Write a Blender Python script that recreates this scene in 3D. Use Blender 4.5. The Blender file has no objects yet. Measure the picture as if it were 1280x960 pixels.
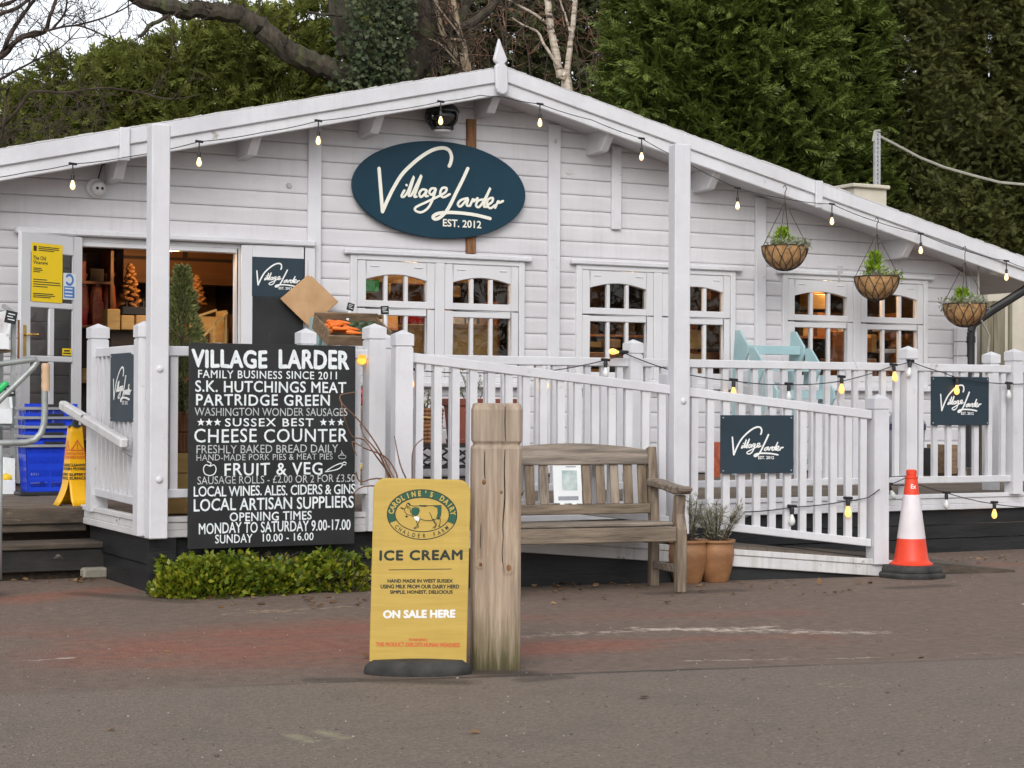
import bpy, bmesh, math, random
import numpy as np
from mathutils import Vector, Matrix, Euler

random.seed(7)
rng = np.random.default_rng(11)
S = bpy.context.scene
COL = S.collection
R = math.radians

# ------------------------------------------------------------------ camera
FPX = 2280.0
ALPHA = math.atan2(FPX, 4360.0)
PITCH = math.atan((504.0 - 480.0) / FPX)
ROLL = 0.005
CAM = Vector((0, -16, 1.2))
fw = Vector((math.sin(ALPHA)*math.cos(PITCH), math.cos(ALPHA)*math.cos(PITCH), math.sin(PITCH)))
r0 = Vector((math.cos(ALPHA), -math.sin(ALPHA), 0)); u0 = r0.cross(fw)
rt = r0*math.cos(ROLL) + u0*math.sin(ROLL); up = u0*math.cos(ROLL) - r0*math.sin(ROLL)
cd = bpy.data.cameras.new('camera'); cam = bpy.data.objects.new('camera', cd); COL.objects.link(cam)
cam.matrix_world = Matrix(((rt.x, up.x, -fw.x, CAM.x), (rt.y, up.y, -fw.y, CAM.y), (rt.z, up.z, -fw.z, CAM.z), (0, 0, 0, 1)))
cd.sensor_width = 36; cd.lens = 36*FPX/1280; cd.clip_start = 0.05; cd.clip_end = 600
S.camera = cam

# ------------------------------------------------------------------ light: a bright overcast winter day
W = bpy.data.worlds.new("World"); S.world = W; W.use_nodes = True
wn = W.node_tree; bgn = wn.nodes['Background']
sky = wn.nodes.new('ShaderNodeTexSky'); sky.sky_type = 'NISHITA'; sky.sun_disc = False
SUN_EL, SUN_AZ = R(37), R(212)
sky.sun_elevation = SUN_EL; sky.sun_rotation = SUN_AZ
sky.dust_density = 2.0; sky.air_density = 1.0; sky.ozone_density = 1.0
hs = wn.nodes.new('ShaderNodeHueSaturation'); hs.inputs['Saturation'].default_value = 0.20
wn.links.new(sky.outputs[0], hs.inputs['Color']); wn.links.new(hs.outputs[0], bgn.inputs['Color'])
bgn.inputs['Strength'].default_value = 0.15
sl = bpy.data.lights.new('sun', 'SUN'); so = bpy.data.objects.new('sun', sl); COL.objects.link(so)
sl.energy = 0.55; sl.angle = R(35); sl.color = (1.0, 0.975, 0.94)
sd = Vector((math.sin(SUN_AZ)*math.cos(SUN_EL), math.cos(SUN_AZ)*math.cos(SUN_EL), math.sin(SUN_EL)))
so.rotation_euler = sd.to_track_quat('Z', 'Y').to_euler()
S.view_settings.view_transform = 'Standard'; S.view_settings.look = 'None'
S.view_settings.gamma = 1; S.view_settings.use_curve_mapping = False
S.view_settings.exposure = 0.58
S.cycles.max_bounces = 8; S.cycles.transparent_max_bounces = 12
S.cycles.use_denoising = True

# ------------------------------------------------------------------ measuring helpers: where a sight line meets a real plane
def ray(x, y): return fw + rt*((x-640)/FPX) - up*((y-480)/FPX)
def at(x, y, Y):
    d = ray(x, y); return CAM + d*((Y-CAM.y)/d.y)
def atZ(x, y, Z):
    d = ray(x, y); return CAM + d*((Z-CAM.z)/d.z)
def atX(x, y, X):
    d = ray(x, y); return CAM + d*((X-CAM.x)/d.x)
RA, RB = Vector((4.78, -5.33, 0)), Vector((8.3, -5.87, 0))
def atR(x, y, off=0.0):
    t = (RB-RA).normalized(); n = Vector((t.y, -t.x, 0)); d = ray(x, y)
    A = RA + n*off
    return CAM + d*((A-CAM).dot(n)/d.dot(n))

# ------------------------------------------------------------------ mesh helpers
class MB:
    def __init__(s): s.v = []; s.f = []; s.s = []; s.m = []
    def add(s, vs, fs, smooth=False, mi=0):
        o = len(s.v); s.v += [tuple(v) for v in vs]
        for f in fs:
            s.f.append(tuple(i+o for i in f)); s.s.append(smooth); s.m.append(mi)
        return s
    def box(s, x0, x1, y0, y1, z0, z1, mi=0):
        vs = [(x, y, z) for z in (z0, z1) for y in (y0, y1) for x in (x0, x1)]
        return s.add(vs, [(0,2,3,1),(4,5,7,6),(0,1,5,4),(2,6,7,3),(0,4,6,2),(1,3,7,5)], False, mi)
    def obox(s, M, sx, sy, sz, mi=0):
        vs = [M @ Vector((x*sx/2, y*sy/2, z*sz/2)) for z in (-1,1) for y in (-1,1) for x in (-1,1)]
        return s.add(vs, [(0,2,3,1),(4,5,7,6),(0,1,5,4),(2,6,7,3),(0,4,6,2),(1,3,7,5)], False, mi)
    def beam(s, a, b, w, h, upv=(0,0,1), mi=0):
        a = Vector(a); b = Vector(b); t = (b-a); L = t.length; t.normalize()
        sde = t.cross(Vector(upv)); sde.normalize(); u = sde.cross(t)
        M = Matrix(((t.x, sde.x, u.x, 0), (t.y, sde.y, u.y, 0), (t.z, sde.z, u.z, 0), (0,0,0,1)))
        M.translation = (a+b)/2
        return s.obox(M, L, w, h, mi)
    def tube(s, pts, rad, seg=8, cap=True, mi=0):
        pts = [Vector(p) for p in pts]; n = len(pts)
        if not hasattr(rad, '__len__'): rad = [rad]*n
        vs = []; prev = None
        for i, p in enumerate(pts):
            t = (pts[min(i+1, n-1)] - pts[max(i-1, 0)])
            if t.length < 1e-9: t = Vector((0,0,1))
            t.normalize()
            if prev is None:
                a = t.orthogonal().normalized()
            else:
                a = prev - t*prev.dot(t)
                a = a.normalized() if a.length > 1e-6 else t.orthogonal().normalized()
            prev = a; b = t.cross(a)
            for k in range(seg):
                th = 2*math.pi*k/seg; vs.append(p + (a*math.cos(th) + b*math.sin(th))*rad[i])
        fs = [(i*seg+k, i*seg+(k+1)%seg, (i+1)*seg+(k+1)%seg, (i+1)*seg+k) for i in range(n-1) for k in range(seg)]
        s.add(vs, fs, True, mi)
        if cap:
            s.add(vs[:seg], [tuple(range(seg-1, -1, -1))], False, mi); s.add(vs[-seg:], [tuple(range(seg))], False, mi)
        return s
    def lathe(s, prof, c=(0,0,0), seg=20, smooth=True, mi=0, sx=1, sy=1, rot=0):
        vs = []; n = len(prof)
        for r, z in prof:
            for k in range(seg):
                th = 2*math.pi*k/seg+rot; vs.append((c[0]+r*sx*math.cos(th), c[1]+r*sy*math.sin(th), c[2]+z))
        fs = [(i*seg+k, i*seg+(k+1)%seg, (i+1)*seg+(k+1)%seg, (i+1)*seg+k) for i in range(n-1) for k in range(seg)]
        s.add(vs, fs, smooth, mi)
        if prof[0][0] > 1e-5: s.add(vs[:seg], [tuple(range(seg-1, -1, -1))], False, mi)
        if prof[-1][0] > 1e-5: s.add(vs[-seg:], [tuple(range(seg))], False, mi)
        return s
    def prism(s, poly, fn, d0, d1, mi=0, smooth=False):
        """poly in 2-D, fn(u,v,d) gives the 3-D point; a slab between depths d0 and d1"""
        n = len(poly)
        a = [fn(u, v, d0) for u, v in poly]; b = [fn(u, v, d1) for u, v in poly]
        s.add(a+b, [tuple(range(n-1, -1, -1)), tuple(range(n, 2*n))], False, mi)
        s.add(a+b, [(i, (i+1) % n, n+(i+1) % n, n+i) for i in range(n)], smooth, mi)
        return s
    def ell(s, c, rx, ry, rz, M=None, seg=10, rings=6, mi=0):
        vs = []; fs = []
        for i in range(rings+1):
            ph = math.pi*i/rings
            for k in range(seg):
                th = 2*math.pi*k/seg
                v = Vector((rx*math.sin(ph)*math.cos(th), ry*math.sin(ph)*math.sin(th), rz*math.cos(ph)))
                if M is not None: v = M @ v
                vs.append(v + Vector(c))
        for i in range(rings):
            for k in range(seg): fs.append((i*seg+k, (i+1)*seg+k, (i+1)*seg+(k+1)%seg, i*seg+(k+1)%seg))
        return s.add(vs, fs, True, mi)
    def build(s, name, mats, parent=None, local=False, bevel=0, fix=True):
        if not isinstance(mats, (list, tuple)): mats = [mats]
        off = Vector((0,0,0))
        if parent is not None and not local:
            p = parent
            while p is not None: off += p.location; p = p.parent
        me = bpy.data.meshes.new(name)
        me.from_pydata([(v[0]-off.x, v[1]-off.y, v[2]-off.z) for v in s.v], [], s.f)
        for m in mats: me.materials.append(m)
        me.polygons.foreach_set('use_smooth', s.s); me.polygons.foreach_set('material_index', s.m)
        if fix and len(s.f) < 60000:
            bm = bmesh.new(); bm.from_mesh(me)
            bmesh.ops.remove_doubles(bm, verts=bm.verts, dist=1e-6)
            bmesh.ops.recalc_face_normals(bm, faces=bm.faces)
            for e in bm.edges:
                if len(e.link_faces) == 2 and e.calc_face_angle(0) > 0.62: e.smooth = False
            bm.to_mesh(me); bm.free()
        me.update()
        o = bpy.data.objects.new(name, me); COL.objects.link(o)
        if parent is not None: o.parent = parent
        if bevel:
            b = o.modifiers.new('bevel', 'BEVEL'); b.width = bevel; b.segments = 1; b.limit_method = 'ANGLE'; b.angle_limit = R(40)
        return o

def np_obj(name, V, F, mats, parent=None, mi=None, smooth=False):
    """big meshes from numpy arrays, F is (n,4) or (n,3)"""
    off = np.zeros(3)
    p = parent
    while p is not None: off += np.array(p.location); p = p.parent
    V = np.asarray(V, dtype=np.float64) - off
    n, k = F.shape
    me = bpy.data.meshes.new(name)
    me.vertices.add(len(V)); me.vertices.foreach_set('co', V.astype(np.float32).ravel())
    me.loops.add(n*k); me.loops.foreach_set('vertex_index', F.astype(np.int32).ravel())
    me.polygons.add(n); me.polygons.foreach_set('loop_start', np.arange(0, n*k, k, dtype=np.int32))
    for m in (mats if isinstance(mats, (list, tuple)) else [mats]): me.materials.append(m)
    if mi is not None: me.polygons.foreach_set('material_index', mi.astype(np.int32))
    if smooth: me.polygons.foreach_set('use_smooth', np.ones(n, dtype=bool))
    me.update(calc_edges=True); me.validate()
    o = bpy.data.objects.new(name, me); COL.objects.link(o)
    if parent is not None: o.parent = parent
    return o

def tag(o, label, cat, group=None, kind=None):
    if label: o['label'] = label
    if cat: o['category'] = cat
    if group: o['group'] = group
    if kind: o['kind'] = kind
    return o
def thing(name, loc, label, cat, group=None, rz=0):
    o = bpy.data.objects.new(name, None); COL.objects.link(o); o.location = loc; o.rotation_euler = (0, 0, rz)
    o.empty_display_size = 0.1
    return tag(o, label, cat, group)
def copy_tree(o, parent=None, loc=None, label=None, rz=None):
    c = o.copy(); COL.objects.link(c); c.parent = parent
    if loc is not None: c.location = loc
    if rz is not None: c.rotation_euler = (0, 0, rz)
    if label: c['label'] = label
    for ch in list(o.children): copy_tree(ch, c)
    return c

# ------------------------------------------------------------------ materials
def newmat(name):
    m = bpy.data.materials.new(name); m.use_nodes = True
    nt = m.node_tree; return m, nt, nt.nodes['Principled BSDF']
def N(nt, t, **kw):
    n = nt.nodes.new(t)
    for k, v in kw.items():
        if k in n.inputs: n.inputs[k].default_value = v
        else: setattr(n, k, v)
    return n
def ramp(nt, fac, stops):
    r = nt.nodes.new('ShaderNodeValToRGB'); e = r.color_ramp.elements
    while len(e) < len(stops): e.new(0.5)
    for i, (p, c) in enumerate(stops):
        e[i].position = p; e[i].color = (c[0], c[1], c[2], 1)
    nt.links.new(fac, r.inputs[0]); return r
def coords(nt, scale=(1,1,1), kind='Object'):
    tc = nt.nodes.new('ShaderNodeTexCoord'); mp = nt.nodes.new('ShaderNodeMapping'); mp.inputs['Scale'].default_value = scale
    nt.links.new(tc.outputs[kind], mp.inputs['Vector']); return mp.outputs[0]
def noisy(name, c0, c1, scale=6.0, rough=0.6, stretch=(1,1,1), bump=0.0, bscale=None, metallic=0.0, lo=0.35, hi=0.65, detail=5.0, spec=0.5, wear=None, rough2=None):
    m, nt, b = newmat(name); v = coords(nt, stretch)
    n = N(nt, 'ShaderNodeTexNoise', Scale=scale, Detail=detail, Roughness=0.6); nt.links.new(v, n.inputs['Vector'])
    r = ramp(nt, n.outputs['Fac'], [(lo, c0), (hi, c1)])
    col = r.outputs[0]
    if wear:
        wc, wscale, thr = wear
        n2 = N(nt, 'ShaderNodeTexNoise', Scale=wscale, Detail=8.0, Roughness=0.7); nt.links.new(v, n2.inputs['Vector'])
        r2 = ramp(nt, n2.outputs['Fac'], [(thr, (0,0,0)), (thr+0.06, (1,1,1))])
        mx = N(nt, 'ShaderNodeMixRGB'); nt.links.new(r2.outputs[0], mx.inputs[0]); nt.links.new(col, mx.inputs[1]); mx.inputs[2].default_value = (*wc, 1)
        col = mx.outputs[0]
    nt.links.new(col, b.inputs['Base Color'])
    b.inputs['Roughness'].default_value = rough; b.inputs['Metallic'].default_value = metallic
    b.inputs['Specular IOR Level'].default_value = spec
    if bump:
        nb = N(nt, 'ShaderNodeTexNoise', Scale=bscale or scale*4, Detail=6.0); nt.links.new(v, nb.inputs['Vector'])
        bp = N(nt, 'ShaderNodeBump', Strength=bump, Distance=0.01); nt.links.new(nb.outputs['Fac'], bp.inputs['Height']); nt.links.new(bp.outputs[0], b.inputs['Normal'])
    return m
def vary(m, amt):
    """each board takes its own tone"""
    nt = m.node_tree; b = nt.nodes['Principled BSDF']; src = b.inputs['Base Color'].links[0].from_socket
    oi = nt.nodes.new('ShaderNodeObjectInfo'); mr = nt.nodes.new('ShaderNodeMapRange'); mr.inputs['To Min'].default_value = 1-amt; mr.inputs['To Max'].default_value = 1+amt
    nt.links.new(oi.outputs['Random'], mr.inputs['Value']); h = nt.nodes.new('ShaderNodeHueSaturation'); nt.links.new(mr.outputs[0], h.inputs['Value']); nt.links.new(src, h.inputs['Color'])
    m2 = nt.nodes.new('ShaderNodeMapRange'); m2.inputs['To Min'].default_value = 1.15; m2.inputs['To Max'].default_value = .75; nt.links.new(oi.outputs['Random'], m2.inputs['Value']); nt.links.new(m2.outputs[0], h.inputs['Saturation'])
    nt.links.new(h.outputs[0], b.inputs['Base Color'])
def leafmat(name, cols, rough=0.6, scale=0.6, trans=0.25):
    """foliage: hue differs leaf by leaf and patch by patch; a little light passes through"""
    m, nt, b = newmat(name)
    g = nt.nodes.new('ShaderNodeNewGeometry'); v = coords(nt)
    n = N(nt, 'ShaderNodeTexNoise', Scale=scale, Detail=3.0); nt.links.new(v, n.inputs['Vector'])
    a = N(nt, 'ShaderNodeMath', operation='MULTIPLY_ADD'); nt.links.new(g.outputs['Random Per Island'], a.inputs[0]); a.inputs[1].default_value = 0.55
    s2 = N(nt, 'ShaderNodeMath', operation='MULTIPLY'); nt.links.new(n.outputs['Fac'], s2.inputs[0]); s2.inputs[1].default_value = 0.5
    nt.links.new(s2.outputs[0], a.inputs[2])
    k = len(cols); r = ramp(nt, a.outputs[0], [(0.1+0.75*i/(k-1), c) for i, c in enumerate(cols)])
    nt.links.new(r.outputs[0], b.inputs['Base Color']); b.inputs['Roughness'].default_value = rough
    b.inputs['Specular IOR Level'].default_value = 0.3
    t = nt.nodes.new('ShaderNodeBsdfTranslucent'); nt.links.new(r.outputs[0], t.inputs['Color'])
    mx = nt.nodes.new('ShaderNodeMixShader'); mx.inputs[0].default_value = trans
    nt.links.new(b.outputs[0], mx.inputs[1]); nt.links.new(t.outputs[0], mx.inputs[2])
    nt.links.new(mx.outputs[0], nt.nodes['Material Output'].inputs['Surface'])
    return m
def drips(m, c, amt):
    """rain streaks and faint algae on old paint"""
    nt = m.node_tree; b = nt.nodes['Principled BSDF']; src = b.inputs['Base Color'].links[0].from_socket
    n = N(nt, 'ShaderNodeTexNoise', Scale=1.0, Detail=6.0, Roughness=.7); nt.links.new(coords(nt, (16, 16, .9)), n.inputs['Vector'])
    n2 = N(nt, 'ShaderNodeTexNoise', Scale=.9, Detail=3.0); nt.links.new(coords(nt), n2.inputs['Vector'])
    r1 = ramp(nt, n.outputs['Fac'], [(.48, (0,0,0)), (.72, (1,1,1))]); r2 = ramp(nt, n2.outputs['Fac'], [(.38, (0,0,0)), (.66, (amt,amt,amt))])
    ml = N(nt, 'ShaderNodeMath', operation='MULTIPLY'); nt.links.new(r1.outputs[0], ml.inputs[0]); nt.links.new(r2.outputs[0], ml.inputs[1])
    mx = N(nt, 'ShaderNodeMixRGB'); nt.links.new(ml.outputs[0], mx.inputs[0]); nt.links.new(src, mx.inputs[1]); mx.inputs[2].default_value = (*c, 1); nt.links.new(mx.outputs[0], b.inputs['Base Color'])
def emit(name, c, s):
    m, nt, b = newmat(name); b.inputs['Base Color'].default_value = (*c, 1)
    b.inputs['Emission Color'].default_value = (*c, 1); b.inputs['Emission Strength'].default_value = s; return m
def glass(name, tint=(1,1,1), rough=0.0, ior=1.5):
    m, nt, b = newmat(name); nt.nodes.remove(b)
    f = N(nt, 'ShaderNodeFresnel', IOR=ior); t = nt.nodes.new('ShaderNodeBsdfTransparent'); t.inputs[0].default_value = (*tint, 1)
    g = nt.nodes.new('ShaderNodeBsdfGlossy'); g.inputs['Roughness'].default_value = rough
    mx = nt.nodes.new('ShaderNodeMixShader'); nt.links.new(f.outputs[0], mx.inputs[0]); nt.links.new(t.outputs[0], mx.inputs[1]); nt.links.new(g.outputs[0], mx.inputs[2])
    nt.links.new(mx.outputs[0], nt.nodes['Material Output'].inputs['Surface']); return m

M = {}
M['white'] = noisy('white_paint', (.59,.585,.61), (.68,.68,.705), 2.6, .5, (.8,1,.8), .3, 22, wear=((.36,.345,.30), 6.5, .648))
M['white_side'] = noisy('white_wall_paint', (.56,.545,.565), (.665,.65,.672), 1.6, .55, (.5,1,1.2), .2, 24, wear=((.44,.41,.39), 3.0, .66))
M['white_old'] = noisy('weathered_white_paint', (.54,.525,.53), (.66,.65,.65), 4.0, .55, (.5,.5,1), .3, 25, wear=((.13,.10,.075), 8.0, .61))
M['white_gloss'] = noisy('white_upvc', (.61,.605,.62), (.67,.665,.68), 2.0, .35)
M['black_wood'] = noisy('black_stained_boards', (.006,.0065,.008), (.020,.021,.023), 5.0, .55, (.3,.3,2), .3, 40, wear=((.12,.105,.09), 7.0, .665))
M['deck'] = noisy('weathered_deck_wood', (.085,.062,.045), (.20,.155,.115), 5.0, .75, (.25,3,3), .4, 30)
M['peel'] = noisy('peeling_black_paint', (.010,.009,.008), (.03,.027,.024), 5.0, .7, (.6,.6,1.6), .4, 30, wear=((.24,.215,.18), 3.6, .60))
M['step'] = noisy('worn_dark_step', (.035,.028,.022), (.14,.105,.075), 4.0, .8, (.5,2,2), .5, 25, wear=((.30,.24,.17), 5.0, .62))
M['bench'] = noisy('weathered_teak', (.115,.088,.064), (.285,.225,.168), 4.0, .75, (.6,7,7), .5, 20, wear=((.065,.05,.036), 5.0, .63))
M['bench_v'] = noisy('weathered_teak_upright', (.125,.092,.064), (.30,.23,.165), 4.0, .75, (7,7,.6), .5, 20, wear=((.065,.05,.036), 5.0, .63))
M['felt'] = noisy('roof_felt', (.03,.032,.03), (.07,.07,.06), 8, .9, bump=.3, wear=((.06,.08,.03), 3.0, .6))
M['oval'] = noisy('dark_teal_board', (.007,.034,.056), (.010,.042,.068), 2, .5, spec=.25)
M['plaque'] = noisy('slate_blue_board', (.020,.036,.050), (.027,.045,.062), 2, .5, spec=.3, wear=((.045,.060,.072), 5.0, .68))
M['chalk'] = noisy('blackboard', (.008,.0085,.0095), (.019,.0195,.021), 3, .6, bump=.05, wear=((.034,.034,.035), 2.2, .63))
M['cream_paint'] = noisy('cream_lettering', (.80,.78,.68), (.86,.84,.74), 4, .5)
M['chalk_white'] = noisy('white_lettering', (.66,.72,.74), (.84,.87,.88), 30, .7)
M['chalk_grey'] = noisy('thin_white_lettering', (.38,.40,.41), (.60,.62,.63), 30, .7)
M['yellow_sign'] = noisy('yellow_sign_board', (.50,.335,.065), (.56,.385,.085), 3, .5, (1,1,14), wear=((.42,.29,.075), 1.1, .60))
M['ink'] = noisy('dark_green_ink', (.012,.022,.014), (.016,.028,.018), 4, .5)
M['green'] = noisy('bottle_green', (.008,.075,.040), (.012,.095,.05), 4, .5)
M['red_ink'] = noisy('orange_red_ink', (.62,.10,.03), (.68,.12,.04), 4, .5)
M['white_ink'] = noisy('plain_white_ink', (.80,.80,.78), (.84,.84,.82), 4, .5)
M['rubber'] = noisy('black_rubber', (.018,.018,.018), (.05,.048,.046), 9, .8, bump=.3)
M['orange'] = noisy('traffic_orange', (.72,.045,.015), (.80,.065,.02), 3, .45, wear=((.34,.05,.03), 5.0, .61))
M['sleeve'] = noisy('reflective_sleeve', (.66,.60,.62), (.78,.73,.75), 4, .4, wear=((.46,.41,.40), 4.0, .60))
M['terracotta'] = noisy('terracotta_glaze', (.24,.11,.045), (.40,.20,.09), 4, .5, (1,1,2), .2, wear=((.52,.36,.22), 5.0, .66))
M['terra_red'] = noisy('red_terracotta', (.16,.040,.026), (.24,.065,.04), 4, .6)
M['soil'] = noisy('soil', (.012,.009,.006), (.05,.035,.022), 30, .95, bump=.6)
M['coco'] = noisy('coco_liner', (.30,.155,.06), (.50,.29,.125), 14, .9, bump=.6, bscale=60)
M['wire'] = noisy('black_wire', (.03,.022,.018), (.06,.045,.035), 6, .6)
M['black'] = noisy('black_plastic', (.012,.012,.013), (.022,.022,.023), 6, .45)
M['mint'] = noisy('mint_paint', (.30,.45,.475), (.37,.52,.54), 4, .5, bump=.1, wear=((.42,.52,.50), 5.0, .68))
M['blue'] = noisy('blue_plastic', (.008,.045,.55), (.012,.06,.66), 3, .35)
M['grey_pl'] = noisy('grey_plastic', (.22,.23,.26), (.30,.31,.34), 5, .5)
M['yellow_pl'] = noisy('yellow_plastic', (.86,.44,.005), (.92,.50,.01), 4, .35)
M['steel'] = noisy('grey_painted_steel', (.26,.28,.27), (.38,.40,.385), 9, .4, metallic=.3)
M['grip'] = noisy('cream_grip', (.55,.36,.22), (.66,.46,.30), 9, .6)
M['brass'] = noisy('brass', (.55,.36,.10), (.68,.47,.16), 9, .3, metallic=.9)
M['kraft'] = noisy('brown_paper', (.44,.26,.125), (.53,.33,.17), 5, .75, bump=.25, bscale=9)
M['poster'] = noisy('yellow_poster', (.88,.60,.004), (.92,.64,.008), 3, .5)
M['paper'] = noisy('white_paper', (.70,.72,.72), (.78,.80,.80), 4, .5)
M['bluepaper'] = noisy('blue_sticker', (.06,.19,.52), (.08,.22,.58), 4, .5)
M['box'] = noisy('cardboard', (.40,.25,.11), (.52,.34,.16), 5, .8)
M['box_y'] = noisy('pale_wooden_box', (.40,.25,.085), (.54,.35,.13), 4, .7, (1,1,6))
M['crate'] = noisy('crate_wood', (.13,.085,.05), (.26,.18,.11), 5, .8, (1,5,5), .3)
M['shop_wood'] = noisy('varnished_pine', (.24,.095,.030), (.40,.17,.055), 3, .5, (.4,4,4))
M['shop_dark'] = noisy('dark_stained_pine', (.040,.022,.012), (.075,.042,.022), 3, .6, (.4,4,4))
M['carrot'] = noisy('carrot_skin', (.72,.14,.012), (.80,.20,.02), 12, .45)
M['avocado'] = noisy('avocado_skin', (.018,.035,.012), (.05,.075,.028), 20, .5, bump=.3)
M['tomato'] = noisy('tomato_skin', (.50,.012,.010), (.62,.022,.014), 6, .25)
M['lemon'] = noisy('lemon_skin', (.75,.46,.01), (.82,.54,.02), 8, .4)
M['redbag'] = noisy('red_gift_wrap', (.34,.045,.02), (.55,.15,.05), 12, .35)
M['orange_dried'] = noisy('dried_orange', (.20,.075,.016), (.36,.15,.035), 12, .6)
M['greencrate'] = noisy('green_plastic', (.02,.42,.10), (.03,.50,.14), 6, .4)
M['glass_jar'] = noisy('dark_bottle', (.012,.008,.006), (.03,.02,.015), 5, .15)
M['pane'] = glass('window_glass', (.95,.95,.95), 0.0, 1.62)
M['pane_dark'] = glass('dark_door_glass', (.22,.20,.19))
M['bulb_lit'] = emit('lit_bulb', (1.0, .50, .12), 1.15)
M['bulb_hot'] = emit('bright_bulb', (1.0, .70, .33), 1.25)
M['bulb_clear'] = noisy('frosted_bulb', (.62,.64,.62), (.72,.74,.72), 5, .15)
M['amber'] = emit('amber_glow', (1.0,.45,.06), .75)
M['rust'] = noisy('stripped_brown_timber', (.095,.036,.014), (.30,.14,.055), 5, .75, (8,8,.8), .3)
M['cream_wall'] = noisy('cream_render', (.52,.47,.38), (.62,.57,.47), 3, .8, bump=.1)
M['fence_wood'] = noisy('green_grey_fence', (.16,.14,.09), (.26,.235,.165), 4, .85, (5,5,.5), .3)
M['stone'] = noisy('pale_stone', (.22,.20,.16), (.36,.33,.27), 7, .9, bump=.5)
M['galv'] = noisy('galvanised_steel', (.40,.40,.41), (.52,.52,.53), 9, .5, metallic=.4)
M['cable'] = noisy('pale_cable', (.32,.31,.26), (.40,.39,.33), 9, .6)
M['bark'] = noisy('mossy_bark', (.026,.020,.014), (.080,.066,.046), 5, .95, (2,2,.7), .8, 14, wear=((.075,.085,.03), 2.2, .56))
M['twig'] = noisy('dark_twigs', (.030,.020,.014), (.075,.052,.038), 5, .9)
M['pale_twig'] = noisy('pale_stems', (.26,.19,.12), (.42,.33,.23), 5, .8, (1,1,1))
M['red_twig'] = noisy('red_brown_twigs', (.15,.07,.04), (.24,.13,.08), 5, .8)
vary(M['bench'], .16); vary(M['bench_v'], .24); vary(M['fence_wood'], .15); vary(M['white'], .025)
drips(M['white_side'], (.36,.34,.33), .26); drips(M['white'], (.38,.38,.33), .26); drips(M['white_old'], (.26,.25,.18), .6); drips(M['yellow_sign'], (.33,.24,.09), .3); drips(M['blue'], (.03,.05,.25), .3)
def birch():
    m, nt, b = newmat('birch_bark'); v = coords(nt, (3, 3, 14))
    n = N(nt, 'ShaderNodeTexNoise', Scale=1.4, Detail=5.0); nt.links.new(v, n.inputs['Vector'])
    r = ramp(nt, n.outputs['Fac'], [(.34, (.05,.035,.025)), (.42, (.42,.34,.26)), (.62, (.66,.57,.47))])
    nt.links.new(r.outputs[0], b.inputs['Base Color']); b.inputs['Roughness'].default_value = .7; return m
M['birch'] = birch()
M['leyland'] = leafmat('leyland_foliage', [(.055,.050,.018), (.070,.100,.018), (.135,.185,.034), (.24,.285,.066)], .6, .5, .35)
M['leyland_l'] = leafmat('light_leyland_foliage', [(.075,.085,.020), (.135,.160,.034), (.200,.225,.046), (.270,.275,.065)], .6, .4, .35)
M['brown_con'] = leafmat('olive_conifer_foliage', [(.045,.038,.014), (.058,.070,.018), (.100,.110,.028), (.175,.168,.048)], .6, .5, .35)
M['darkwood'] = leafmat('dark_undergrowth', [(.024,.026,.012), (.050,.060,.022), (.085,.095,.036), (.12,.105,.05)], .7, .3)
M['ivy'] = leafmat('ivy_leaves', [(.016,.028,.012), (.034,.052,.022), (.060,.080,.034), (.12,.14,.07)], .4, 1.0)
M['shrub'] = leafmat('glossy_shrub_leaves', [(.045,.085,.008), (.10,.155,.012), (.20,.235,.016), (.34,.32,.03)], .4, 3.0)
M['dwarf'] = leafmat('dwarf_spruce_needles', [(.105,.125,.045), (.175,.20,.068), (.26,.28,.10)], .6, 5.0)
M['lavender'] = leafmat('silvery_leaves', [(.15,.155,.105), (.26,.26,.18), (.38,.36,.26)], .7, 8.0)
M['fern'] = leafmat('bright_green_foliage', [(.13,.25,.01), (.22,.36,.015), (.32,.44,.03)], .5, 8.0)
M['silver'] = leafmat('silver_grey_leaves', [(.20,.25,.17), (.34,.38,.28), (.50,.52,.42)], .6, 8.0)
M['dead'] = leafmat('dead_leaves', [(.10,.045,.02), (.22,.12,.055), (.40,.27,.15)], .8, 3.0)

# ------------------------------------------------------------------ lettering
_txt = {}
def glyphs(txt, bold=0.0, sp=1.0):
    k = (txt, bold, sp)
    if k in _txt: return _txt[k]
    c = bpy.data.curves.new('t', 'FONT'); c.body = txt; c.size = 1.0; c.offset = bold; c.space_character = sp; c.resolution_u = 3
    o = bpy.data.objects.new('t', c); COL.objects.link(o)
    dg = bpy.context.evaluated_depsgraph_get(); dg.update()
    me = bpy.data.meshes.new_from_object(o.evaluated_get(dg))
    vs = [(v.co.x, v.co.y) for v in me.vertices]; fs = [tuple(p.vertices) for p in me.polygons]
    bpy.data.objects.remove(o); bpy.data.curves.remove(c); bpy.data.meshes.remove(me)
    xs = [v[0] for v in vs]; ys = [v[1] for v in vs]
    _txt[k] = (vs, fs, min(xs), max(xs), min(ys), max(ys)); return _txt[k]
def heavy(mb, txt, fn, u0, u1, v0, v1, hv, sp=1.0, wob=0.0, slant=0.0):
    """bold brush lettering: a few passes of the same strokes, each a hair above the last"""
    for k, (a, b) in enumerate(((-1,0),(1,0),(0,-1),(0,1),(-.7,.7),(.7,-.7),(0,0))):
        put_text(mb, txt, lambda u, v, k=k, a=a, b=b: fn(u+a*hv, v+b*hv, k*.00008), u0, u1, v0, v1, 0.0, sp, 0, wob, slant)
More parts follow.
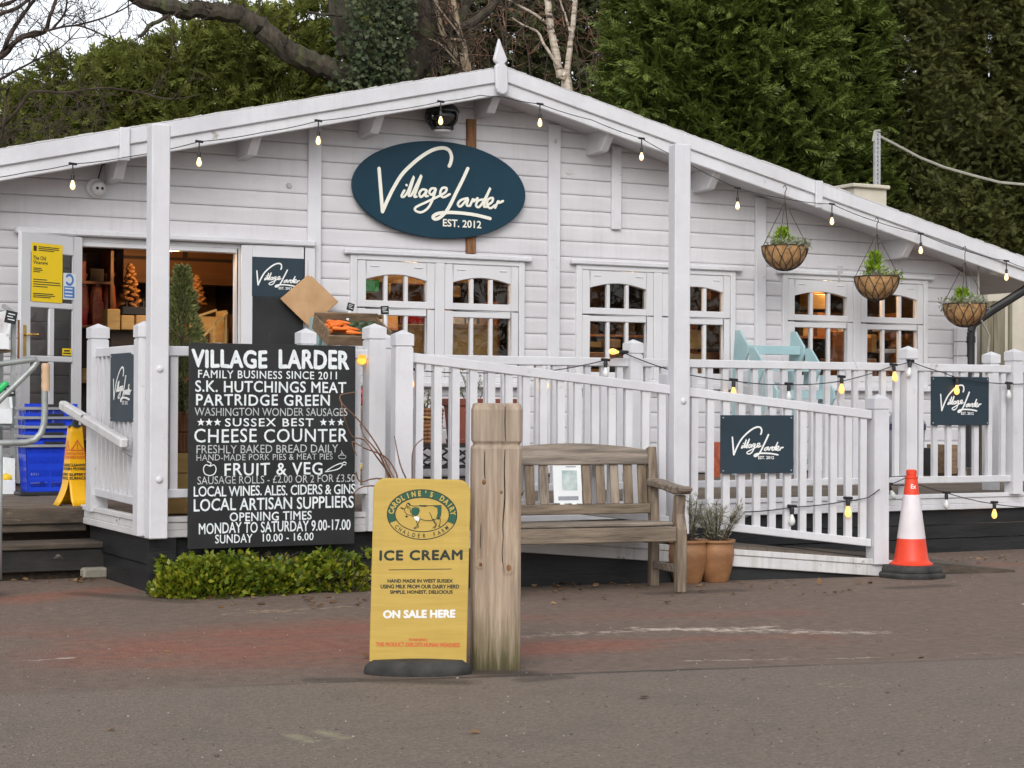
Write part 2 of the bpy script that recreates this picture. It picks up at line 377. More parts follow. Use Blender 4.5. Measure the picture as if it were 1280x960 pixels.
def put_text(mb, txt, fn, u0, u1, v0, v1, bold=0.0, sp=1.0, mi=0, wob=0.0, slant=0.0):
    """fit txt into the box u0..u1, v0..v1 of a face; fn(u,v) -> 3-D"""
    vs, fs, a, b, c, d = glyphs(txt, bold, sp)
    out = []
    for x, y in vs:
        s, t = (x-a)/(b-a), (y-c)/(d-c)
        u = u0+(u1-u0)*s + slant*(t-.5)*(v1-v0); v = v0+(v1-v0)*t
        if wob: v += wob*(v1-v0)*math.sin(s*19+len(txt)); u += wob*.3*(v1-v0)*math.sin(s*31+t*4)
        out.append(fn(u, v))
    mb.add(out, fs, False, mi)

def spline(pts, n=6):
    out = []; P = [pts[0]]+list(pts)+[pts[-1]]
    for i in range(1, len(P)-2):
        p0, p1, p2, p3 = [np.array(p, float) for p in P[i-1:i+3]]
        for k in range(n):
            t = k/n
            out.append(tuple(0.5*((2*p1)+(-p0+p2)*t+(2*p0-5*p1+4*p2-p3)*t*t+(-p0+3*p1-3*p2+p3)*t**3)))
    out.append(tuple(pts[-1])); return out
def ribbon(mb, pts, w, fn, d0, d1, mi=0, climb=0.0):
    """a brush stroke of width w with round ends, as a low raised strip"""
    n = len(pts); L = []; Rr = []
    for i in range(n):
        a = np.array(pts[max(i-1, 0)]); b = np.array(pts[min(i+1, n-1)]); t = b-a; l = np.hypot(*t) or 1; t = t/l
        nn = np.array((-t[1], t[0])); ww = w[i] if hasattr(w, '__len__') else w
        L.append(tuple(np.array(pts[i])+nn*ww/2)); Rr.append(tuple(np.array(pts[i])-nn*ww/2))
    vs = [fn(u, v, d1+climb*i/n) for i, (u, v) in enumerate(L)] + [fn(u, v, d1+climb*i/n) for i, (u, v) in enumerate(Rr)] + [fn(u, v, d0) for u, v in L] + [fn(u, v, d0) for u, v in Rr]
    fs = []
    for i in range(n-1):
        fs += [(i, n+i, n+i+1, i+1), (2*n+i, i, i+1, 2*n+i+1), (n+i, 3*n+i, 3*n+i+1, n+i+1)]
    mb.add(vs, fs, False, mi)
    for e in (0, n-1):
        ww = (w[e] if hasattr(w, '__len__') else w)/2
        c = pts[e]; poly = [(c[0]+ww*math.cos(2*math.pi*k/8), c[1]+ww*math.sin(2*math.pi*k/8)) for k in range(8)]
        mb.prism(poly, fn, d0, d1+climb*e/n+0.0002, mi)
# the script logo, measured on the oval sign; units are thousandths of the oval's width, origin at its centre
LOGO = [
 (20, [(265,262),(272,350),(280,450),(287,538)]),
 (20, [(287,538),(320,462),(360,382),(410,302),(470,240),(530,190),(590,152),(640,134),(685,132),(715,150),(728,188),(722,225),(713,246)]),
 (13, [(440,367),(441,370)]), (15, [(427,402),(408,438),(424,442),(448,412)]),
 (13, [(448,412),(488,312),(464,400),(454,436),(470,434)]), (13, [(474,430),(536,304),(506,396),(490,440),(504,442)]),
 (13, [(566,400),(542,396),(522,420),(530,444),(552,430),(570,402),(560,436),(576,438)]),
 (13, [(624,390),(600,390),(586,414),(600,430),(618,412),(628,392),(604,468),(574,518),(532,542),(496,530),(502,508),(560,480),(620,452),(652,436)]),
 (15, [(652,436),(688,414),(696,388),(668,388),(655,424),(676,446),(716,426)]),
 (19, [(832,262),(800,332),(760,412),(722,490),(690,542),(652,576),(622,586),(610,570),(640,550),(700,543),(780,546),(880,559),(974,582)]),
 (15, [(830,452),(788,464),(768,490),(786,504),(832,456),(824,496),(846,500)]),
 (15, [(846,500),(866,456),(868,472),(894,452)]),
 (15, [(930,460),(898,468),(884,498),(904,508),(938,462),(976,386),(950,448),(934,502),(952,506)]),
 (15, [(952,500),(986,476),(990,450),(962,460),(954,496),(976,516),(1006,496)]),
 (15, [(1006,514),(1026,470),(1030,482),(1056,470)])]
def logo_pt(x, y):  # zoomed picture -> wall plane -> sign units
    p = at(420+x/5.12, 160+y/5.12, -.06); return ((p.x-7.535)/1.85, (p.z-3.255)/1.85)
def logo(mb, fn, d0, d1, mi=0, k=1.0, wk=1.0, small=True):
    """fn takes sign units scaled by k"""
    for i_, (w, pts) in enumerate(LOGO):
        if w == 15: w = 13
        q = [logo_pt(*p) for p in pts]; q = [(u*k, v*k) for u, v in q]
        q = spline(q, 5) if len(q) > 2 else q
        ribbon(mb, q, w*wk*k/1080., fn, d0, d1+i_*.00025, mi, .0006)
    if small:
        a = logo_pt(672, 632); b = logo_pt(918, 590)
        put_text(mb, "EST. 2012", lambda u, v: fn(u, v, d1), a[0]*k, b[0]*k, a[1]*k*1.0-.0*k, (a[1]+.04)*k, .02*wk, 1.0, mi)

# ------------------------------------------------------------------ ground: worn tarmac, one sheet
def ground_mat():
    m, nt, b = newmat('tarmac'); tc = nt.nodes.new('ShaderNodeTexCoord'); P = tc.outputs['Object']; L = nt.links.new
    def math_(op, a, c=None, clamp=False):
        n = N(nt, 'ShaderNodeMath', operation=op); n.use_clamp = clamp
        for i, x in enumerate((a, c)):
            if x is None: continue
            if hasattr(x, 'links'): L(x, n.inputs[i])
            else: n.inputs[i].default_value = x
        return n.outputs[0]
    def noise(sc, det=5.0, rough=.6, stretch=None):
        n = N(nt, 'ShaderNodeTexNoise', Scale=sc, Detail=det, Roughness=rough)
        if stretch:
            mp = nt.nodes.new('ShaderNodeMapping'); mp.inputs['Scale'].default_value = stretch; mp.inputs['Rotation'].default_value = (0,0,R(28)); L(P, mp.inputs['Vector']); L(mp.outputs[0], n.inputs['Vector'])
        else: L(P, n.inputs['Vector'])
        return n.outputs['Fac']
    def seg(A, B, w):           # 1 on the line A-B, falling to 0 at distance w
        A = Vector((A[0], A[1], 0)); B = Vector((B[0], B[1], 0)); d = B-A
        s = N(nt, 'ShaderNodeVectorMath', operation='SUBTRACT'); L(P, s.inputs[0]); s.inputs[1].default_value = A
        t = N(nt, 'ShaderNodeVectorMath', operation='DOT_PRODUCT'); L(s.outputs[0], t.inputs[0]); t.inputs[1].default_value = d/d.length_squared
        tt = math_('ADD', t.outputs['Value'], 0.0, True)
        sc = N(nt, 'ShaderNodeVectorMath', operation='SCALE'); sc.inputs[0].default_value = d; L(tt, sc.inputs['Scale'])
        q = N(nt, 'ShaderNodeVectorMath', operation='DISTANCE'); L(s.outputs[0], q.inputs[0]); L(sc.outputs[0], q.inputs[1])
        return math_('SUBTRACT', 1.0, math_('DIVIDE', q.outputs['Value'], w), True)
    def mix(fac, a, c):
        n = N(nt, 'ShaderNodeMixRGB')
        L(fac, n.inputs[0])
        for i, x in ((1, a), (2, c)):
            if hasattr(x, 'links'): L(x, n.inputs[i])
            else: n.inputs[i].default_value = (*x, 1)
        return n.outputs[0]
    def thr(x, lo, hi): return ramp(nt, x, [(lo, (0,0,0)), (hi, (1,1,1))]).outputs[0]
    grit = noise(55, 3.0, .7); big = noise(.35, 4.0); mid = noise(2.2, 6.0, .7); fine = noise(14, 8.0, .75)
    streak = noise(3.0, 6.0, .7, (.7, 3.5, 1)); vor = N(nt, 'ShaderNodeTexVoronoi', Scale=90.0); L(P, vor.inputs['Vector'])
    grit2 = math_('ADD', math_('MULTIPLY', grit, .62), math_('MULTIPLY', noise(19, 5.0, .7, (.8, 2.2, 1)), .38))
    base = ramp(nt, grit2, [(.34, (.128,.099,.078)), (.52, (.202,.160,.128)), (.70, (.295,.240,.195))]).outputs[0]
    old = ramp(nt, fine, [(.3, (.122,.086,.066)), (.7, (.235,.172,.134))]).outputs[0]
    # the older dark strip between the seam and the deck
    a0, a1 = at2(0, 868), at2(1280, 822)
    ln = (Vector(a1)-Vector(a0)).normalized(); nr = Vector((-ln[1], ln[0]))
    dn = N(nt, 'ShaderNodeVectorMath', operation='DOT_PRODUCT'); L(P, dn.inputs[0]); dn.inputs[1].default_value = (nr[0], nr[1], 0)
    side = math_('SUBTRACT', dn.outputs['Value'], nr[0]*a0[0]+nr[1]*a0[1])
    sidew = math_('ADD', side, math_('MULTIPLY', math_('SUBTRACT', mid, .5), .10))
    far = thr(math_('ADD', math_('MULTIPLY', sidew, .35), .5), .47, .53)
    col = mix(far, base, old)
    seam = math_('MULTIPLY', thr(math_('SUBTRACT', 1.0, math_('ABSOLUTE', math_('MULTIPLY', sidew, 28.0)), True), .2, .7), math_('MULTIPLY', thr(big, .42, .55), .8))
    col = mix(seam, col, (.035,.030,.028))
    # broad blotches
    col = mix(math_('MULTIPLY', thr(mid, .50, .72), .35), col, (.085,.075,.068))
    # worn red surfacing
    red = None
    for A, B, w, g in [((215,812),(470,808),1.5,1.05),((300,795),(440,785),1.0,1.0),((560,775),(1000,765),.9,.62),((40,790),(300,800),1.2,.66),((20,750),(130,738),.5,1.0),((640,812),(770,806),.55,1.1),((780,800),(1020,796),.5,.7),
                       ((1120,712),(1270,705),.45,.8),((60,800),(170,835),.5,.62),((1000,806),(1200,800),.5,.5),((700,765),(900,758),.7,.5)]:
        s = math_('MULTIPLY', seg(at2(*A), at2(*B), w), g); red = s if red is None else math_('MAXIMUM', red, s)
    rn = math_('MULTIPLY', math_('POWER', red, .7), math_('ADD', math_('MULTIPLY', streak, .95), math_('MULTIPLY', mid, .68)))
    rm = thr(rn, .45, .80)
    rc = ramp(nt, fine, [(.3, (.20,.060,.036)), (.7, (.40,.125,.072))]).outputs[0]
    col = mix(math_('MULTIPLY', rm, .58), col, rc)
    # bald paint: long flaking white line, short dashes, two old yellow dabs, pale scuff by the shrub
    for A, B, w, lo, hi, c in [((655,796),(850,786),.20,.50,.66,(.50,.42,.35)),((800,786),(1095,791),.32,.46,.62,(.66,.57,.47)),((700,792),(960,784),.34,.50,.62,(.55,.44,.36)),((860,826),(1100,822),.12,.52,.66,(.52,.46,.39)),
                               ((1210,817),(1280,816),.10,.5,.66,(.46,.40,.33)),((1020,855),(1110,855),.12,.52,.66,(.36,.31,.20)),((1040,858),(1090,858),.10,.5,.6,(.38,.32,.20)),
                               ((360,918),(385,926),.11,.40,.6,(.33,.30,.19)),((398,914),(428,922),.11,.40,.6,(.33,.30,.19)),
                               ((280,768),(430,758),.45,.54,.66,(.42,.29,.19)),((300,762),(380,766),.30,.5,.64,(.44,.30,.19)),((40,826),(92,822),.10,.48,.6,(.5,.44,.38)),((230,759),(420,752),.2,.58,.66,(.34,.25,.18))]:
        s = math_('MULTIPLY', math_('POWER', seg(at2(*A), at2(*B), w), .6), math_('ADD', math_('MULTIPLY', fine, .75), math_('MULTIPLY', streak, .35)))
        col = mix(math_('MULTIPLY', thr(s, lo, hi), .85), col, c)
    # damp dirt round the bollard, darker patches by sign, pots and cone, oil marks
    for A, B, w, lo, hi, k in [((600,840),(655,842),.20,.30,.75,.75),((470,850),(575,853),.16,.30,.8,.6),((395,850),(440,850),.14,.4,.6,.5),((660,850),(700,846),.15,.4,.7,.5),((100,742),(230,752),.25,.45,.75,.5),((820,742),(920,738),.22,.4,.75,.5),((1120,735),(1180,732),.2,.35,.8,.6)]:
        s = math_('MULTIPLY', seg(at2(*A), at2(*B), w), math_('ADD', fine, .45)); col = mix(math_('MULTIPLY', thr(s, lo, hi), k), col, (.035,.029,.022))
    # tiny pale stones and dark pits
    pit = thr(noise(30, 2.0), .70, .76); col = mix(math_('MULTIPLY', pit, .5), col, (.30,.28,.26))
    # damp dirt along the foot of the deck
    L(col, b.inputs['Base Color']); b.inputs['Roughness'].default_value = .82; b.inputs['Specular IOR Level'].default_value = .35
    h = math_('ADD', math_('MULTIPLY', grit, .8), math_('MULTIPLY', vor.outputs['Distance'], .6))
    bp = N(nt, 'ShaderNodeBump', Strength=.8, Distance=.014); L(h, bp.inputs['Height']); L(bp.outputs[0], b.inputs['Normal'])
    return m
def at2(x, y): p = atZ(x, y, 0); return (p.x, p.y)
g = MB(); g.add([(-150,-150,0),(170,-150,0),(170,170,0),(-150,170,0)], [(0,1,2,3)])
tag(g.build('ground', ground_mat()), 'worn dark tarmac car park with faded red patches and flaking white line', 'ground', kind='structure')

# ------------------------------------------------------------------ the cabin
AX, TOPZ, SL = 8.0, 4.42, 0.236          # ridge x, top of the bargeboard, roof slope
XL, XR = 1.8, 14.2                       # side walls
DZ = 0.47                                # deck level
def under(X): return TOPZ-0.27 - SL*abs(X-AX)
cab = thing('shop_cabin', (8, 0, 0), 'white timber shop cabin with low gable roof, log board walls and paned windows', 'shop')
WIN = [(6.62, 8.48), (9.07, 11.00), (11.61, 13.60)]
WZ0, WZ1 = 1.40, 2.60
DOOR = (3.60, 6.20); DZ1 = 2.62
PITCHB = 0.1567
fwall = MB()
k = 0
ztop = 3.30 + 6*PITCHB
while True:
    z1 = ztop - PITCHB*k; z0 = z1-PITCHB
    if z0 < 0.45: z0 = max(z0, 0.555)
    zm = (z0+z1)/2
    hw1 = min((TOPZ-0.205-z1)/SL, 6.2); hw0 = min((TOPZ-0.205-z0)/SL, 6.2)
    if hw1 < 0: hw1 = 0.02
    segs = [(AX-hw0, AX+hw0)]
    cuts = []
    if zm < WZ1+.02 and zm > WZ0: cuts += WIN
    if zm < DZ1+.02: cuts.append((DOOR[0]+.06, DOOR[1]-.06) if False else (3.98, 5.56))
    for c in cuts:
        ns = []
        for s in segs:
            if c[1] <= s[0] or c[0] >= s[1]: ns.append(s); continue
            if c[0] > s[0]: ns.append((s[0], c[0]))
            if c[1] < s[1]: ns.append((c[1], s[1]))
        segs = ns
    # bullnosed log board: a flat face with a rounded lower edge and a shadow groove
    prof = [(.045, z1), (-.006, z1), (-.014, z1-.007), (-.017, z1-.03), (-.017, z0+.022), (-.013, z0+.008), (-.003, z0+.002), (.045, z0)]
    for (a, b_) in segs:
        aL = AX-hw1 if abs(a-(AX-hw0)) < 1e-6 else a; bL = AX+hw1 if abs(b_-(AX+hw0)) < 1e-6 else b_
        vs = []
        for j, (y, z) in enumerate(prof):
            t = (z-z0)/(z1-z0); vs.append((a+(aL-a)*t, y, z))
        for j, (y, z) in enumerate(prof):
            t = (z-z0)/(z1-z0); vs.append((b_+(bL-b_)*t, y, z))
        n = len(prof)
        fwall.add(vs, [(j, j+1, n+j+1, n+j) for j in range(n-1)] + [tuple(range(n-1, -1, -1)), tuple(range(n, 2*n)), (n-1, 0, n, 2*n-1)])
    for (c, zt_) in [(w_, WZ1) for w_ in WIN] + [((3.98, 5.56), DZ1)]:
        if z0 < zt_ < z1 and zm < zt_+.02: fwall.box(c[0]-.001, c[1]+.001, -.0165, .045, zt_, z1)
        if c in WIN and z0 < WZ0 < z1 and zm > WZ0: fwall.box(c[0]-.001, c[1]+.001, -.0165, .045, z0, WZ0)
    k += 1
    if z0 <= .56: break
fwall.build('front_wall', M['white_side'], cab)
MB().box(XL, 3.97, .0, .04, .471, .5545).build('gap_shade_strip', M['black'], cab); MB().box(5.57, XR, .0, .04, .471, .5545).build('gap_shade_strip', M['black'], cab)  # black strip stands in for shade in the gap below the wall boards
sw = MB()
for X in (XL, XR):
    sw.box(X-.05, X+.05, .046, 8, .3, under(X)+.0)
sw.box(XL+.05, XR-.05, 7.9, 8, .3, 2.6)
sw.build('side_wall', M['white_side'], cab)
rc = MB(); rc.box(XR-.02, XR+.10, -.07, .06, .48, under(XR)-.02); rc.box(XL-.10, XL+.02, -.07, .06, .48, under(XL)-.02)
rc.build('corner_board', M['white'], cab, bevel=.006)
lg = MB()   # log ends that step out at the right corner
for i, (z0, z1, d) in enumerate([(1.92,2.08,.12),(1.76,1.915,.12),(1.60,1.755,.16),(1.44,1.595,.20)]): lg.box(13.98-.0, 14.19, -.075-d*.2, -.03, z0, z1)
lg.build('log_end', M['white_side'], cab, bevel=.01)
# roof
rf = MB()
for sgn in (-1, 1):
    e = AX+sgn*7.15
    zt = TOPZ-.015; zb = TOPZ-.27+.02
    def fn(u, v, d, sgn=sgn): return (AX+sgn*u, d, v)
    rf.prism([(0, zt), (7.15, zt-SL*7.15), (7.15, zb+.06-SL*7.15), (0, zb+.06)], fn, -.44, 8.3)
rf.build('roof', M['felt'], cab)
so_ = MB()
for sgn in (-1, 1):
    def fn(u, v, d, sgn=sgn): return (AX+sgn*u, d, v)
    zb = TOPZ-.27
    so_.prism([(0, zb+.075), (7.1, zb+.075-SL*7.1), (7.1, zb+.05-SL*7.1), (0, zb+.05)], fn, -.435, .05)
for sgn in (-1, 1): so_.prism([(6.2, TOPZ-.22-SL*6.2), (7.1, TOPZ-.22-SL*7.1), (7.1, TOPZ-.195-SL*7.1), (6.2, TOPZ-.195-SL*6.2)], lambda u, v, d: (AX+sgn*u, d, v), .0505, 8.25)
so_.build('soffit', M['white_side'], cab)
for sgn in (-1, 1):
    def fn(u, v, d, sgn=sgn): return (AX+sgn*u, d, v)
    b1 = MB().prism([(0, TOPZ), (7.2, TOPZ-SL*7.2), (7.2, TOPZ-.14-SL*7.2), (0, TOPZ-.14)], fn, -.515, -.47)
    b1.build('bargeboard', M['white'], cab, bevel=.008)
    b2 = MB().prism([(0, TOPZ-.125), (7.1, TOPZ-.125-SL*7.1), (7.1, TOPZ-.265-SL*7.1), (0, TOPZ-.265)], fn, -.488, -.448)
    b2.build('bargeboard', M['white'], cab, bevel=.008)
    e = MB()   # ragged felt lip along the top edge
    for i in range(60):
        u = 7.2*i/60; e.prism([(u, TOPZ+.010+random.uniform(-.003,.008)-SL*u), (u+.12, TOPZ+.010+random.uniform(-.003,.008)-SL*(u+.12)), (u+.12, TOPZ+.0008-SL*(u+.12)), (u, TOPZ+.0008-SL*u)], fn, -.512, -.2)
    e.build('felt_edge', M['white_old'], cab)
for (x, y) in ((156, 178), (1024, 240)):
    p = at(x, y, -.53); zc = TOPZ-SL*abs(p.x-AX); j = MB(); j.prism([(-.045, .012), (.045, .012), (.045, -.275), (-.045, -.275)], lambda u, v, d: (p.x+u, d, zc+v-SL*abs(0)), -.54, -.516)
    j.build('joint_cover', M['white'], cab, bevel=.006)
fp = [(520,55),(545,130),(598,265),(596,290),(570,318),(600,345),(608,560),(600,600),(575,622),(540,622),(508,600),(490,560),(482,330),(505,318),(476,292),(468,265),(490,180)]
fq = [at(560+x/8, 40+y/8, -.57) for x, y in fp]
MB().prism([(p.x, p.z) for p in fq], lambda u, v, d: (u, d, v), -.565, -.518).build('finial', M['white'], cab, bevel=.01)
for (x, y) in [(897,211),(1140,299),(763,166),(321,170),(153,200),(475,143),(621,118)]:
    p = at(x, y, -.42); zt = under(p.x)+.06 - .0
    pu = MB(); prof = [(-.435, zt-.0), (-.435, zt-.045), (-.30, zt-.20), (.04, zt-.215), (.04, zt)]
    pu.prism(prof, lambda u, v, d: (d, u, v), p.x-.045, p.x+.045); pu.build('purlin', M['white_side'], cab, bevel=.006)
pe = MB()
pp = [(13.97,2.72),(14.02,2.62),(14.08,2.60),(14.9,2.47),(14.9,2.62),(14.02,2.83)]
pp = [at(x, y, -.40) for x, y in [(1237,323),(1240,343),(1280,352),(1300,358),(1300,345),(1280,331)]]
pe.prism([(p.x, p.z) for p in pp], lambda u, v, d: (u, d, v), -.43, -.36); pe.build('eave_board', M['white_old'], cab, bevel=.006)
for X, z0, z1 in ((6.25, .5, 0), (8.81, .5, 0), (11.32, .5, 0)):
    MB().box(X-.065, X+.065, -.062, -.0165, z0, under(X)+.03).build('batten', M['white'], cab, bevel=.006)
p0 = at(770, 190, -.03); p1 = at(770, 287, -.03); MB().box(p0.x-.055, p0.x+.055, -.056, -.0165, p1.z, under(p0.x)+.03).build('batten', M['white'], cab, bevel=.006)
p0 = at(589, 149, -.03); p1 = at(591, 312, -.03); MB().box(p0.x-.05, p0.x+.05, -.05, -.0165, 2.66, p0.z).build('batten', M['rust'], cab, bevel=.004)
# windows: two casements under one lintel, each with an arched three-pane top light and a three by two lower light
PANE = M['pane']
def archz(u, z, rise, hw): return z + rise*math.cos(u/hw*math.pi/2) if abs(u) <= hw else z
def panel_with_holes(mb, x0, x1, z0, z1, holes, y0, y1):
    """flat frame with rectangular openings in a grid: built of rails and bars butted end to end"""
    pass
def make_window(x0, x1):
    fr = MB()
    w = .065; yb, yf = .05, -.055
    fr.box(x0, x0+w, yf, yb, WZ0, WZ1); fr.box(x1-w, x1, yf, yb, WZ0, WZ1)
    fr.box(x0+w, x1-w, yf, yb, WZ1-.05, WZ1); fr.box(x0+w, x1-w, yf, yb, WZ0, WZ0+.05)
    xm = (x0+x1)/2; fr.box(xm-.05, xm+.05, yf, yb, WZ0+.05, WZ1-.05)
    win = fr.build('window', M['white_gloss'], cab, bevel=.006)
    MB().box(x0-.07, x1+.07, -.085, -.02, WZ1+.001, WZ1+.05).build('lintel', M['white'], win, bevel=.01)
    MB().box(x0-.05, x1+.05, -.10, -.02, WZ0-.05, WZ0-.001).build('sill', M['white'], win, bevel=.008)
    for (a, b) in ((x0+w, xm-.05), (xm+.05, x1-w)):
        a += .004; b -= .004; zt = WZ1-.054; zmid = WZ0 + .70; zb = WZ0+.054
        st = .085
        for (lo, hi, arch) in ((zmid+.006, zt, True), (zb, zmid-.006, False)):
            sh = MB(); y0, y1 = -.048, .02
            sh.box(a, a+st, y0, y1, lo, hi); sh.box(b-st, b, y0, y1, lo, hi)
            bh = .065
            sh.box(a+st, b-st, y0, y1, lo, lo+bh)
            gx0, gx1 = a+st, b-st; c = (gx0+gx1)/2; hw = (gx1-gx0)/2
            if arch:
                zs = hi-.175; rise = .052; n = 14
                pts = [(gx0, hi), (gx0, zs)] + [(gx0+(gx1-gx0)*i/n, zs+rise*math.sin(math.pi*i/n)) for i in range(1, n)] + [(gx1, zs), (gx1, hi)]
                sh.prism(pts, lambda u, v, d: (u, d, v), y0, y1)
                top = zs+rise
            else:
                sh.box(gx0, gx1, y0, y1, hi-.062, hi); top = hi-.062
            for i in (1, 2):
                bx = gx0+(gx1-gx0)*i/3; sh.box(bx-.018, bx+.018, y0+.008, y1-.01, lo+bh, top-(.012 if arch else 0))
            if not arch:
                zz = lo+bh+.115
                for i in range(3):
                    u0 = gx0+(gx1-gx0)*i/3+(.018 if i else 0); u1 = gx0+(gx1-gx0)*(i+1)/3-(.018 if i < 2 else 0)
                    sh.box(u0, u1, y0+.010, y1-.01, zz-.016, zz+.016)
            else:
                for vx in (a+.13, b-.22): sh.box(vx, vx+.09, y0-.008, y0+.0, hi-.055, hi-.043)
            sh.build('sash', M['white_gloss'], win, bevel=.005)
            gl = MB(); gl.add([(gx0-.01, -.005, lo+.02), (gx1+.01, -.005, lo+.02), (gx1+.01, -.005, top+.03 if not arch else top), (gx0-.01, -.005, top+.03 if not arch else top)], [(0,1,2,3)])
            gl.build('glass', PANE, win, fix=False)
    return win
for w_ in WIN: make_window(*w_)
# doorway: lintel, frame, threshold
df = MB(); df.box(3.98, 4.06, -.05, .06, .47, 2.62); df.box(5.50, 5.58, -.05, .06, .47, 2.62); df.box(4.06, 5.50, -.05, .06, 2.56, 2.62)
dfo = df.build('door_frame', M['white_gloss'], cab, bevel=.006)
MB().box(3.48, 6.24, -.13, -.02, 2.645, 2.70).build('lintel', M['white'], dfo, bevel=.012)
MB().box(3.56, 6.18, -.055, -.018, 2.60, 2.644).build('lintel_board', M['white'], dfo, bevel=.006)
MB().box(4.06, 5.50, -.10, .08, .471, .50).build('threshold', M['deck'], dfo)
# door leaves, local frame: u along the leaf from its hinge, d outward
def leaf(hinge, ang, mirror, glazed):
    ln = .72; a = ang
    ux = Vector((math.cos(a), math.sin(a), 0)); nx = Vector((math.sin(a), -math.cos(a), 0))
    if mirror: nx = Vector((-math.sin(a), math.cos(a), 0))
    if nx.y > 0: nx = -nx
    def fn(u, v, d): return Vector(hinge) + ux*u + nx*d + Vector((0, 0, v))
    H = 2.135
    mb = MB(); st = .11
    def b(u0, u1, v0, v1, d0=-.02, d1=.02): mb.prism([(u0,v0),(u1,v0),(u1,v1),(u0,v1)], fn, d0, d1)
    b(0, st, 0, H); b(ln-st, ln, 0, H); b(st, ln-st, H-.17, H); b(st, ln-st, 0, .30)
    gl = MB()
    if glazed:
        zs = [.30, 1.06, 1.52, H-.17]; um = ln/2
        for z in zs[1:-1]: b(st, ln-st, z-.025, z+.025)
        for i in range(3):
            lo = zs[i]+(.025 if i else 0); hi = zs[i+1]-(.025 if i < 2 else 0); b(um-.03, um+.03, lo, hi)
        gl.add([fn(st-.01, .28, 0), fn(ln-st+.01, .28, 0), fn(ln-st+.01, H-.15, 0), fn(st-.01, H-.15, 0)], [(3,2,1,0)])
    else:
        b(st, ln-st, .30, H-.17, -.018, .008)
    d = mb.build('door', M['white_gloss'], cab, bevel=.006)
    if glazed: gl.build('glass', M['pane_dark'], d, fix=False)
    h = MB()
    u = ln-.045
    h.prism([(u-.016,1.08),(u+.016,1.08),(u+.016,1.34),(u-.016,1.34)], fn, .0205, .026); 
    h.tube([fn(u,1.26,.026), fn(u,1.26,.07)], .010); h.tube([fn(u,1.26,.066), fn(u-.11,1.26,.066)], .010)
    h.build('handle', M['brass'], d)
    lk = MB(); lk.prism([(ln+.0005,1.04),(ln+.004,1.04),(ln+.004,1.38),(ln+.0005,1.38)], fn, -.011, .011); lk.build('lock_plate', M['rust'], d)
    return d, fn
leafL, fnL = leaf((4.055, -.075, .50), math.pi+R(31), False, True)
leafR, fnR = leaf((5.52, -.085, .50), 0.0, False, False)
# interior: floor, ceiling, lining
inn = MB(); inn.box(XL+.06, XR-.06, .08, 5.0, .40, .47); inn.build('shop_floor', M['shop_dark'], cab)
inn = MB(); inn.box(XL+.06, XR-.06, 3.2, 3.25, .471, 2.7); inn.build('inner_wall', M['shop_wood'], cab)
inn = MB(); inn.box(XL+.06, XR-.06, .05, 3.19, 2.72, 2.76); inn.build('inner_ceiling', M['shop_dark'], cab)
for X in (2.6, 5.98, 8.75, 11.3): pass
for X in (3.3, 6.4, 9.0, 11.3, 14.1): MB().box(X-.03, X+.03, .09, 3.19, .471, 2.71).build('inner_partition', M['shop_dark'], cab)

# ------------------------------------------------------------------ decks, ramp, steps
LF, RFY = -4.95, -4.50
dk = thing('timber_deck', (7, -2.5, 0), 'raised timber deck across the shop front with white fascia and black skirting', 'deck')
db = MB()
def boards(x0, x1, y0, y1):
    n = int((y1-y0)/.145)
    for i in range(n):
        a = y0+(y1-y0)*i/n; db.box(x0, x1, a+.003, y0+(y1-y0)*(i+1)/n-.003, DZ-.04, DZ+random.uniform(-.002,.002))
boards(3.27, 4.92, LF+.04, -.06); boards(4.925, 12.6, RFY+.04, -.06); boards(1.9, 3.265, -3.37, -.06)
db.build('deck_boards', M['deck'], dk)
fa = MB()
def fascia(mb, a, b, zt=DZ+.012, h=.13, out=(0,-1,0)):
    o = Vector(out); a = Vector(a); b = Vector(b)
    t = (b-a).normalized()
    for z0, z1, d in ((zt-.035, zt, .045), (zt-.085, zt-.0355, .034), (zt-h, zt-.0855, .040)):
        mb.prism([(0,z0),(1,z0),(1,z1),(0,z1)], lambda u, v, dd: a+(b-a)*u+o*dd+Vector((0,0,v)), 0.0, d)
fascia(fa, (3.225, LF+.04, 0), (4.86, LF+.04, 0)); fa.build('fascia', M['white_old'], dk, bevel=.004)
fa = MB(); fascia(fa, (3.27, LF+.04, 0), (3.27, -3.37, 0), out=(-1,0,0)); fa.build('fascia', M['white_old'], dk, bevel=.004)
fa = MB(); fascia(fa, (4.92, RFY+.04, 0), (12.6, RFY+.04, 0)); fa.build('fascia', M['white'], dk, bevel=.004)
sk = MB()
for i, (z0, z1) in enumerate(((-.02,.17),(.178,.345))): sk.box(3.29, 4.9, LF+.045+.012*(1-i), LF+.075, z0, z1)
sk.build('skirting', M['black_wood'], dk)
sk = MB()
for i, (z0, z1) in enumerate(((-.02,.11),(.118,.225),(.232,.345))): sk.box(4.93, 12.6, RFY+.05+.010*(2-i), RFY+.09, z0, z1)
sk.build('skirting', M['black_wood'], dk)
sk = MB()
for i, (z0, z1) in enumerate(((-.02,.17),(.178,.345))): sk.box(3.285+.012*(1-i), 3.32, LF+.08, -3.4, z0, z1)
sk.build('skirting', M['black_wood'], dk)
MB().box(3.245, 3.42, LF-.005, LF+.035, -.02, .352).build('corner_skirting', M['black_wood'], dk)
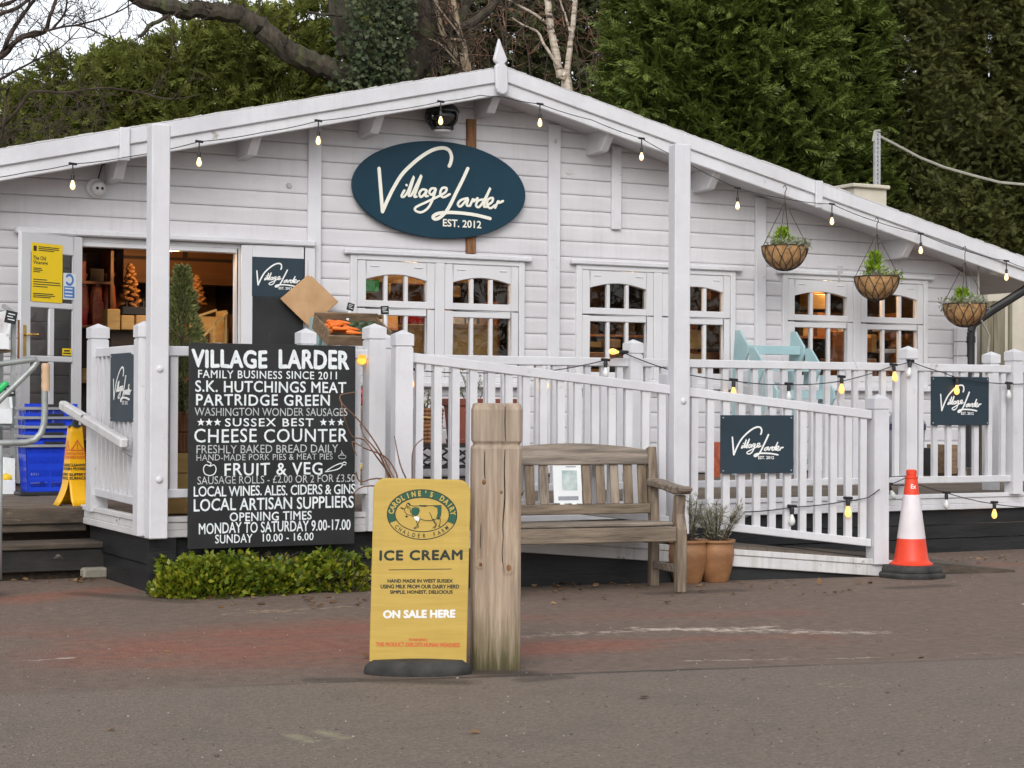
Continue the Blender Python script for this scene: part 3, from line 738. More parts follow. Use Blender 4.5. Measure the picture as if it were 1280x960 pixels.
# ramp between the front rail line and the right deck
rp = thing('access_ramp', (6.6, -5.2, 0), 'sloping wooden access ramp with white edge board rising from the traffic cone', 'ramp')
def rz(X): return max(.012, DZ - (X-4.92)*(DZ-.012)/(9.25-4.92))
def fy(X): return RA.y + (X-RA.x)*(RB.y-RA.y)/(RB.x-RA.x)
rb = MB(); n = 30
for i in range(n):
    a = 4.93+(9.25-4.93)*i/n+.003; b = 4.93+(9.25-4.93)*(i+1)/n-.003
    vs = []
    for z in (-.035, 0):
        for X in (a, b): vs += [(X, fy(X)+.04, rz(X)+z), (X, RFY-.012, rz(X)+z)]
    rb.add(vs, [(0,2,3,1),(4,5,7,6),(0,4,6,2),(1,3,7,5),(0,1,5,4),(2,6,7,3)])
rb.build('ramp_boards', M['deck'], rp)
tl = (RB-RA).normalized(); nl = Vector((tl.y, -tl.x, 0)); nl = nl if nl.y < 0 else -nl
def rline(X, d=0): p = Vector((X, fy(X), 0)); return p + nl*d
e0 = [(5.0, .395), (8.33, .110)]
rfas = MB()
for dz0, dz1, d in ((-.04, 0, .035), (-.118, -.041, .026)):
    rfas.prism([(4.95, .400+dz0), (8.36, .108+dz0), (8.36, .108+dz1), (4.95, .400+dz1)], lambda u, v, d_: rline(u, d_)+Vector((0,0,v)), -.0, d)
rfas.build('edge_board', M['white_old'], rp, bevel=.004)
rs = MB(); rs.prism([(4.95,-.02),(8.30,-.02),(8.30,.0),(4.95,.295)], lambda u, v, d_: rline(u, d_)+Vector((0,0,v)), -.05, -.01); rs.build('skirting', M['black_wood'], rp)
rpl = MB(); rpl.add([(8.3, fy(8.3)+.03, .0),(9.32,-6.02,.0),(9.45,-4.52,.0),(8.3,-4.52,.0),(8.3, fy(8.3)+.03, .118),(9.32,-6.02,.016),(9.45,-4.52,.016),(8.3,-4.52,.118)], [(0,3,2,1),(4,5,6,7),(0,1,5,4),(2,3,7,6),(1,2,6,5)])
rpl.build('apron', M['step'], rp)
# steps up to the doorway
st = thing('entrance_steps', (2.6, -3.6, 0), 'worn dark wooden steps climbing to the shop doorway', 'steps')
t1 = MB(); t1.box(1.9, 3.262, -3.40, -3.372, .30, DZ-.03); t1.box(1.9, 3.262, -3.425, -3.401, .355, DZ); t1.build('riser', M['step'], st, bevel=.006)
t1 = MB(); t1.box(1.9, 3.40, -3.74, -3.372, .205, .245); t1.build('tread', M['step'], st, bevel=.006)
t1 = MB(); t1.box(1.9, 3.38, -3.715, -3.68, .055, .204); t1.build('riser', M['peel'], st, bevel=.006)
t1 = MB(); t1.box(1.9, 3.24, -3.66, -3.4, 0, .05); t1.build('footing', M['soil'], st)
p = atZ(113, 722, 0); stn = MB(); stn.box(p.x-.08, p.x+.09, -3.80, -3.70, 0, .075)
tag(stn.build('loose_stone', M['stone'], bevel=.015), 'pale loose stone wedged under the bottom step', 'stone')

# ------------------------------------------------------------------ railings
def post(mb, x, y, z0, z1, s=.10, cap=True, rot=0.0):
    Mx = Matrix.Translation((x, y, 0)) @ Matrix.Rotation(rot, 4, 'Z')
    h = s/2
    def ring(hh, z): return [Mx @ Vector((a*hh, b*hh, z)) for a, b in ((-1,-1),(1,-1),(1,1),(-1,1))]
    levels = [(h, z0), (h, z1-.115), (h-.006, z1-.112), (h-.006, z1-.104), (h+.004, z1-.10), (h+.004, z1-.03), (0.002, z1)] if cap else [(h, z0), (h, z1-.02), (.002, z1)]
    vs = []; fs = []
    for r_, z in levels: vs += ring(r_, z)
    for i in range(len(levels)-1):
        for k in range(4): fs.append((i*4+k, i*4+(k+1)%4, (i+1)*4+(k+1)%4, (i+1)*4+k))
    fs.append((3,2,1,0)); mb.add(vs, fs); return mb
def rail(parent, A, B, zA, zB, zbA, zbB, pitch=.135, bw=.048, skip=None, mat='white', first=None):
    """top rail, bottom rail and balusters between plan points A and B"""
    A = Vector((A[0], A[1], 0)); B = Vector((B[0], B[1], 0)); L = (B-A).length; t = (B-A)/L; n = Vector((t.y, -t.x, 0))
    if n.y > 0: n = -n
    up_ = Vector((0,0,1))
    mb = MB(); mb.prism([(0, zA-.062), (L, zB-.062), (L, zB), (0, zA)], lambda u, v, d: A+t*u+n*d+up_*v, -.022, .030); mb.build('top_rail', M[mat], parent, bevel=.005)
    mb = MB(); mb.prism([(0, zbA-.055), (L, zbB-.055), (L, zbB), (0, zbA)], lambda u, v, d: A+t*u+n*d+up_*v, -.022, .026); mb.build('bottom_rail', M[mat], parent, bevel=.005)
    k = max(1, int(round(L/pitch))); 
    for i in range(k):
        u = (i+.5)*L/k
        if skip and skip(u): continue
        def zt(uu): return zA+(zB-zA)*uu/L-.062
        def zb(uu): return zbA+(zbB-zbA)*uu/L
        mb = MB(); jz = random.uniform(-.004, .004)
        mb.prism([(u-bw/2+jz, zb(u-bw/2)), (u+bw/2+jz, zb(u+bw/2)), (u+bw/2, zt(u+bw/2)), (u-bw/2, zt(u-bw/2))], lambda a, v, d: A+t*a+n*d+up_*v, -.016, .016)
        mb.build('baluster', M[mat], parent)
RT = 1.545
r1 = thing('white_railing', (4.0, LF, DZ), 'level white railing along the deck corner behind the menu board', 'railing', 'white timber railings')
rail(r1, (3.33, LF), (4.70, LF), RT, RT, .655, .655)
mb = MB(); post(mb, 3.225, LF+.055, DZ-.1, 1.70); mb.build('post', M['white'], r1)
p = at(386, 412, LF+.05); mb = MB(); post(mb, 4.30, LF+.07, DZ, 1.68); mb.build('post', M['white'], r1)
mb = MB(); post(mb, 4.755, LF, .36, 1.72, .115); mb.build('post', M['white'], r1)
r2 = thing('white_railing', (3.27, -4.2, DZ), 'short white side railing between the steps and the deck corner', 'railing', 'white timber railings')
rail(r2, (3.26, -3.68), (3.23, LF+.10), 1.56, 1.555, .61, .60, .115, .04)
mb = MB(); post(mb, 3.27, -3.63, DZ-.02, 1.73, .12); mb.build('post', M['white'], r2)
hr = MB(); a = atX(101, 506, 3.17); b = atX(176, 557, 3.17)
hr.beam((3.15, -3.15, 1.17), (3.15, -4.74, .935), .058, .066); hr.build('handrail', M['white_old'], r2, bevel=.012)
br = MB(); br.beam((3.15, -4.66, .90), (3.22, -4.66, .86), .02, .05, (0,1,0)); br.beam((3.15, -3.5, 1.08), (3.22, -3.6, 1.06), .02, .04, (0,1,0)); br.build('bracket', M['galv'], r2)
# ramp railing
r3 = thing('white_railing', (6.6, fy(6.6), 0), 'sloping white railing descending the ramp behind the bench', 'railing', 'white timber railings')
def rtop(X): return 1.525 + (X-4.80)*(1.16-1.525)/(8.17-4.80)
def rbot(X): return .665 + (X-4.80)*(.262-.665)/(8.16-4.80)
rail(r3, (4.84, fy(4.84)), (6.63, fy(6.63)), rtop(4.84), rtop(6.63), rbot(4.84), rbot(6.63), .118, .05)
rail(r3, (6.75, fy(6.75)), (8.14, fy(8.14)), rtop(6.75), rtop(8.14), rbot(6.75), rbot(8.14), .118, .05)
ra = math.atan2(tl.y, tl.x)
mb = MB(); post(mb, 4.785, fy(4.785), .30, 1.665, .115, rot=ra); mb.build('post', M['white'], r3)
mb = MB(); post(mb, 8.20, fy(8.2), .09, 1.275, .115, rot=ra); mb.build('post', M['white'], r3)
# level railing along the right deck
r4 = thing('white_railing', (8, RFY, DZ), 'long level white railing on the deck behind the ramp', 'railing', 'white timber railings')
PX_ = [5.02, 7.02, 9.60, 10.72, 12.4]
for i, X in enumerate(PX_):
    mb = MB(); post(mb, X, RFY, DZ-.0, 1.675, .105); mb.build('post', M['white'], r4)
for a, b in zip(PX_[:-1], PX_[1:]): rail(r4, (a+.053, RFY), (b-.053, RFY), RT-.01, RT-.01, .625, .625, .137)
mb = MB(); q = at(806, 470, -5.0); post(mb, 7.02, -5.0, .3, 1.44, .105); mb.build('post', M['white'], r4)
mb = MB(); post(mb, 11.02, -3.9, DZ, 1.67, .105); mb.build('post', M['white'], r4)
# tall festoon poles
for (x, y, z0, z1, sz, rot, lab) in ((3.275, LF-.060, .355, 2.925, .116, 0, 'tall white pole bolted at the deck corner beside the menu board'),
                            (6.665, fy(6.665)-.052, .33, 2.96, .114, ra, 'tall white pole rising between bench and slate plaque')):
    pt = thing('timber_pole', (x, y, z0), lab, 'pole', 'tall white deck poles')
    mb = MB(); post(mb, x, y, z0, z1, sz, False, rot); mb.build('post', M['white'], pt, bevel=.006)
    for bz in (([.72, 1.40] if x < 5 else [1.22])):
        b = MB(); b.ell((x, y-sz/2-.004, bz), .022, .012, .022); b.build('bolt', M['white_gloss'], pt)

# ------------------------------------------------------------------ signs
def wall_fn(Y):
    return lambda u, v, d=0.0: Vector((u, Y-d, v))
# oval sign
ov = thing('oval_sign', (7.535, -.06, 3.255), 'large dark teal oval shop sign with cream script lettering under the gable', 'sign')
mb = MB(); ell = [(7.535+.925*math.cos(2*math.pi*i/72), 3.255+.47*math.sin(2*math.pi*i/72)) for i in range(72)]
mb.prism(ell, lambda u, v, d: (u, d, v), -.095, -.06); mb.build('board', M['oval'], ov, bevel=.006)
mb = MB(); f0 = lambda u, v, d=0.0: Vector((7.535+u*1.85, -.0952-d, 3.255+v*1.85)); logo(mb, f0, 0.0, .006); mb.build('lettering', M['cream_paint'], ov)
# plaques
def plaque(name, label, fn, w, h, loc, lw, mat='plaque', ink='white_ink', dz=0.0, wk=1.15):
    t = thing(name, loc, label, 'sign', 'slate plaques with script lettering')
    mb = MB(); mb.prism([(-w/2,-h/2),(w/2,-h/2),(w/2,h/2),(-w/2,h/2)], fn, 0, .012); mb.build('board', M[mat], t, bevel=.002)
    mb = MB(); f = lambda u, v, d=0.0: fn(u, v+dz, .0125+d); logo(mb, f, 0.0, .0012, 0, lw/.72, wk); mb.build('lettering', M[ink], t)
    sc = MB()
    for a in (-1, 1):
        for b in (-1, 1): c = fn(a*(w/2-.018), b*(h/2-.018), .013); sc.ell(c, .006, .006, .006, seg=6, rings=4)
    sc.build('screw', M['galv'], t); return t
# on the ramp railing
pl = [atR(x, y, .035) for x, y in ((900,518),(991,521),(991,592),(899,591))]
c = (pl[0]+pl[2])/2; w = (pl[1]-pl[0]).length; h = pl[0].z-pl[3].z
plaque('shop_plaque', 'slate plaque with white script hung on the sloping ramp railing', lambda u, v, d, c=c: Vector((c.x, c.y, c.z))+tl*u+nl*d+Vector((0,0,v)), w, h, c, w*.70)
pl = [at(x, y, RFY-.035) for x, y in ((1163,470),(1235,471),(1235,532),(1163,531))]
c = (pl[0]+pl[2])/2; w = (pl[1]-pl[0]).x; h = pl[0].z-pl[3].z
plaque('shop_plaque', 'slate plaque with white script on the level railing behind the traffic cone', lambda u, v, d, c=c: Vector((c.x+u, c.y-d, c.z+v)), w, h, c, w*.70)
plaque('shop_plaque', 'narrow looking slate plaque on the side railing above the sloped handrail', lambda u, v, d: Vector((3.225-d, -4.45-u, 1.29+v)), .58, .44, (3.225, -4.45, 1.29), .42)
# menu board
BY = -5.052
def bp(zx, zy): p = at(220+zx/3.428, 420+zy/3.428, BY-.021); return p.x, p.z
mbd = thing('menu_board', (4.06, BY, .28), 'big blackboard of hand painted white lettering hung on the deck corner railing', 'sign')
a = bp(58, 42); b_ = bp(766, 895); c = bp(766, 50)
bx0, bx1, bz0, bz1 = a[0], b_[0], .285, 1.565
mb = MB(); mb.box(bx0, bx1, BY-.018, BY, bz0, bz1); mb.build('board', M['chalk'], mbd, bevel=.003)
tw, tg = MB(), MB(); fb = lambda u, v, d=0.0: Vector((u, BY-.0195-d, v))
def line(txt, x0, x1, y0, y1, bold=.02, sp=1.05, grey=False, wob=.022, slant=0):
    p0 = bp(x0, y1); p1 = bp(x1, y0); q1 = bp(x0, y0)
    h = q1[1]-p0[1]; hv = h*max(bold, 0)*1.25
    if hv > .0005: heavy(tw, txt, fb, p0[0]+hv, p1[0]-hv, p0[1]+hv, q1[1]-hv, hv, sp, wob, slant)
    else: put_text(tg if grey else tw, txt, fb, p0[0], p1[0], p0[1], q1[1], 0.0, sp, 0, wob, slant)
line("VILLAGE", 66, 392, 55, 136, .035); line("LARDER", 440, 744, 56, 140, .035)
line("FAMILY BUSINESS SINCE 2011", 95, 690, 145, 180, .012, 1.1)
line("S.K. HUTCHINGS MEAT", 82, 730, 190, 240, .016); line("PARTRIDGE GREEN", 86, 660, 248, 298, .018, 1.1)
line("WASHINGTON WONDER SAUSAGES", 80, 735, 307, 342, -.004, 1.0, True)
line("SUSSEX BEST", 210, 590, 352, 388, .016, 1.15)
line("CHEESE COUNTER", 78, 736, 398, 458, .008, 1.08)
line("FRESHLY BAKED BREAD DAILY", 88, 695, 468, 504, -.004, 1.0, True); line("HAND-MADE PORK PIES & MEAT PIES", 88, 672, 508, 535, -.002, 1.05, True)
line("FRUIT & VEG", 208, 628, 545, 600, .014, 1.1); line("SAUSAGE ROLLS - £2.00 OR 2 FOR £3.50", 92, 768, 602, 636, .0, 1.0, True)
line("LOCAL WINES. ALES. CIDERS & GINS", 76, 768, 645, 690, .012, .95); line("LOCAL ARTISAN SUPPLIERS", 76, 762, 698, 752, .014, 1.0)
line("OPENING TIMES", 230, 582, 757, 796, .016); line("MONDAY TO SATURDAY 9.00-17.00", 98, 748, 802, 850, .012, 1.0)
line("SUNDAY", 168, 328, 852, 890, .014); line("10.00 - 16.00", 372, 590, 848, 882, .014)
for sx in (107, 142, 178, 632, 668, 706):
    cx, cz = bp(sx, 370); rr = .026
    tw.prism([(cx+(rr if i % 2 == 0 else rr*.42)*math.sin(i*math.pi/5), cz+(rr if i % 2 == 0 else rr*.42)*math.cos(i*math.pi/5)) for i in range(10)], lambda u, v, d: Vector((u, BY-.0185-d, v)), 0, .001)
def strokes(mb, pts, w, closed=False):
    q = [bp(*p) for p in pts]; q = spline(q, 4); ribbon(mb, q, w, fb, 0, .001)
strokes(tw, [(146,558),(128,552),(118,568),(124,590),(145,598),(165,590),(172,568),(162,552),(146,558),(150,545),(135,538)], .006)
strokes(tw, [(640,582),(672,560),(708,545),(712,556),(690,572),(640,582)], .006); strokes(tw, [(708,548),(722,540),(730,545)], .006); strokes(tw, [(712,552),(728,552)], .005)
strokes(tg, [(700,525),(698,512),(726,512),(724,525),(700,525)], .004); strokes(tg, [(706,508),(712,500),(718,508)], .004); strokes(tg, [(712,498),(708,490)], .003)
tw.build('lettering', M['chalk_white'], mbd); tg.build('lettering', M['chalk_grey'], mbd)
hk = MB()
for X in (3.66, 4.46): hk.box(X-.012, X+.012, BY-.004, BY+.06, bz1+.0005, bz1+.004)
hk.build('hanger', M['galv'], mbd)
# the board on the right door leaf
db_ = thing('door_board', fnR(.36, 1.5, .02), 'blackboard panel with slate blue script header filling the right door leaf', 'sign')
q = [at(312, 321, -.11), at(381, 321, -.11)]
VT, VM = at(345, 322, -.11).z-.5, at(345, 371, -.11).z-.5
fR = lambda u, v, d=0.0: fnR(u, v, .0225+d)
mb = MB(); mb.prism([(.10,VM),(.605,VM),(.605,VT),(.10,VT)], lambda u, v, d: fnR(u, v, d), .009, .022); mb.build('header_panel', M['plaque'], db_)
mb = MB(); mb.prism([(.10,.55),(.605,.55),(.605,VM-.003),(.10,VM-.003)], lambda u, v, d: fnR(u, v, d), .009, .018); mb.build('board', M['chalk'], db_)
mb = MB(); logo(mb, lambda u, v, d=0.0: fR(.352+u, (VM+VT)/2+v, d), 0, .001, 0, .42/.72, 1.2); mb.build('lettering', M['white_ink'], db_)
mb = MB()
for i in range(9): u = .30+i*.03; ribbon(mb, [(u, 1.08+.004*(i % 3)), (u+.014, 1.088), (u+.02, 1.079)], .004, lambda a, b, d: fnR(a, b, .0185+d), 0, .0006)
mb.build('chalk_marks', M['chalk_grey'], db_)
# posters on the open left leaf
def on_leaf(name, label, cat, u0, u1, v0, v1, mat, lines, extra=None):
    t = thing(name, fnL((u0+u1)/2, v0, .022), label, cat)
    MB().prism([(u0,v0),(u1,v0),(u1,v1),(u0,v1)], fnL, .0225, .0235).build('sheet', M[mat], t)
    mb = MB(); f = lambda u, v, d=0.0: fnL(u, v, .0242)
    for s, a, b, c, d, bold in lines:
        put_text(mb, s, f, u1-(u1-u0)*a, u1-(u1-u0)*b, v0+(v1-v0)*c, v0+(v1-v0)*d, bold)
    return t, mb, f
t, mb, f = on_leaf('notice_poster', 'tall yellow public notice poster on the open glazed door', 'poster', .245, .605, 1.545, 2.045, 'poster',
  [("The Old", .05, .46, .71, .78, .02), ("Vicarage", .05, .52, .62, .70, .02)], None)
# leaf u grows away from the hinge, which is leftwards in view: rows are laid from larger to smaller u
def bar(mb, f, u0, u1, v, h): mb.add([f(u0, v), f(u1, v), f(u1, v+h), f(u0, v+h)], [(0,1,2,3)])
W0, H0 = .36, .50
for fr, a, b in ((.93,.22,.88),(.90,.22,.88),(.87,.22,.72),(.56,.06,.32),(.53,.06,.36),(.50,.06,.28),(.37,.06,.50),(.33,.06,.92),(.29,.06,.95),(.25,.06,.52),(.13,.06,.70),(.10,.06,.76),(.07,.06,.62)):
    bar(mb, f, .605-W0*a, .605-W0*b, 1.545+H0*fr, .008)
bar(mb, f, .605-W0*.06, .605-W0*.16, 1.545+H0*.86, .045)
mb.build('lettering', M['ink'], t)
t, mb, f = on_leaf('hygiene_sticker', 'blue and white sticker with round emblem on the open door', 'sticker', .085, .235, 1.58, 1.81, 'paper', [])
bl = MB(); bl.add([f(.10,1.595), f(.225,1.595), f(.225,1.695), f(.10,1.695)], [(0,1,2,3)])
arc = [(.162+.042*math.cos(a), 1.753+.042*math.sin(a)) for a in [R(40+i*20) for i in range(15)]]
ribbon(bl, arc, .022, lambda u, v, d: fnL(u, v, .0236+d), 0, .0006); bl.build('emblem', M['bluepaper'], t)
for v in (1.61, 1.64, 1.67): bar(mb, lambda a, b: fnL(a, b, .0248), .125, .215, v, .012)
mb.build('lettering', M['paper'], t)
t, mb, f = on_leaf('yellow_sticker', 'small yellow sticker low on the open door glass', 'sticker', .13, .24, 1.095, 1.155, 'poster', [])
bar(mb, f, .15, .22, 1.128, .014); bar(mb, f, .14, .23, 1.107, .012); mb.build('lettering', M['ink'], t)
# ice cream sign, local frame: u across, v up, d towards the viewer
SA = R(-25.5); sc_ = atZ(522, 846, 0) + Vector((.43, .9, 0)).normalized()*.10
sg = thing('ice_cream_sign', (sc_.x, sc_.y, 0), 'yellow ice cream pavement sign on black rubber base in front of wooden bollard', 'sign', rz=SA)
tilt = R(1.1)
def fs(u, v, d=0.0):
    uu = u*math.cos(tilt) + (v-.06)*math.sin(tilt); vv = .06+(v-.06)*math.cos(tilt) - u*math.sin(tilt)
    return Vector((uu, -d, vv))
PW, PH0, PH1 = .43, .05, .862
rcn = []
for i in range(9): a = R(90-i*11.25); rcn.append((PW/2-.055+.055*math.cos(a), PH1-.055+.055*math.sin(a)))
outl = [(-PW/2, PH0), (PW/2, PH0)] + [(x, y) for x, y in reversed(rcn)] + [(-x, y) for x, y in rcn]
MB().prism(outl, fs, -.014, .014).build('panel', M['yellow_sign'], sg, local=True, bevel=.003)
rb_ = MB(); rb_.lathe([(.235,0),(.24,.012),(.235,.035),(.20,.062),(.05,.068)], (0,0,0), 32, True, 0, 1.0, .48)
rb_.build('rubber_base', M['rubber'], sg, local=True)
def sp(zx, zy):       # from the enlarged view of the sign's face
    px = 440+zx/3.43; py = 580+zy/3.43
    xl = 467+(461-467)*(py-606)/227.; wd = 120.5+1.5*(py-606)/227
    return ((px-xl)/wd-.5)*PW, .068 + (833-py)/227.*(PH1-.068)
fI = lambda u, v, d=0.0: fs(u, v, .0148+d)
ink, grn, red_, wht = MB(), MB(), MB(), MB()
def sline(mb, s, x0, x1, y0, y1, bold=.0, sp_=1.0, dy=0.0, d=.0148, hv=0.0):
    a = sp(x0, y1); b = sp(x1, y0); q = sp(x0, y0); slope = dy
    heavy(mb, s, lambda u, v, k=0: fs(u, v+(u-a[0])*slope, d+k), a[0]+hv, b[0]-hv, a[1]+hv, q[1]-hv, hv, sp_)
sline(ink, "ICE CREAM", 115, 472, 402, 448, .0, 1.12, .03, hv=.0026)
ink.add([fI(*sp(155,488)), fI(*sp(425,478)), fI(*sp(425,475)), fI(*sp(155,485))], [(0,1,2,3)])
sline(ink, "HAND MADE IN WEST SUSSEX", 150, 430, 526, 542, .0, 1.0, .02, hv=.0009); sline(ink, "USING MILK FROM OUR DAIRY HERD", 120, 458, 550, 568, .0, 1.0, .02, hv=.0009); sline(ink, "SIMPLE, HONEST, DELICIOUS", 160, 430, 574, 592, .0, 1.0, .02, hv=.0009)
sline(wht, "ON SALE HERE", 130, 442, 661, 698, .0, 1.0, .03, hv=.0026)
sline(red_, "WARNING:", 240, 322, 780, 794, .0, 1.0, .01, hv=.0006); sline(red_, "THIS PRODUCT EXPLOITS HUMAN WEAKNESS", 100, 462, 800, 820, .0, 1.0, .01, hv=.0007)
ec = sp(298, 243); ea, eb = .156, .112
def eo(k, n=64, d=.0): return [(ec[0]+(ea*k+d)*math.cos(2*math.pi*i/n), ec[1]+(eb*k+d)*math.sin(2*math.pi*i/n)) for i in range(n)]
def ring(mb, o, i, a0, a1, d0, d1, n=60):
    vs = []; fs_ = []
    for k in range(n+1):
        a = a0+(a1-a0)*k/n
        for r_ in (o, i): vs.append(fs(ec[0]+(ea+r_)*math.cos(a), ec[1]+(eb+r_)*math.sin(a), d1))
    for k in range(n): fs_.append((2*k, 2*k+1, 2*k+3, 2*k+2))
    mb.add(vs, fs_)
ring(grn, 0, -.036, R(-22), R(202), 0, .0146)
ring(ink, .0, -.004, 0, 2*math.pi, 0, .0150); ring(ink, -.034, -.038, 0, 2*math.pi, 0, .0150)
ylw = MB()
def arc_text(mb, txt, a0, a1, rofs, h, inward, bold, dd):
    n = len(txt)
    for i, ch in enumerate(txt):
        if ch == ' ': continue
        a = a0+(a1-a0)*(i+.5)/n
        px = ec[0]+(ea+rofs)*math.cos(a); py = ec[1]+(eb+rofs)*math.sin(a)
        tx, ty = -(ea+rofs)*math.sin(a), (eb+rofs)*math.cos(a); l = math.hypot(tx, ty); tx, ty = tx/l, ty/l
        if not inward: tx, ty = -tx, -ty
        nx, ny = -ty, tx
        vs, fs_, x0, x1, y0, y1 = glyphs(ch, bold)
        hh = h/.72; w_ = (x1-x0)*hh*.80; yb = -h/2
        out = [fs(px+tx*((x-x0)*hh*.80-w_/2)+nx*(y*hh+yb), py+ty*((x-x0)*hh*.80-w_/2)+ny*(y*hh+yb), dd) for x, y in vs]
        mb.add(out, fs_)
arc_text(ylw, "CAROLINE'S DAIRY", R(180), R(0), -.018, .023, False, .04, .0152)
arc_text(ink, "CHALDER FARM", R(212), R(328), -.018, .018, True, .015, .0152)
# the cow: outline strokes and solid patches
def cw(pts, w=.0035, mb=ink):
    q = spline([sp(440-440+p[0], p[1]) for p in pts], 4); ribbon(mb, q, w, lambda u, v, d: fs(u, v, .0150+d), 0, .0004)
def zz(x, y): return ((460+x/7.385-440)*3.43, (600+y/7.385-580)*3.43)
def patch(mb, pts): mb.prism([sp(*zz(*p)) for p in pts], lambda u, v, d: fs(u, v, d), .0146, .0152)
def cs(pts, w=.003): cw([zz(*p) for p in pts], w)
patch(grn, [(392,345),(400,318),(432,308),(462,312),(474,340),(462,372),(440,392),(410,388),(395,370)])
patch(grn, [(588,292),(662,286),(668,330),(664,372),(640,420),(622,412),(636,360),(634,312)])
patch(ink, [(450,298),(470,288),(530,286),(545,298),(520,303)]); patch(ink, [(350,272),(372,266),(392,285),(376,290)]); patch(ink, [(288,318),(305,312),(330,325),(318,332)]); patch(ink, [(575,432),(600,410),(614,428)]); patch(ink, [(336,395),(350,386),(366,398),(352,408)]); patch(ink, [(355,292),(366,300),(368,330),(358,318)])
patch(wht, [(414,402),(440,392),(474,402),(462,438),(436,432)])
cs([(376,290),(410,298),(450,296),(560,292),(660,288),(668,300),(664,380),(640,420),(660,410),(655,470),(640,480)]); cs([(330,325),(345,310),(352,280)]); cs([(330,330),(340,360),(360,380),(392,384),(414,402)]); cs([(372,300),(384,330),(386,360)])
cs([(474,402),(468,440),(455,470),(462,492),(445,496)]); cs([(440,436),(450,470),(438,490),(418,505),(440,506)]); cs([(476,416),(520,430),(578,432)]); cs([(560,355),(580,390),(588,430)]); cs([(622,412),(600,440),(620,470),(600,492),(592,500)]); cs([(606,440),(625,455),(618,490),(606,500)]); cs([(640,480),(660,485)])
ylw.build('emblem_text', M['yellow_sign'], sg, local=True); ink.build('lettering', M['ink'], sg, local=True); grn.build('emblem', M['green'], sg, local=True)
red_.build('warning_text', M['red_ink'], sg, local=True); wht.build('white_text', M['white_ink'], sg, local=True)
# notice on the bench, cone text etc. follow with their objects

# ------------------------------------------------------------------ bollard
def bollard_mat():
    m, nt, b = newmat('bollard_oak'); L = nt.links.new
    v = coords(nt, (9, 9, .55)); v2 = coords(nt, (1,1,1))
    n = N(nt, 'ShaderNodeTexNoise', Scale=4.0, Detail=8.0, Roughness=.65); L(v, n.inputs['Vector'])
    r = ramp(nt, n.outputs['Fac'], [(.3, (.20,.145,.10)), (.5, (.38,.285,.205)), (.68, (.53,.42,.32))])
    n2 = N(nt, 'ShaderNodeTexNoise', Scale=2.2, Detail=3.0); L(v2, n2.inputs['Vector'])
    sp_ = N(nt, 'ShaderNodeSeparateXYZ'); L(v2, sp_.inputs[0])
    # grey weathering
    r2 = ramp(nt, n2.outputs['Fac'], [(.4, (0,0,0)), (.7, (.55,.55,.55))]); mx = N(nt, 'ShaderNodeMixRGB'); L(r2.outputs[0], mx.inputs[0]); L(r.outputs[0], mx.inputs[1]); mx.inputs[2].default_value = (.25,.215,.185,1)
    # moss and damp at the foot
    a = N(nt, 'ShaderNodeMath', operation='MULTIPLY_ADD'); L(n.outputs['Fac'], a.inputs[0]); a.inputs[1].default_value = .45; L(sp_.outputs['Z'], a.inputs[2])
    rm = ramp(nt, a.outputs[0], [(.22, (1,1,1)), (.50, (0,0,0))]); m2 = N(nt, 'ShaderNodeMixRGB'); L(rm.outputs[0], m2.inputs[0]); L(mx.outputs[0], m2.inputs[1]); m2.inputs[2].default_value = (.10,.085,.022,1)
    rm3 = ramp(nt, a.outputs[0], [(.20, (.9,.9,.9)), (.31, (0,0,0))]); m3 = N(nt, 'ShaderNodeMixRGB'); L(rm3.outputs[0], m3.inputs[0]); L(m2.outputs[0], m3.inputs[1]); m3.inputs[2].default_value = (.055,.045,.022,1)
    L(m3.outputs[0], b.inputs['Base Color']); b.inputs['Roughness'].default_value = .8
    bp_ = N(nt, 'ShaderNodeBump', Strength=.5, Distance=.01); L(n.outputs['Fac'], bp_.inputs['Height']); L(bp_.outputs[0], b.inputs['Normal'])
    return m
BM_ = bollard_mat()
pb = atZ(618, 838, 0); nrm = Vector((.46, .886, 0))
bc = pb + nrm*.108
bo = thing('wooden_bollard', (bc.x, bc.y, 0), 'thick square weathered timber bollard with grooved top beside the ice cream sign', 'bollard', rz=R(-24))
mb = MB(); lv = [(.110,-.05),(.110,.08),(.113,.9),(.114,1.00),(.104,1.008),(.103,1.018),(.113,1.026),(.114,1.17),(.104,1.200)]
vs = []; fs_ = []
for j, (h, z) in enumerate(lv):
    for a, b in ((-1,-1),(-.86,-1.0),(.86,-1.0),(1,-1),(1,1),(-1,1)):
        k = .985 if abs(a) == 1 else 1.0
        vs.append((a*h*1.0*k + .004*math.sin(z*7), b*h*(1 if abs(a) != 1 or b > 0 else .90), z))
n = 6
for j in range(len(lv)-1):
    for k in range(n): fs_.append((j*n+k, j*n+(k+1)%n, (j+1)*n+(k+1)%n, (j+1)*n+k))
fs_.append(tuple((len(lv)-1)*n+k for k in range(n)))
mb.add(vs, fs_); mb.build('post', BM_, bo, local=True, bevel=.006)
ck = MB()   # drying cracks
for pts, w in (([(.036,1.185),(.035,1.12),(.038,1.03)], .0045), ([(.036,.99),(.033,.90),(.036,.78),(.028,.66),(.030,.60)], .0055), ([(-.055,.985),(-.056,.90),(-.053,.86)], .005), ([(.03,.60),(.025,.52),(.035,.44)], .003), ([(-.07,.66),(-.073,.55)], .003)):
    q = spline(pts, 4); ribbon(ck, q, [w*(.4+.6*math.sin(math.pi*(i+.5)/len(q))) for i in range(len(q))], lambda u, v, d: Vector((u, -.1135-d, v)), 0, .002)
ck.build('crack', M['soil'], bo, local=True)
kn = MB()
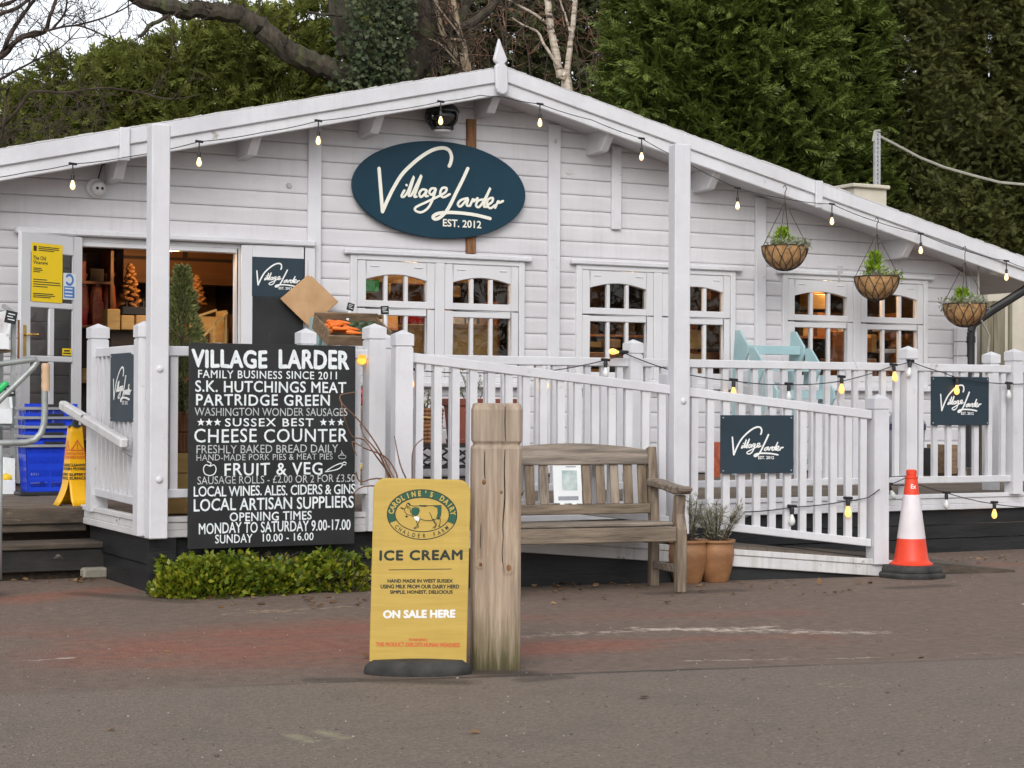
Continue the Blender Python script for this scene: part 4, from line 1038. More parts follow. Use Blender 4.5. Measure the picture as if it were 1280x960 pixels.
for u, z, r_ in ((.055,.46,.020),(-.072,.475,.013),(-.058,.845,.012),(.02,.80,.008)):
    kn.ell((u, -.1125, z), r_*.8, .0035, r_)
kn.build('knot', M['rust'], bo, local=True)
kn = MB()
for u, z, r_ in ((.055,.46,.034),(-.072,.475,.022)): kn.ell((u-.004, -.112, z), r_, .0032, r_*1.1)
kn.build('knot_swelling', BM_, bo, local=True)

# ------------------------------------------------------------------ bench
RBn = R(-8.7); fr = Vector((6.345, -6.195, 0)); ux = Vector((math.cos(RBn), math.sin(RBn), 0)); uy = Vector((-ux.y, ux.x, 0))
BW, BD = 1.13, .43
bcn = fr - ux*(BW/2) + uy*(BD/2)
be = thing('park_bench', (bcn.x, bcn.y, 0), 'weathered slatted wooden garden bench standing in front of the ramp', 'bench', rz=RBn)
def bl_(name, fnb, mat='bench', bevel=.006): mb = MB(); fnb(mb); return mb.build(name, M[mat], be, local=True, bevel=bevel)
hw = BW/2
for s in (-1, 1):
    def leg(mb, s=s):
        x0, x1 = (s*hw-.032, s*hw+.032)
        mb.prism([(-BD/2-.03,0),(-BD/2+.035,0),(-BD/2+.045,.34),(-BD/2+.075,.44),(-BD/2+.045,.62),(-BD/2-.015,.62),(-BD/2+.005,.50),(-BD/2-.035,.40)], lambda u, v, d: (d, u, v), x0, x1)
    bl_('leg', leg, 'bench_v')
    def bleg(mb, s=s):
        mb.prism([(BD/2-.03,0),(BD/2+.035,0),(BD/2+.03,.42),(BD/2+.09,.90),(BD/2+.03,.92),(BD/2-.03,.45)], lambda u, v, d: (d, u, v), s*hw-.03-(.0 if s > 0 else 0), s*hw+.03)
    bl_('back_post', bleg, 'bench_v')
    def arm(mb, s=s):
        pts = [(BD/2+.03,.655),(BD/2-.10,.652),(0,.645),(-BD/2+.02,.622),(-BD/2-.06,.628),(-BD/2-.10,.655),(-BD/2-.08,.680),(-BD/2,.675),(0,.69),(BD/2-.10,.705),(BD/2+.03,.71)]
        mb.prism(pts, lambda u, v, d: (d, u, v), s*hw-.045, s*hw+.045)
    bl_('armrest', arm, 'bench', .01)
    bl_('side_stretcher', lambda mb, s=s: mb.box(s*hw-.02, s*hw+.02, -BD/2+.03, BD/2-.03, .12, .17))
    bl_('side_rail', lambda mb, s=s: mb.box(s*hw-.02, s*hw+.02, -BD/2+.045, BD/2-.03, .32, .405))
bl_('front_rail', lambda mb: mb.box(-hw+.03, hw-.03, -BD/2-.012, -BD/2+.022, .325, .42))
for i in range(4):
    y = -BD/2+.035+i*.112
    bl_('seat_slat', lambda mb, y=y: mb.box(-hw+.034, hw-.034, y, y+.095, .422-i*.004, .446-i*.004))
def bk(y, z): return y + (z-.42)*.125
bl_('lower_back_rail', lambda mb: mb.prism([(bk(BD/2-.03,.48),.48),(bk(BD/2+.02,.48),.48),(bk(BD/2+.02,.545),.545),(bk(BD/2-.03,.545),.545)], lambda u, v, d: (d, u, v), -hw+.03, hw-.03))
def trail(mb):
    n = 14; vs = []
    for i in range(n+1):
        x = -hw+.03+(BW-.06)*i/n; z1 = .895+.045*(1-((x)/(hw-.03))**2); z0 = .80
        for (z, dy) in ((z0, -.028), (z1, -.028), (z1, .018), (z0, .018)): vs.append((x, bk(BD/2, z)+dy, z))
    fs_ = [(i*4+k, i*4+(k+1)%4, (i+1)*4+(k+1)%4, (i+1)*4+k) for i in range(n) for k in range(4)] + [(0,1,2,3), (n*4+3,n*4+2,n*4+1,n*4)]
    mb.add(vs, fs_)
bl_('top_rail', trail)
for i in range(11):
    x = -hw+.075+i*(BW-.15)/10
    bl_('back_slat', lambda mb, x=x: mb.prism([(x-.030,.545),(x+.030,.545),(x+.030,.80),(x-.030,.80)], lambda u, v, d: (u, bk(BD/2, v)+d, v), -.014, .004), 'bench_v', .004)
nt_ = thing('paper_notice', be.matrix_basis @ Vector((.12, BD/2, .56)), 'laminated white paper notice pinned to the bench back slats', 'notice')
def fN(u, v, d=0.0): return be.matrix_basis @ Vector((u, bk(BD/2, v)-.0165-d, v))
nx0 = -.137
mb = MB(); mb.prism([(nx0,.555),(nx0+.195,.55),(nx0+.195,.83),(nx0,.835)], fN, 0, .003); mb.build('sheet', M['paper'], nt_)
mb = MB(); mb.prism([(nx0+.06,.635),(nx0+.165,.635),(nx0+.165,.765),(nx0+.06,.765)], fN, .0034, .0038); mb.build('picture', noisy('faded_photo', (.30,.40,.39), (.62,.66,.64), 14, .4), nt_)
mb = MB(); mb.prism([(nx0+.03,.572),(nx0+.17,.572),(nx0+.17,.598),(nx0+.03,.598)], fN, .0034, .0038)
for v in (.785, .80): mb.prism([(nx0+.09,v),(nx0+.16,v),(nx0+.16,v+.007),(nx0+.09,v+.007)], fN, .0034, .0038)
mb.build('lettering', M['grey_pl'], nt_)
mb = MB(); mb.prism([(nx0+.04,.532),(nx0+.07,.532),(nx0+.07,.556),(nx0+.04,.556)], fN, .0, .0045); mb.prism([(nx0+.125,.530),(nx0+.155,.530),(nx0+.155,.556),(nx0+.125,.556)], fN, 0, .0045); mb.build('tape', M['white_ink'], nt_)

# ------------------------------------------------------------------ cone, pots
pc = atZ(1139, 721, 0)
cn = thing('traffic_cone', (pc.x, pc.y, 0), 'tall orange traffic cone with white sleeve at the foot of the ramp', 'cone', rz=.2)
mb = MB(); mb.lathe([(.24,0),(.245,.025),(.232,.04)], seg=8, smooth=False, rot=R(22)); mb.lathe([(.222,.0405),(.222,.06),(.205,.085),(.13,.09)], seg=8, smooth=False, rot=R(22)); mb.build('rubber_base', M['rubber'], cn, local=True, bevel=.004)
mb = MB(); mb.lathe([(.150,.088),(.150,.096),(.128,.11),(.118,.13),(.0975,.272)], seg=32); mb.lathe([(.0555,.572),(.042,.685),(.046,.690),(.046,.702),(.034,.704),(.034,.712),(.037,.716),(.037,.742),(.028,.750)], seg=32); mb.lathe([(.0955,.265),(.0535,.58)], seg=32); mb.build('cone_body', M['orange'], cn, local=True)
mb = MB(); mb.lathe([(.0990,.270),(.0570,.575)], seg=32); mb.build('reflective_sleeve', M['sleeve'], cn, local=True)
mb = MB()
def fC(u, v, d=0): a = R(-130)-.2+u/.05; rr = .0535-(v-.58)*.118+.0018; return Vector((rr*math.cos(a), rr*math.sin(a), v))
put_text(mb, "Ex", lambda u, v: fC(u, v), -.004, .034, .618, .650, .02); mb.build('lettering', M['white_ink'], cn, local=True)
def pot(loc, label, r0, h, seed):
    t = thing('terracotta_pot', loc, label, 'plant pot', 'terracotta pots beside the bench')
    c = Vector((loc[0], loc[1], 0))
    mb = MB(); mb.lathe([(r0*.62,0),(r0*.70,.01),(r0*.86,h*.3),(r0*.98,h*.62),(r0*.97,h*.80),(r0*.90,h*.90),(r0*.92,h*.93),(r0*1.04,h*.945),(r0*1.05,h),(r0*.88,h),(r0*.84,h-.05)], (c.x,c.y,0), 32); mb.build('pot', M['terracotta'], t)
    mb = MB(); mb.lathe([(r0*.86,h-.035),(.001,h-.025)], (c.x,c.y,0), 20); mb.build('soil', M['soil'], t); return t
P1 = atZ(889, 723, 0)+Vector((-.10,-.20,0)); P2 = atZ(851, 727, 0)+Vector((-.0,-.08,0))
pot((P1.x, P1.y, 0), 'terracotta pot of grey leaved herbs, clear of the bench arm', .128, .285, 1)
pot((P2.x, P2.y, 0), 'terracotta pot half hidden behind the bench front leg', .135, .29, 2)

# ------------------------------------------------------------------ yellow floor sign, shopping baskets, trolley
yc = Vector((3.225, -3.20, DZ))
ys = thing('wet_floor_cone', yc, 'yellow four petal wet floor warning cone standing on the deck edge', 'floor sign', rz=R(50))
mb = MB(); H = .55; rows = 14
for q in range(4):
    vs = []
    for j in range(rows+1):
        z = H*j/rows; t = j/rows
        rad = .042+.044*(1-t) + (.058*max(0, 1-z/.17)**1.8)
        half = R(45) if z > .20 else R(45)*(.50+.50*(z/.20)**.8)
        for i in range(9):
            a = R(90*q+45) + half*(i-4)/4
            sq = 1/ max(abs(math.cos(a-R(90*q+45))), .72)
            vs.append((rad*sq*.95*math.cos(a), rad*sq*.95*math.sin(a), z))
    mb.add(vs, [(j*9+i, j*9+i+1, (j+1)*9+i+1, (j+1)*9+i) for j in range(rows) for i in range(8)], True)
o = mb.build('shell', M['yellow_pl'], ys, local=True); so2 = o.modifiers.new('thick', 'SOLIDIFY'); so2.thickness = .006
mb = MB(); mb.lathe([(.050,.545),(.046,.56),(.02,.565)], seg=16); mb.tube([(0,0,.56),(.003,-.005,.59),(.02,-.03,.615),(.045,-.06,.622)], [.026,.022,.016,.008], 10); mb.build('handle', M['black'], ys, local=True)
def fY(face):
    def f(u, v, d=0.0):
        t = v/H; rad = .042+.044*(1-t); a0 = R(90*face+45); w = u/(rad*1.0)
        a = a0+w; sq = 1/max(abs(math.cos(w)), .72)
        return Vector(((rad*sq*.95+.0045)*math.cos(a), (rad*sq*.95+.0045)*math.sin(a), v))
    return f
tx, rx = MB(), MB()
for face in (1, 2):
    pass
for face in (2, 3, 1):
    f = fY(face)
    for (a, b) in (((-.038,.385),(0,.455)),((0,.455),(.038,.385)),((-.038,.385),(.038,.385))):
        n = 5; pts = [(a[0]+(b[0]-a[0])*i/n, a[1]+(b[1]-a[1])*i/n) for i in range(n+1)]; ribbon(rx, pts, .007, lambda u, v, d: f(u, v), 0, 0)
    put_text(rx, "!", f, -.004, .004, .392, .432, .03)
    put_text(rx, "CAUTION", f, -.045, .045, .352, .372, .03); put_text(rx, "WET FLOOR", f, -.048, .048, .326, .346, .03)
    put_text(tx, "CLEANING", f, -.052, .052, .272, .292, .03); put_text(tx, "IN PROGRESS", f, -.054, .054, .246, .266, .03); put_text(tx, "SLIPPERY", f, -.052, .052, .206, .226, .03); put_text(tx, "SURFACE", f, -.052, .052, .180, .200, .03)
rx.build('warning_mark', M['red_ink'], ys, local=True); tx.build('lettering', M['ink'], ys, local=True)
def basket_proto():
    t = thing('shopping_basket', (3.375, -1.72, .50), 'x', 'basket', 'nested blue shopping baskets')
    mb = MB(); hx0, hy0, hx1, hy1, hh = .168, .115, .190, .14, .36
    def corner(z): k = z/hh; return hx0+(hx1-hx0)*k, hy0+(hy1-hy0)*k
    def side(axis, sg):
        zs = [0,.035,.085,.115,.165,.20,.215,.265,.295,.335,hh]
        for i in range(len(zs)-1):
            z0, z1 = zs[i], zs[i+1]; slot = i in (1,3,6,8)
            segs = [(-1,1)] if not slot else []
            if slot:
                n = 26
                for k in range(n):
                    a = -1+2*k/n; segs.append((a, a+.026)) if abs(a) > .06 or True else None
                segs += [(-1,-.86),(-.10,.10),(.86,1)]
            for a, b in segs:
                vs = []
                for z in (z0, z1):
                    x, y = corner(z)
                    for d in (0, -.006):
                        for s in (a, b):
                            if axis == 0: vs.append((sg*(x+d), s*y, z))
                            else: vs.append((s*x, sg*(y+d), z))
                mb.add(vs, [(0,1,5,4),(2,6,7,3),(0,4,6,2),(1,3,7,5),(4,5,7,6),(0,2,3,1)])
    for ax in (0, 1):
        for sg in (-1, 1): side(ax, sg)
    mb.box(-hx0, hx0, -hy0, hy0, 0, .006); mb.build('body', M['blue'], t, local=True)
    mb = MB(); a, b, z = hx1+.022, hy1+.022, hh
    for s in (-1, 1):
        mb.box(-a, a, s*b-.018 if s > 0 else s*b, s*b if s > 0 else s*b+.018, z-.018, z+.006); mb.box(s*a-.018 if s > 0 else s*a, s*a if s > 0 else s*a+.018, -b+.0185, b-.0185, z-.018, z+.006)
    mb.build('rim', M['grey_pl'], t, local=True, bevel=.003)
    mb = MB(); mb.box(-.05, .10, -b-.006, -b+.012, z+.0065, z+.026); mb.build('handle', M['black'], t, local=True, bevel=.003)
    MB().box(-a+.01, -.06, -b-.002, -b+.014, z+.0065, z+.03).build('handle_clip', M['blue'], t, local=True); MB().box(.11, a-.01, -b-.002, -b+.014, z+.0065, z+.03).build('handle_clip', M['blue'], t, local=True)
    return t
b0 = basket_proto(); names = ['lowest blue shopping basket of the stack with slotted sides in view', 'second blue shopping basket up in the nested stack', 'middle blue shopping basket of the nested stack', 'blue shopping basket one below the top of the stack', 'topmost blue shopping basket of the stack by the open door']
b0['label'] = names[0]
for i in range(1, 5): copy_tree(b0, None, (3.375+random.uniform(-.006,.006), -1.72+random.uniform(-.006,.006), .50+.072*i), names[i], random.uniform(-.02,.02))
pal = MB(); pal.box(3.14, 3.58, -1.90, -1.52, DZ+.001, .499); tag(pal.build('basket_tray', M['black'], bevel=.005), 'low black tray under the stack of blue baskets', 'tray')
# hand truck at the left edge
TY = -4.6
def tp(x, y, Y=TY): return at(x, y, Y)
tr = thing('hand_truck', (2.35, TY, 0), 'grey tubular hand truck with cream grip parked by the steps', 'hand truck')
mb = MB()
mb.tube([tp(-70,462), tp(0,455), tp(38,450), tp(44,449), tp(46,453), tp(42,459), tp(0,500), tp(-60,560)], .0185, 12); mb.build('push_bar', M['steel'], tr)
mb = MB(); pts = [tp(56,488), tp(56,515), tp(55,530), tp(51,542), tp(43,550), tp(32,553), tp(0,554), tp(-60,555)]; mb.tube(pts, .020, 12); mb.build('side_tube', M['steel'], tr)
mb = MB(); pts = [tp(57,454), tp(57,489)]; 
mb.tube([tp(57,454), tp(57,458), tp(57,464), tp(57,470), tp(57,476), tp(57,482), tp(57,489)], [.022,.027,.024,.027,.024,.027,.024], 12); mb.build('grip', M['grip'], tr)
q = tp(0.5, 553); mb = MB(); mb.tube([q, Vector((q.x, q.y, .10))], .016, 10); mb.build('upright_tube', M['steel'], tr)
mb = MB()
for dx in (-.05,): 
    c = Vector((q.x-.06, q.y, .10)); mb.tube([c+Vector((-.03,0,0)), c+Vector((.03,0,0))], .10, 20)
mb.build('wheel', M['rubber'], tr)

# ------------------------------------------------------------------ festoon lights
def festoon(name, label, cable, bulbs, rad=.0035, drop=.10):
    """cable: list of 3-D points; bulbs: (point, lit, tilt dir, long drop)"""
    p0 = cable[0]; t = thing(name, p0, label, 'string lights', 'festoon light strings')
    pts = []
    for a, b in zip(cable[:-1], cable[1:]):
        L = (Vector(b)-Vector(a)).length
        for k in range(6):
            s = k/6; p = Vector(a).lerp(Vector(b), s); p.z -= .05*L*4*s*(1-s)*.35; pts.append(p)
    pts.append(Vector(cable[-1]))
    MB().tube(pts, rad, 6).build('cable', M['black'], t)
    for p, lit, d, ln in bulbs:
        p = Vector(p); d = Vector(d).normalized()
        s = MB(); s.tube([p+Vector((-.035,0,.01)), p+Vector((.035,0,.006))], .011, 6)
        if ln: s.tube([p, p+d*ln], .006, 6)
        a = p+d*ln; s.tube([a, a+d*.016, a+d*.046, a+d*.048], [.013,.016,.014,.010], 10); so_ = s.build('socket', M['black'], t)
        b = MB(); c = a+d*.048; prof = [(.009,0),(.011,.009),(.019,.030),(.0225,.047),(.020,.064),(.011,.075),(.003,.079)]
        u = d.orthogonal().normalized(); w = d.cross(u); vs = []; n = 12
        for r_, z in prof:
            for k in range(n): th = 2*math.pi*k/n; vs.append(c+d*z+(u*math.cos(th)+w*math.sin(th))*r_)
        b.add(vs, [(i*n+k, i*n+(k+1)%n, (i+1)*n+(k+1)%n, (i+1)*n+k) for i in range(len(prof)-1) for k in range(n)] + [tuple((len(prof)-1)*n+k for k in range(n))], True)
        b.build('bulb', M['bulb_lit'] if lit == 1 else (M['bulb_hot'] if lit == 2 else M['bulb_clear']), t)
    return t
D = (0, 0, -1); FY = -.56
bul = [(91,206),(249,178),(398,152),(551,128),(675,131),(802,174),(922,236),(1040,256),(1151,293),(1258,327)]
cab_pts = [at(-40,226,FY)] + [at(x, y, FY) for x, y in [(35,215),(91,205),(160,196),(249,177),(330,165),(398,151),(470,140),(551,127),(600,119),(627,121),(675,130),(740,150),(802,173),(845,196),(922,235),(985,249),(1040,255),(1096,277),(1151,292),(1206,313),(1258,326),(1290,338)]]
festoon('festoon_lights', 'black cable of warm glowing bulbs strung beneath the gable bargeboards', cab_pts,
        [(at(x, y, FY), 2, D, .085) for x, y in bul], .0038)
RY = RFY-.075
f2 = [(340,0)]
cps = [at(x, y, RY) for x, y in [(455,455),(520,462),(600,464),(680,462),(757,450),(782,442),(812,436)]]
pb2 = [at(x, y, RY) for x, y in [(782,442),(850,466),(917,476),(986,481),(1054,476),(1117,457),(1139,452),(1180,466),(1196,472),(1260,480),(1300,478)]]
festoon('festoon_lights', 'string of lit and unlit bulbs along the level deck railing', [at(492,452,RY), at(514,462,RY), at(600,466,RY), at(682,464,RY), at(757,450,RY)] + pb2,
  [(at(514,463,RY), 1, D, .0), (at(682,465,RY), 1, D, .0), (at(780,441,RY), 1, (-1,0,.08), .0), (at(757,451,RY), 0, D, .0), (at(917,476,RY), 1, D, .0), (at(986,481,RY), 0, D, .0), (at(1052,472,RY), 1, D, .0),
   (at(1117,457,RY), 1, (.15,0,-1), .0), (at(1138,452,RY), 0, (-.15,0,-1), .0), (at(1196,474,RY), 1, D, .0), (at(1261,480,RY), 0, D, .0)], .0038)
RYb = RFY-.10
festoon('festoon_lights', 'loose low string of bulbs trailing past the traffic cone over the deck fascia', [atR(930,640,.04), atR(990,634,.04), atR(1060,626,.04), atR(1085,622,.04), atR(1099,612,.09)] + [at(x, y, RYb) for x, y in [(1112,596),(1138,594),(1112,606),(1150,606),(1183,616),(1243,630),(1290,634)]],
  [(atR(990,634,.04), 0, D, .0), (atR(1060,624,.04), 1, D, .0), (at(1111,606,RYb), 0, (.5,0,-1), .0), (at(1183,617,RYb), 0, D, .0), (at(1243,629,RYb), 1, D, .0)], .0038)
# extra fittings on the wall
p = at(552, 146, -.22)
la = thing('wall_lantern', (p.x, -.05, p.z), 'black framed glass lantern high on the gable above the oval sign', 'lamp')
mb = MB(); mb.box(p.x-.05, p.x+.05, -.06, -.018, p.z-.02, p.z+.16); mb.tube([(p.x,-.05,p.z+.12),(p.x,-.22,p.z+.16)], .012); mb.lathe([(.03,.15),(.08,.135),(.135,.095),(.16,.055)], (p.x,-.24,p.z), 20); mb.lathe([(.155,.0545),(.165,.05),(.165,.035),(.15,.03)], (p.x,-.24,p.z), 10, False)
for k in range(5):
    a = R(72*k+18); mb.tube([(p.x+r_*math.cos(a),-.24+r_*math.sin(a),p.z+z_) for r_, z_ in ((.15,.045),(.165,.0),(.155,-.05),(.12,-.09),(.10,-.115))], .009, 6)
mb.lathe([(.11,-.105),(.11,-.125),(.05,-.13)], (p.x,-.24,p.z), 10, False)
mb.build('frame', M['black'], la)
mb = MB(); mb.lathe([(.130,.045),(.150,.01),(.150,-.03),(.125,-.075),(.09,-.108)], (p.x,-.24,p.z), 20); mb.build('glass', glass('lantern_glass', (.50,.49,.47), .08), la)
mb = MB(); mb.lathe([(.03,-.155),(.075,-.15),(.085,-.131),(.06,-.1305)], (p.x,-.24,p.z), 16); mb.build('diffuser', M['white_gloss'], la)
p = at(122, 234, -.10)
cm = thing('security_camera', (p.x, -.05, p.z), 'white dome security camera under the left eave', 'camera')
mb = MB(); mb.lathe([(.001,0),(.085,.0),(.09,.02),(.08,.04)], (0,0,0), 20); 
v2 = [(p.x+a, -.02-c, p.z+b) for a, b, c in mb.v]; mb.v = v2; mb.build('base', M['white_gloss'], cm)
mb = MB(); mb.ell((p.x+.01, -.085, p.z-.005), .066, .06, .066, seg=16, rings=10); mb.build('dome', M['white_gloss'], cm)
mb = MB()
for dx in (-.012, .032): mb.ell((p.x+dx, -.14, p.z-.012), .014, .012, .014)
mb.build('lens', M['black'], cm)
mb = MB(); mb.tube([(p.x+.02,-.04,p.z+.08),(p.x+.05,-.05,p.z+.2),(p.x+.16,-.30,p.z+.28)], .006); mb.build('lead', M['black'], cm)
p = at(361, 232, -.02)
em = MB(); em.prism([(p.x+.03*math.cos(i*math.pi/3), p.z+.03*math.sin(i*math.pi/3)) for i in range(6)], lambda u, v, d: (u, d, v), -.032, -.019)
tag(em.build('vent_cap', M['galv'], bevel=.006), 'tiny grey metal cap fixed to the wall above the right door leaf', 'fitting')
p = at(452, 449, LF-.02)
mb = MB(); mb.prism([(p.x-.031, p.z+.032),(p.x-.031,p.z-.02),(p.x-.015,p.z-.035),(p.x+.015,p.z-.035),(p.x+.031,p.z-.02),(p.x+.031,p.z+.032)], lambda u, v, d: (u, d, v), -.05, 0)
al = thing('amber_block', (p.x, LF-.02, p.z), 'small square glowing amber block hanging under the handrail beside the menu board', 'lamp')  # amber block with a low glow of its own
for v in [0]: pass
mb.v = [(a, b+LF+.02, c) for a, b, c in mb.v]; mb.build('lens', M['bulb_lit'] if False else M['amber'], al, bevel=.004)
mb = MB(); mb.box(p.x-.04, p.x+.03, LF-.028, LF+.01, p.z+.033, p.z+.05); mb.build('bracket', M['white'], al)
# downpipe, cable
dp = thing('drain_pipe', (14.32, -.12, .5), 'black downpipe with a diagonal swan neck at the right cabin corner', 'pipe')
mb = MB(); mb.tube([at(1330,328,-.4), at(1288,357,-.4)], .045, 10); mb.tube([at(1288,357,-.4), at(1280,363,-.38), at(1240,388,-.2), at(1216,405,-.10), at(1213,415,-.10)], .052, 10); q = at(1213,415,-.10); mb.tube([q, Vector((q.x, q.y, .5))], .050, 12); mb.build('pipe', M['black'], dp)
mb = MB(); mb.tube([Vector((q.x,q.y,q.z-.05)), Vector((q.x,q.y,q.z-.12))], .058, 12); mb.build('collar', M['black'], dp)
mb = MB(); mb.tube([at(1222,300,-.3), at(1224,395,-.3), at(1237,420,-.25), at(1235,440,-.25), at(1231,460,-.25), at(1228,520,-.25)], .012, 6)
tag(mb.build('loose_cable', M['cable']), 'pale loose cable hanging beside the black downpipe', 'cable')

# ------------------------------------------------------------------ hanging baskets
def scatter(tv, tf, pos, fwd, upv, sc):
    """stamp the template (axes: x forward, z up) at every position"""
    pos = np.asarray(pos, float); f = np.asarray(fwd, float); u = np.asarray(upv, float); sc = np.asarray(sc, float)
    f = f/np.maximum(np.linalg.norm(f, axis=1, keepdims=True), 1e-9); s = np.cross(u, f); s = s/np.maximum(np.linalg.norm(s, axis=1, keepdims=True), 1e-9); u = np.cross(f, s)
    tv = np.asarray(tv, float); n, k = len(pos), len(tv)
    V = pos[:,None,:] + sc[:,None,None]*(tv[None,:,0,None]*f[:,None,:] + tv[None,:,1,None]*s[:,None,:] + tv[None,:,2,None]*u[:,None,:])
    F = (np.asarray(tf)[None] + (np.arange(n)*k)[:,None,None]).reshape(-1, np.asarray(tf).shape[1])
    return V.reshape(-1, 3), F
LEAF = ([(0,0,0),(.45,.28,.06),(1,0,-.05),(.45,-.28,.06)], [(0,1,2,3)])
BLADE = ([(0,0,0),(.4,.055,.04),(1,0,-.12),(.4,-.055,.04)], [(0,1,2,3)])
def unit(n): v = rng.normal(size=(n,3)); return v/np.linalg.norm(v, axis=1, keepdims=True)
def clump(name, mat, parent, pos, fwd, sc, tmpl=LEAF):
    V, F = scatter(tmpl[0], tmpl[1], pos, fwd, unit(len(pos)), sc); return np_obj(name, V, F, mat, parent)
def hang_basket(loc, label, seed):
    global rng
    rng = np.random.default_rng(seed)
    c = Vector(loc); t = thing('hanging_basket', loc, label, 'hanging basket', 'hanging baskets along the right eave')
    Rr, Dp = .235, .25
    prof = [(Rr*math.sin(a), -Dp*math.cos(a)) for a in [i*math.pi/2/12 for i in range(1, 13)]]
    mb = MB(); mb.lathe([(.001,-Dp)]+prof+[(Rr*.93,-.005),(.1,-.03),(.001,-.03)], loc, 28); mb.build('liner', M['coco'], t)
    mb = MB(); nw = 12
    for k in range(nw):
        for sg in (-1, 1):
            pts = []
            for i in range(11):
                a = i/10*math.pi/2*.97+.03; th = 2*math.pi*k/nw + sg*(1-i/10)*2*math.pi/nw*1.5
                pts.append(c+Vector(((Rr*math.sin(a)+.004)*math.cos(th), (Rr*math.sin(a)+.004)*math.sin(th), -(Dp+.004)*math.cos(a))))
            mb.tube(pts, .0042, 5, False)
    ringp = [c+Vector(((Rr+.004)*math.cos(2*math.pi*i/28), (Rr+.004)*math.sin(2*math.pi*i/28), 0)) for i in range(29)]; mb.tube(ringp, .006, 6, False); mb.build('wire_frame', M['wire'], t)
    mb = MB(); topz = .46
    for k in range(4):
        a = R(90*k+40); mb.tube([c+Vector(((Rr)*math.cos(a),(Rr)*math.sin(a),0)), c+Vector((0,0,topz))], .0042, 5)
    hk_ = [c+Vector((0,0,topz)), c+Vector((0,0,topz+.10)), c+Vector((.02,0,topz+.14)), c+Vector((.0,.0,topz+.175)), c+Vector((-.025,0,topz+.15))]
    mb.tube(hk_, .005, 5); mb.build('chain', M['wire'], t)
    fh = {31: .17, 32: .24, 33: .15}[seed]; n = {31: 420, 32: 720, 33: 520}[seed]; h = rng.random(n)**.8
    pos = np.stack([rng.normal(0,.058,n)*(1-h*.65)-.03, rng.normal(0,.058,n)*(1-h*.72), .0+fh*h], 1) + np.array(loc)
    f = np.stack([rng.normal(0,.8,n), rng.normal(0,.8,n), np.ones(n)], 1); clump('fern', M['fern'], t, pos, f, rng.uniform(.04,.075,n), ([(0,0,0),(.4,.12,.04),(1,0,-.12),(.4,-.12,.04)], [(0,1,2,3)]))
    n = 420; a = rng.uniform(0, 2*np.pi, n); r_ = .19*np.sqrt(rng.random(n)); pos = np.stack([r_*np.cos(a)+.06, r_*np.sin(a), rng.uniform(0,.11,n)*(1-r_/.3)], 1)+np.array(loc)
    f = unit(n)+np.array([0,0,.7]); clump('silver_foliage', M['silver'], t, pos, f, rng.uniform(.03,.06,n))
    n = 150; a = rng.normal({31: 5.6, 32: 6.1, 33: 3.6}[seed], .9, n); r_ = .22+rng.uniform(-.03,.06,n); pos = np.stack([r_*np.cos(a), r_*np.sin(a), rng.uniform(-.06,.06,n)], 1)+np.array(loc)
    clump('trailing_leaves', M['lavender'] if seed % 2 else M['shrub'], t, pos, unit(n)+np.array([0,0,.3]), rng.uniform(.025,.05,n)); return t
for (x, y, lab, sd_) in ((981,308,'hanging basket of ferns nearest the tall white pole', 31), (1096,346,'hanging basket between the other two, in front of the third window', 32), (1206,380,'hanging basket nearest the black downpipe with trailing leaves', 33)):
    p = at(x, y, -.60); t = hang_basket((p.x, p.y, p.z), lab, sd_)
p = at(1050, 337, -.80); mb = MB(); mb.box(p.x-.035, p.x+.035, p.y-.004, p.y, p.z-.04, p.z+.04); mb.box(p.x-.004, p.x+.004, p.y, p.y+.02, p.z-.13, p.z-.04)
tag(mb.build('plant_label', M['galv']), 'small grey plant label stuck in the middle hanging basket', 'label')
rng = np.random.default_rng(5)

# ------------------------------------------------------------------ plants at the front
def herb(c, n, h, spread, mat, name='plant', label=None, cat='plant', group=None, stems=9, tm=LEAF, ls=(.018,.038)):
    t = thing(name, c, label, cat, group); mb = MB(); P_, F_ = [], []
    for i in range(stems):
        a = rng.uniform(0, 6.28); r_ = spread*math.sqrt(rng.random()); top = Vector((c[0]+r_*math.cos(a), c[1]+r_*math.sin(a), c[2]+h*rng.uniform(.5,1)))
        b = Vector((c[0]+.25*r_*math.cos(a), c[1]+.25*r_*math.sin(a), c[2])); mid = b.lerp(top, .5)+Vector((0,0,.03)); mb.tube([b, mid, top], [.004,.003,.0015], 5)
        for k in range(n//stems):
            s = rng.uniform(.15, 1.0); p = b.lerp(mid, s*2) if s < .5 else mid.lerp(top, s*2-1); P_.append(p[:]); d = rng.normal(size=3); d[2] = abs(d[2])+.3; F_.append(d)
    mb.build('stem', M['twig'], t); P_ = np.array(P_)+rng.normal(0,.008,(len(P_),3)); clump('foliage', M[mat], t, P_, np.array(F_), rng.uniform(ls[0], ls[1], len(P_)), tm); return t
herb((P1.x, P1.y, .25), 900, .30, .20, 'lavender', 'herb_plant', 'grey green bushy herb growing in the front terracotta pot', 'plant', 'potted herbs', 22, BLADE, (.035,.065))
herb((P2.x+.02, P2.y, .27), 520, .36, .14, 'lavender', 'herb_plant', 'tall silvery lavender stems in the pot behind the bench leg', 'plant', 'potted herbs', 12, BLADE, (.04,.07))
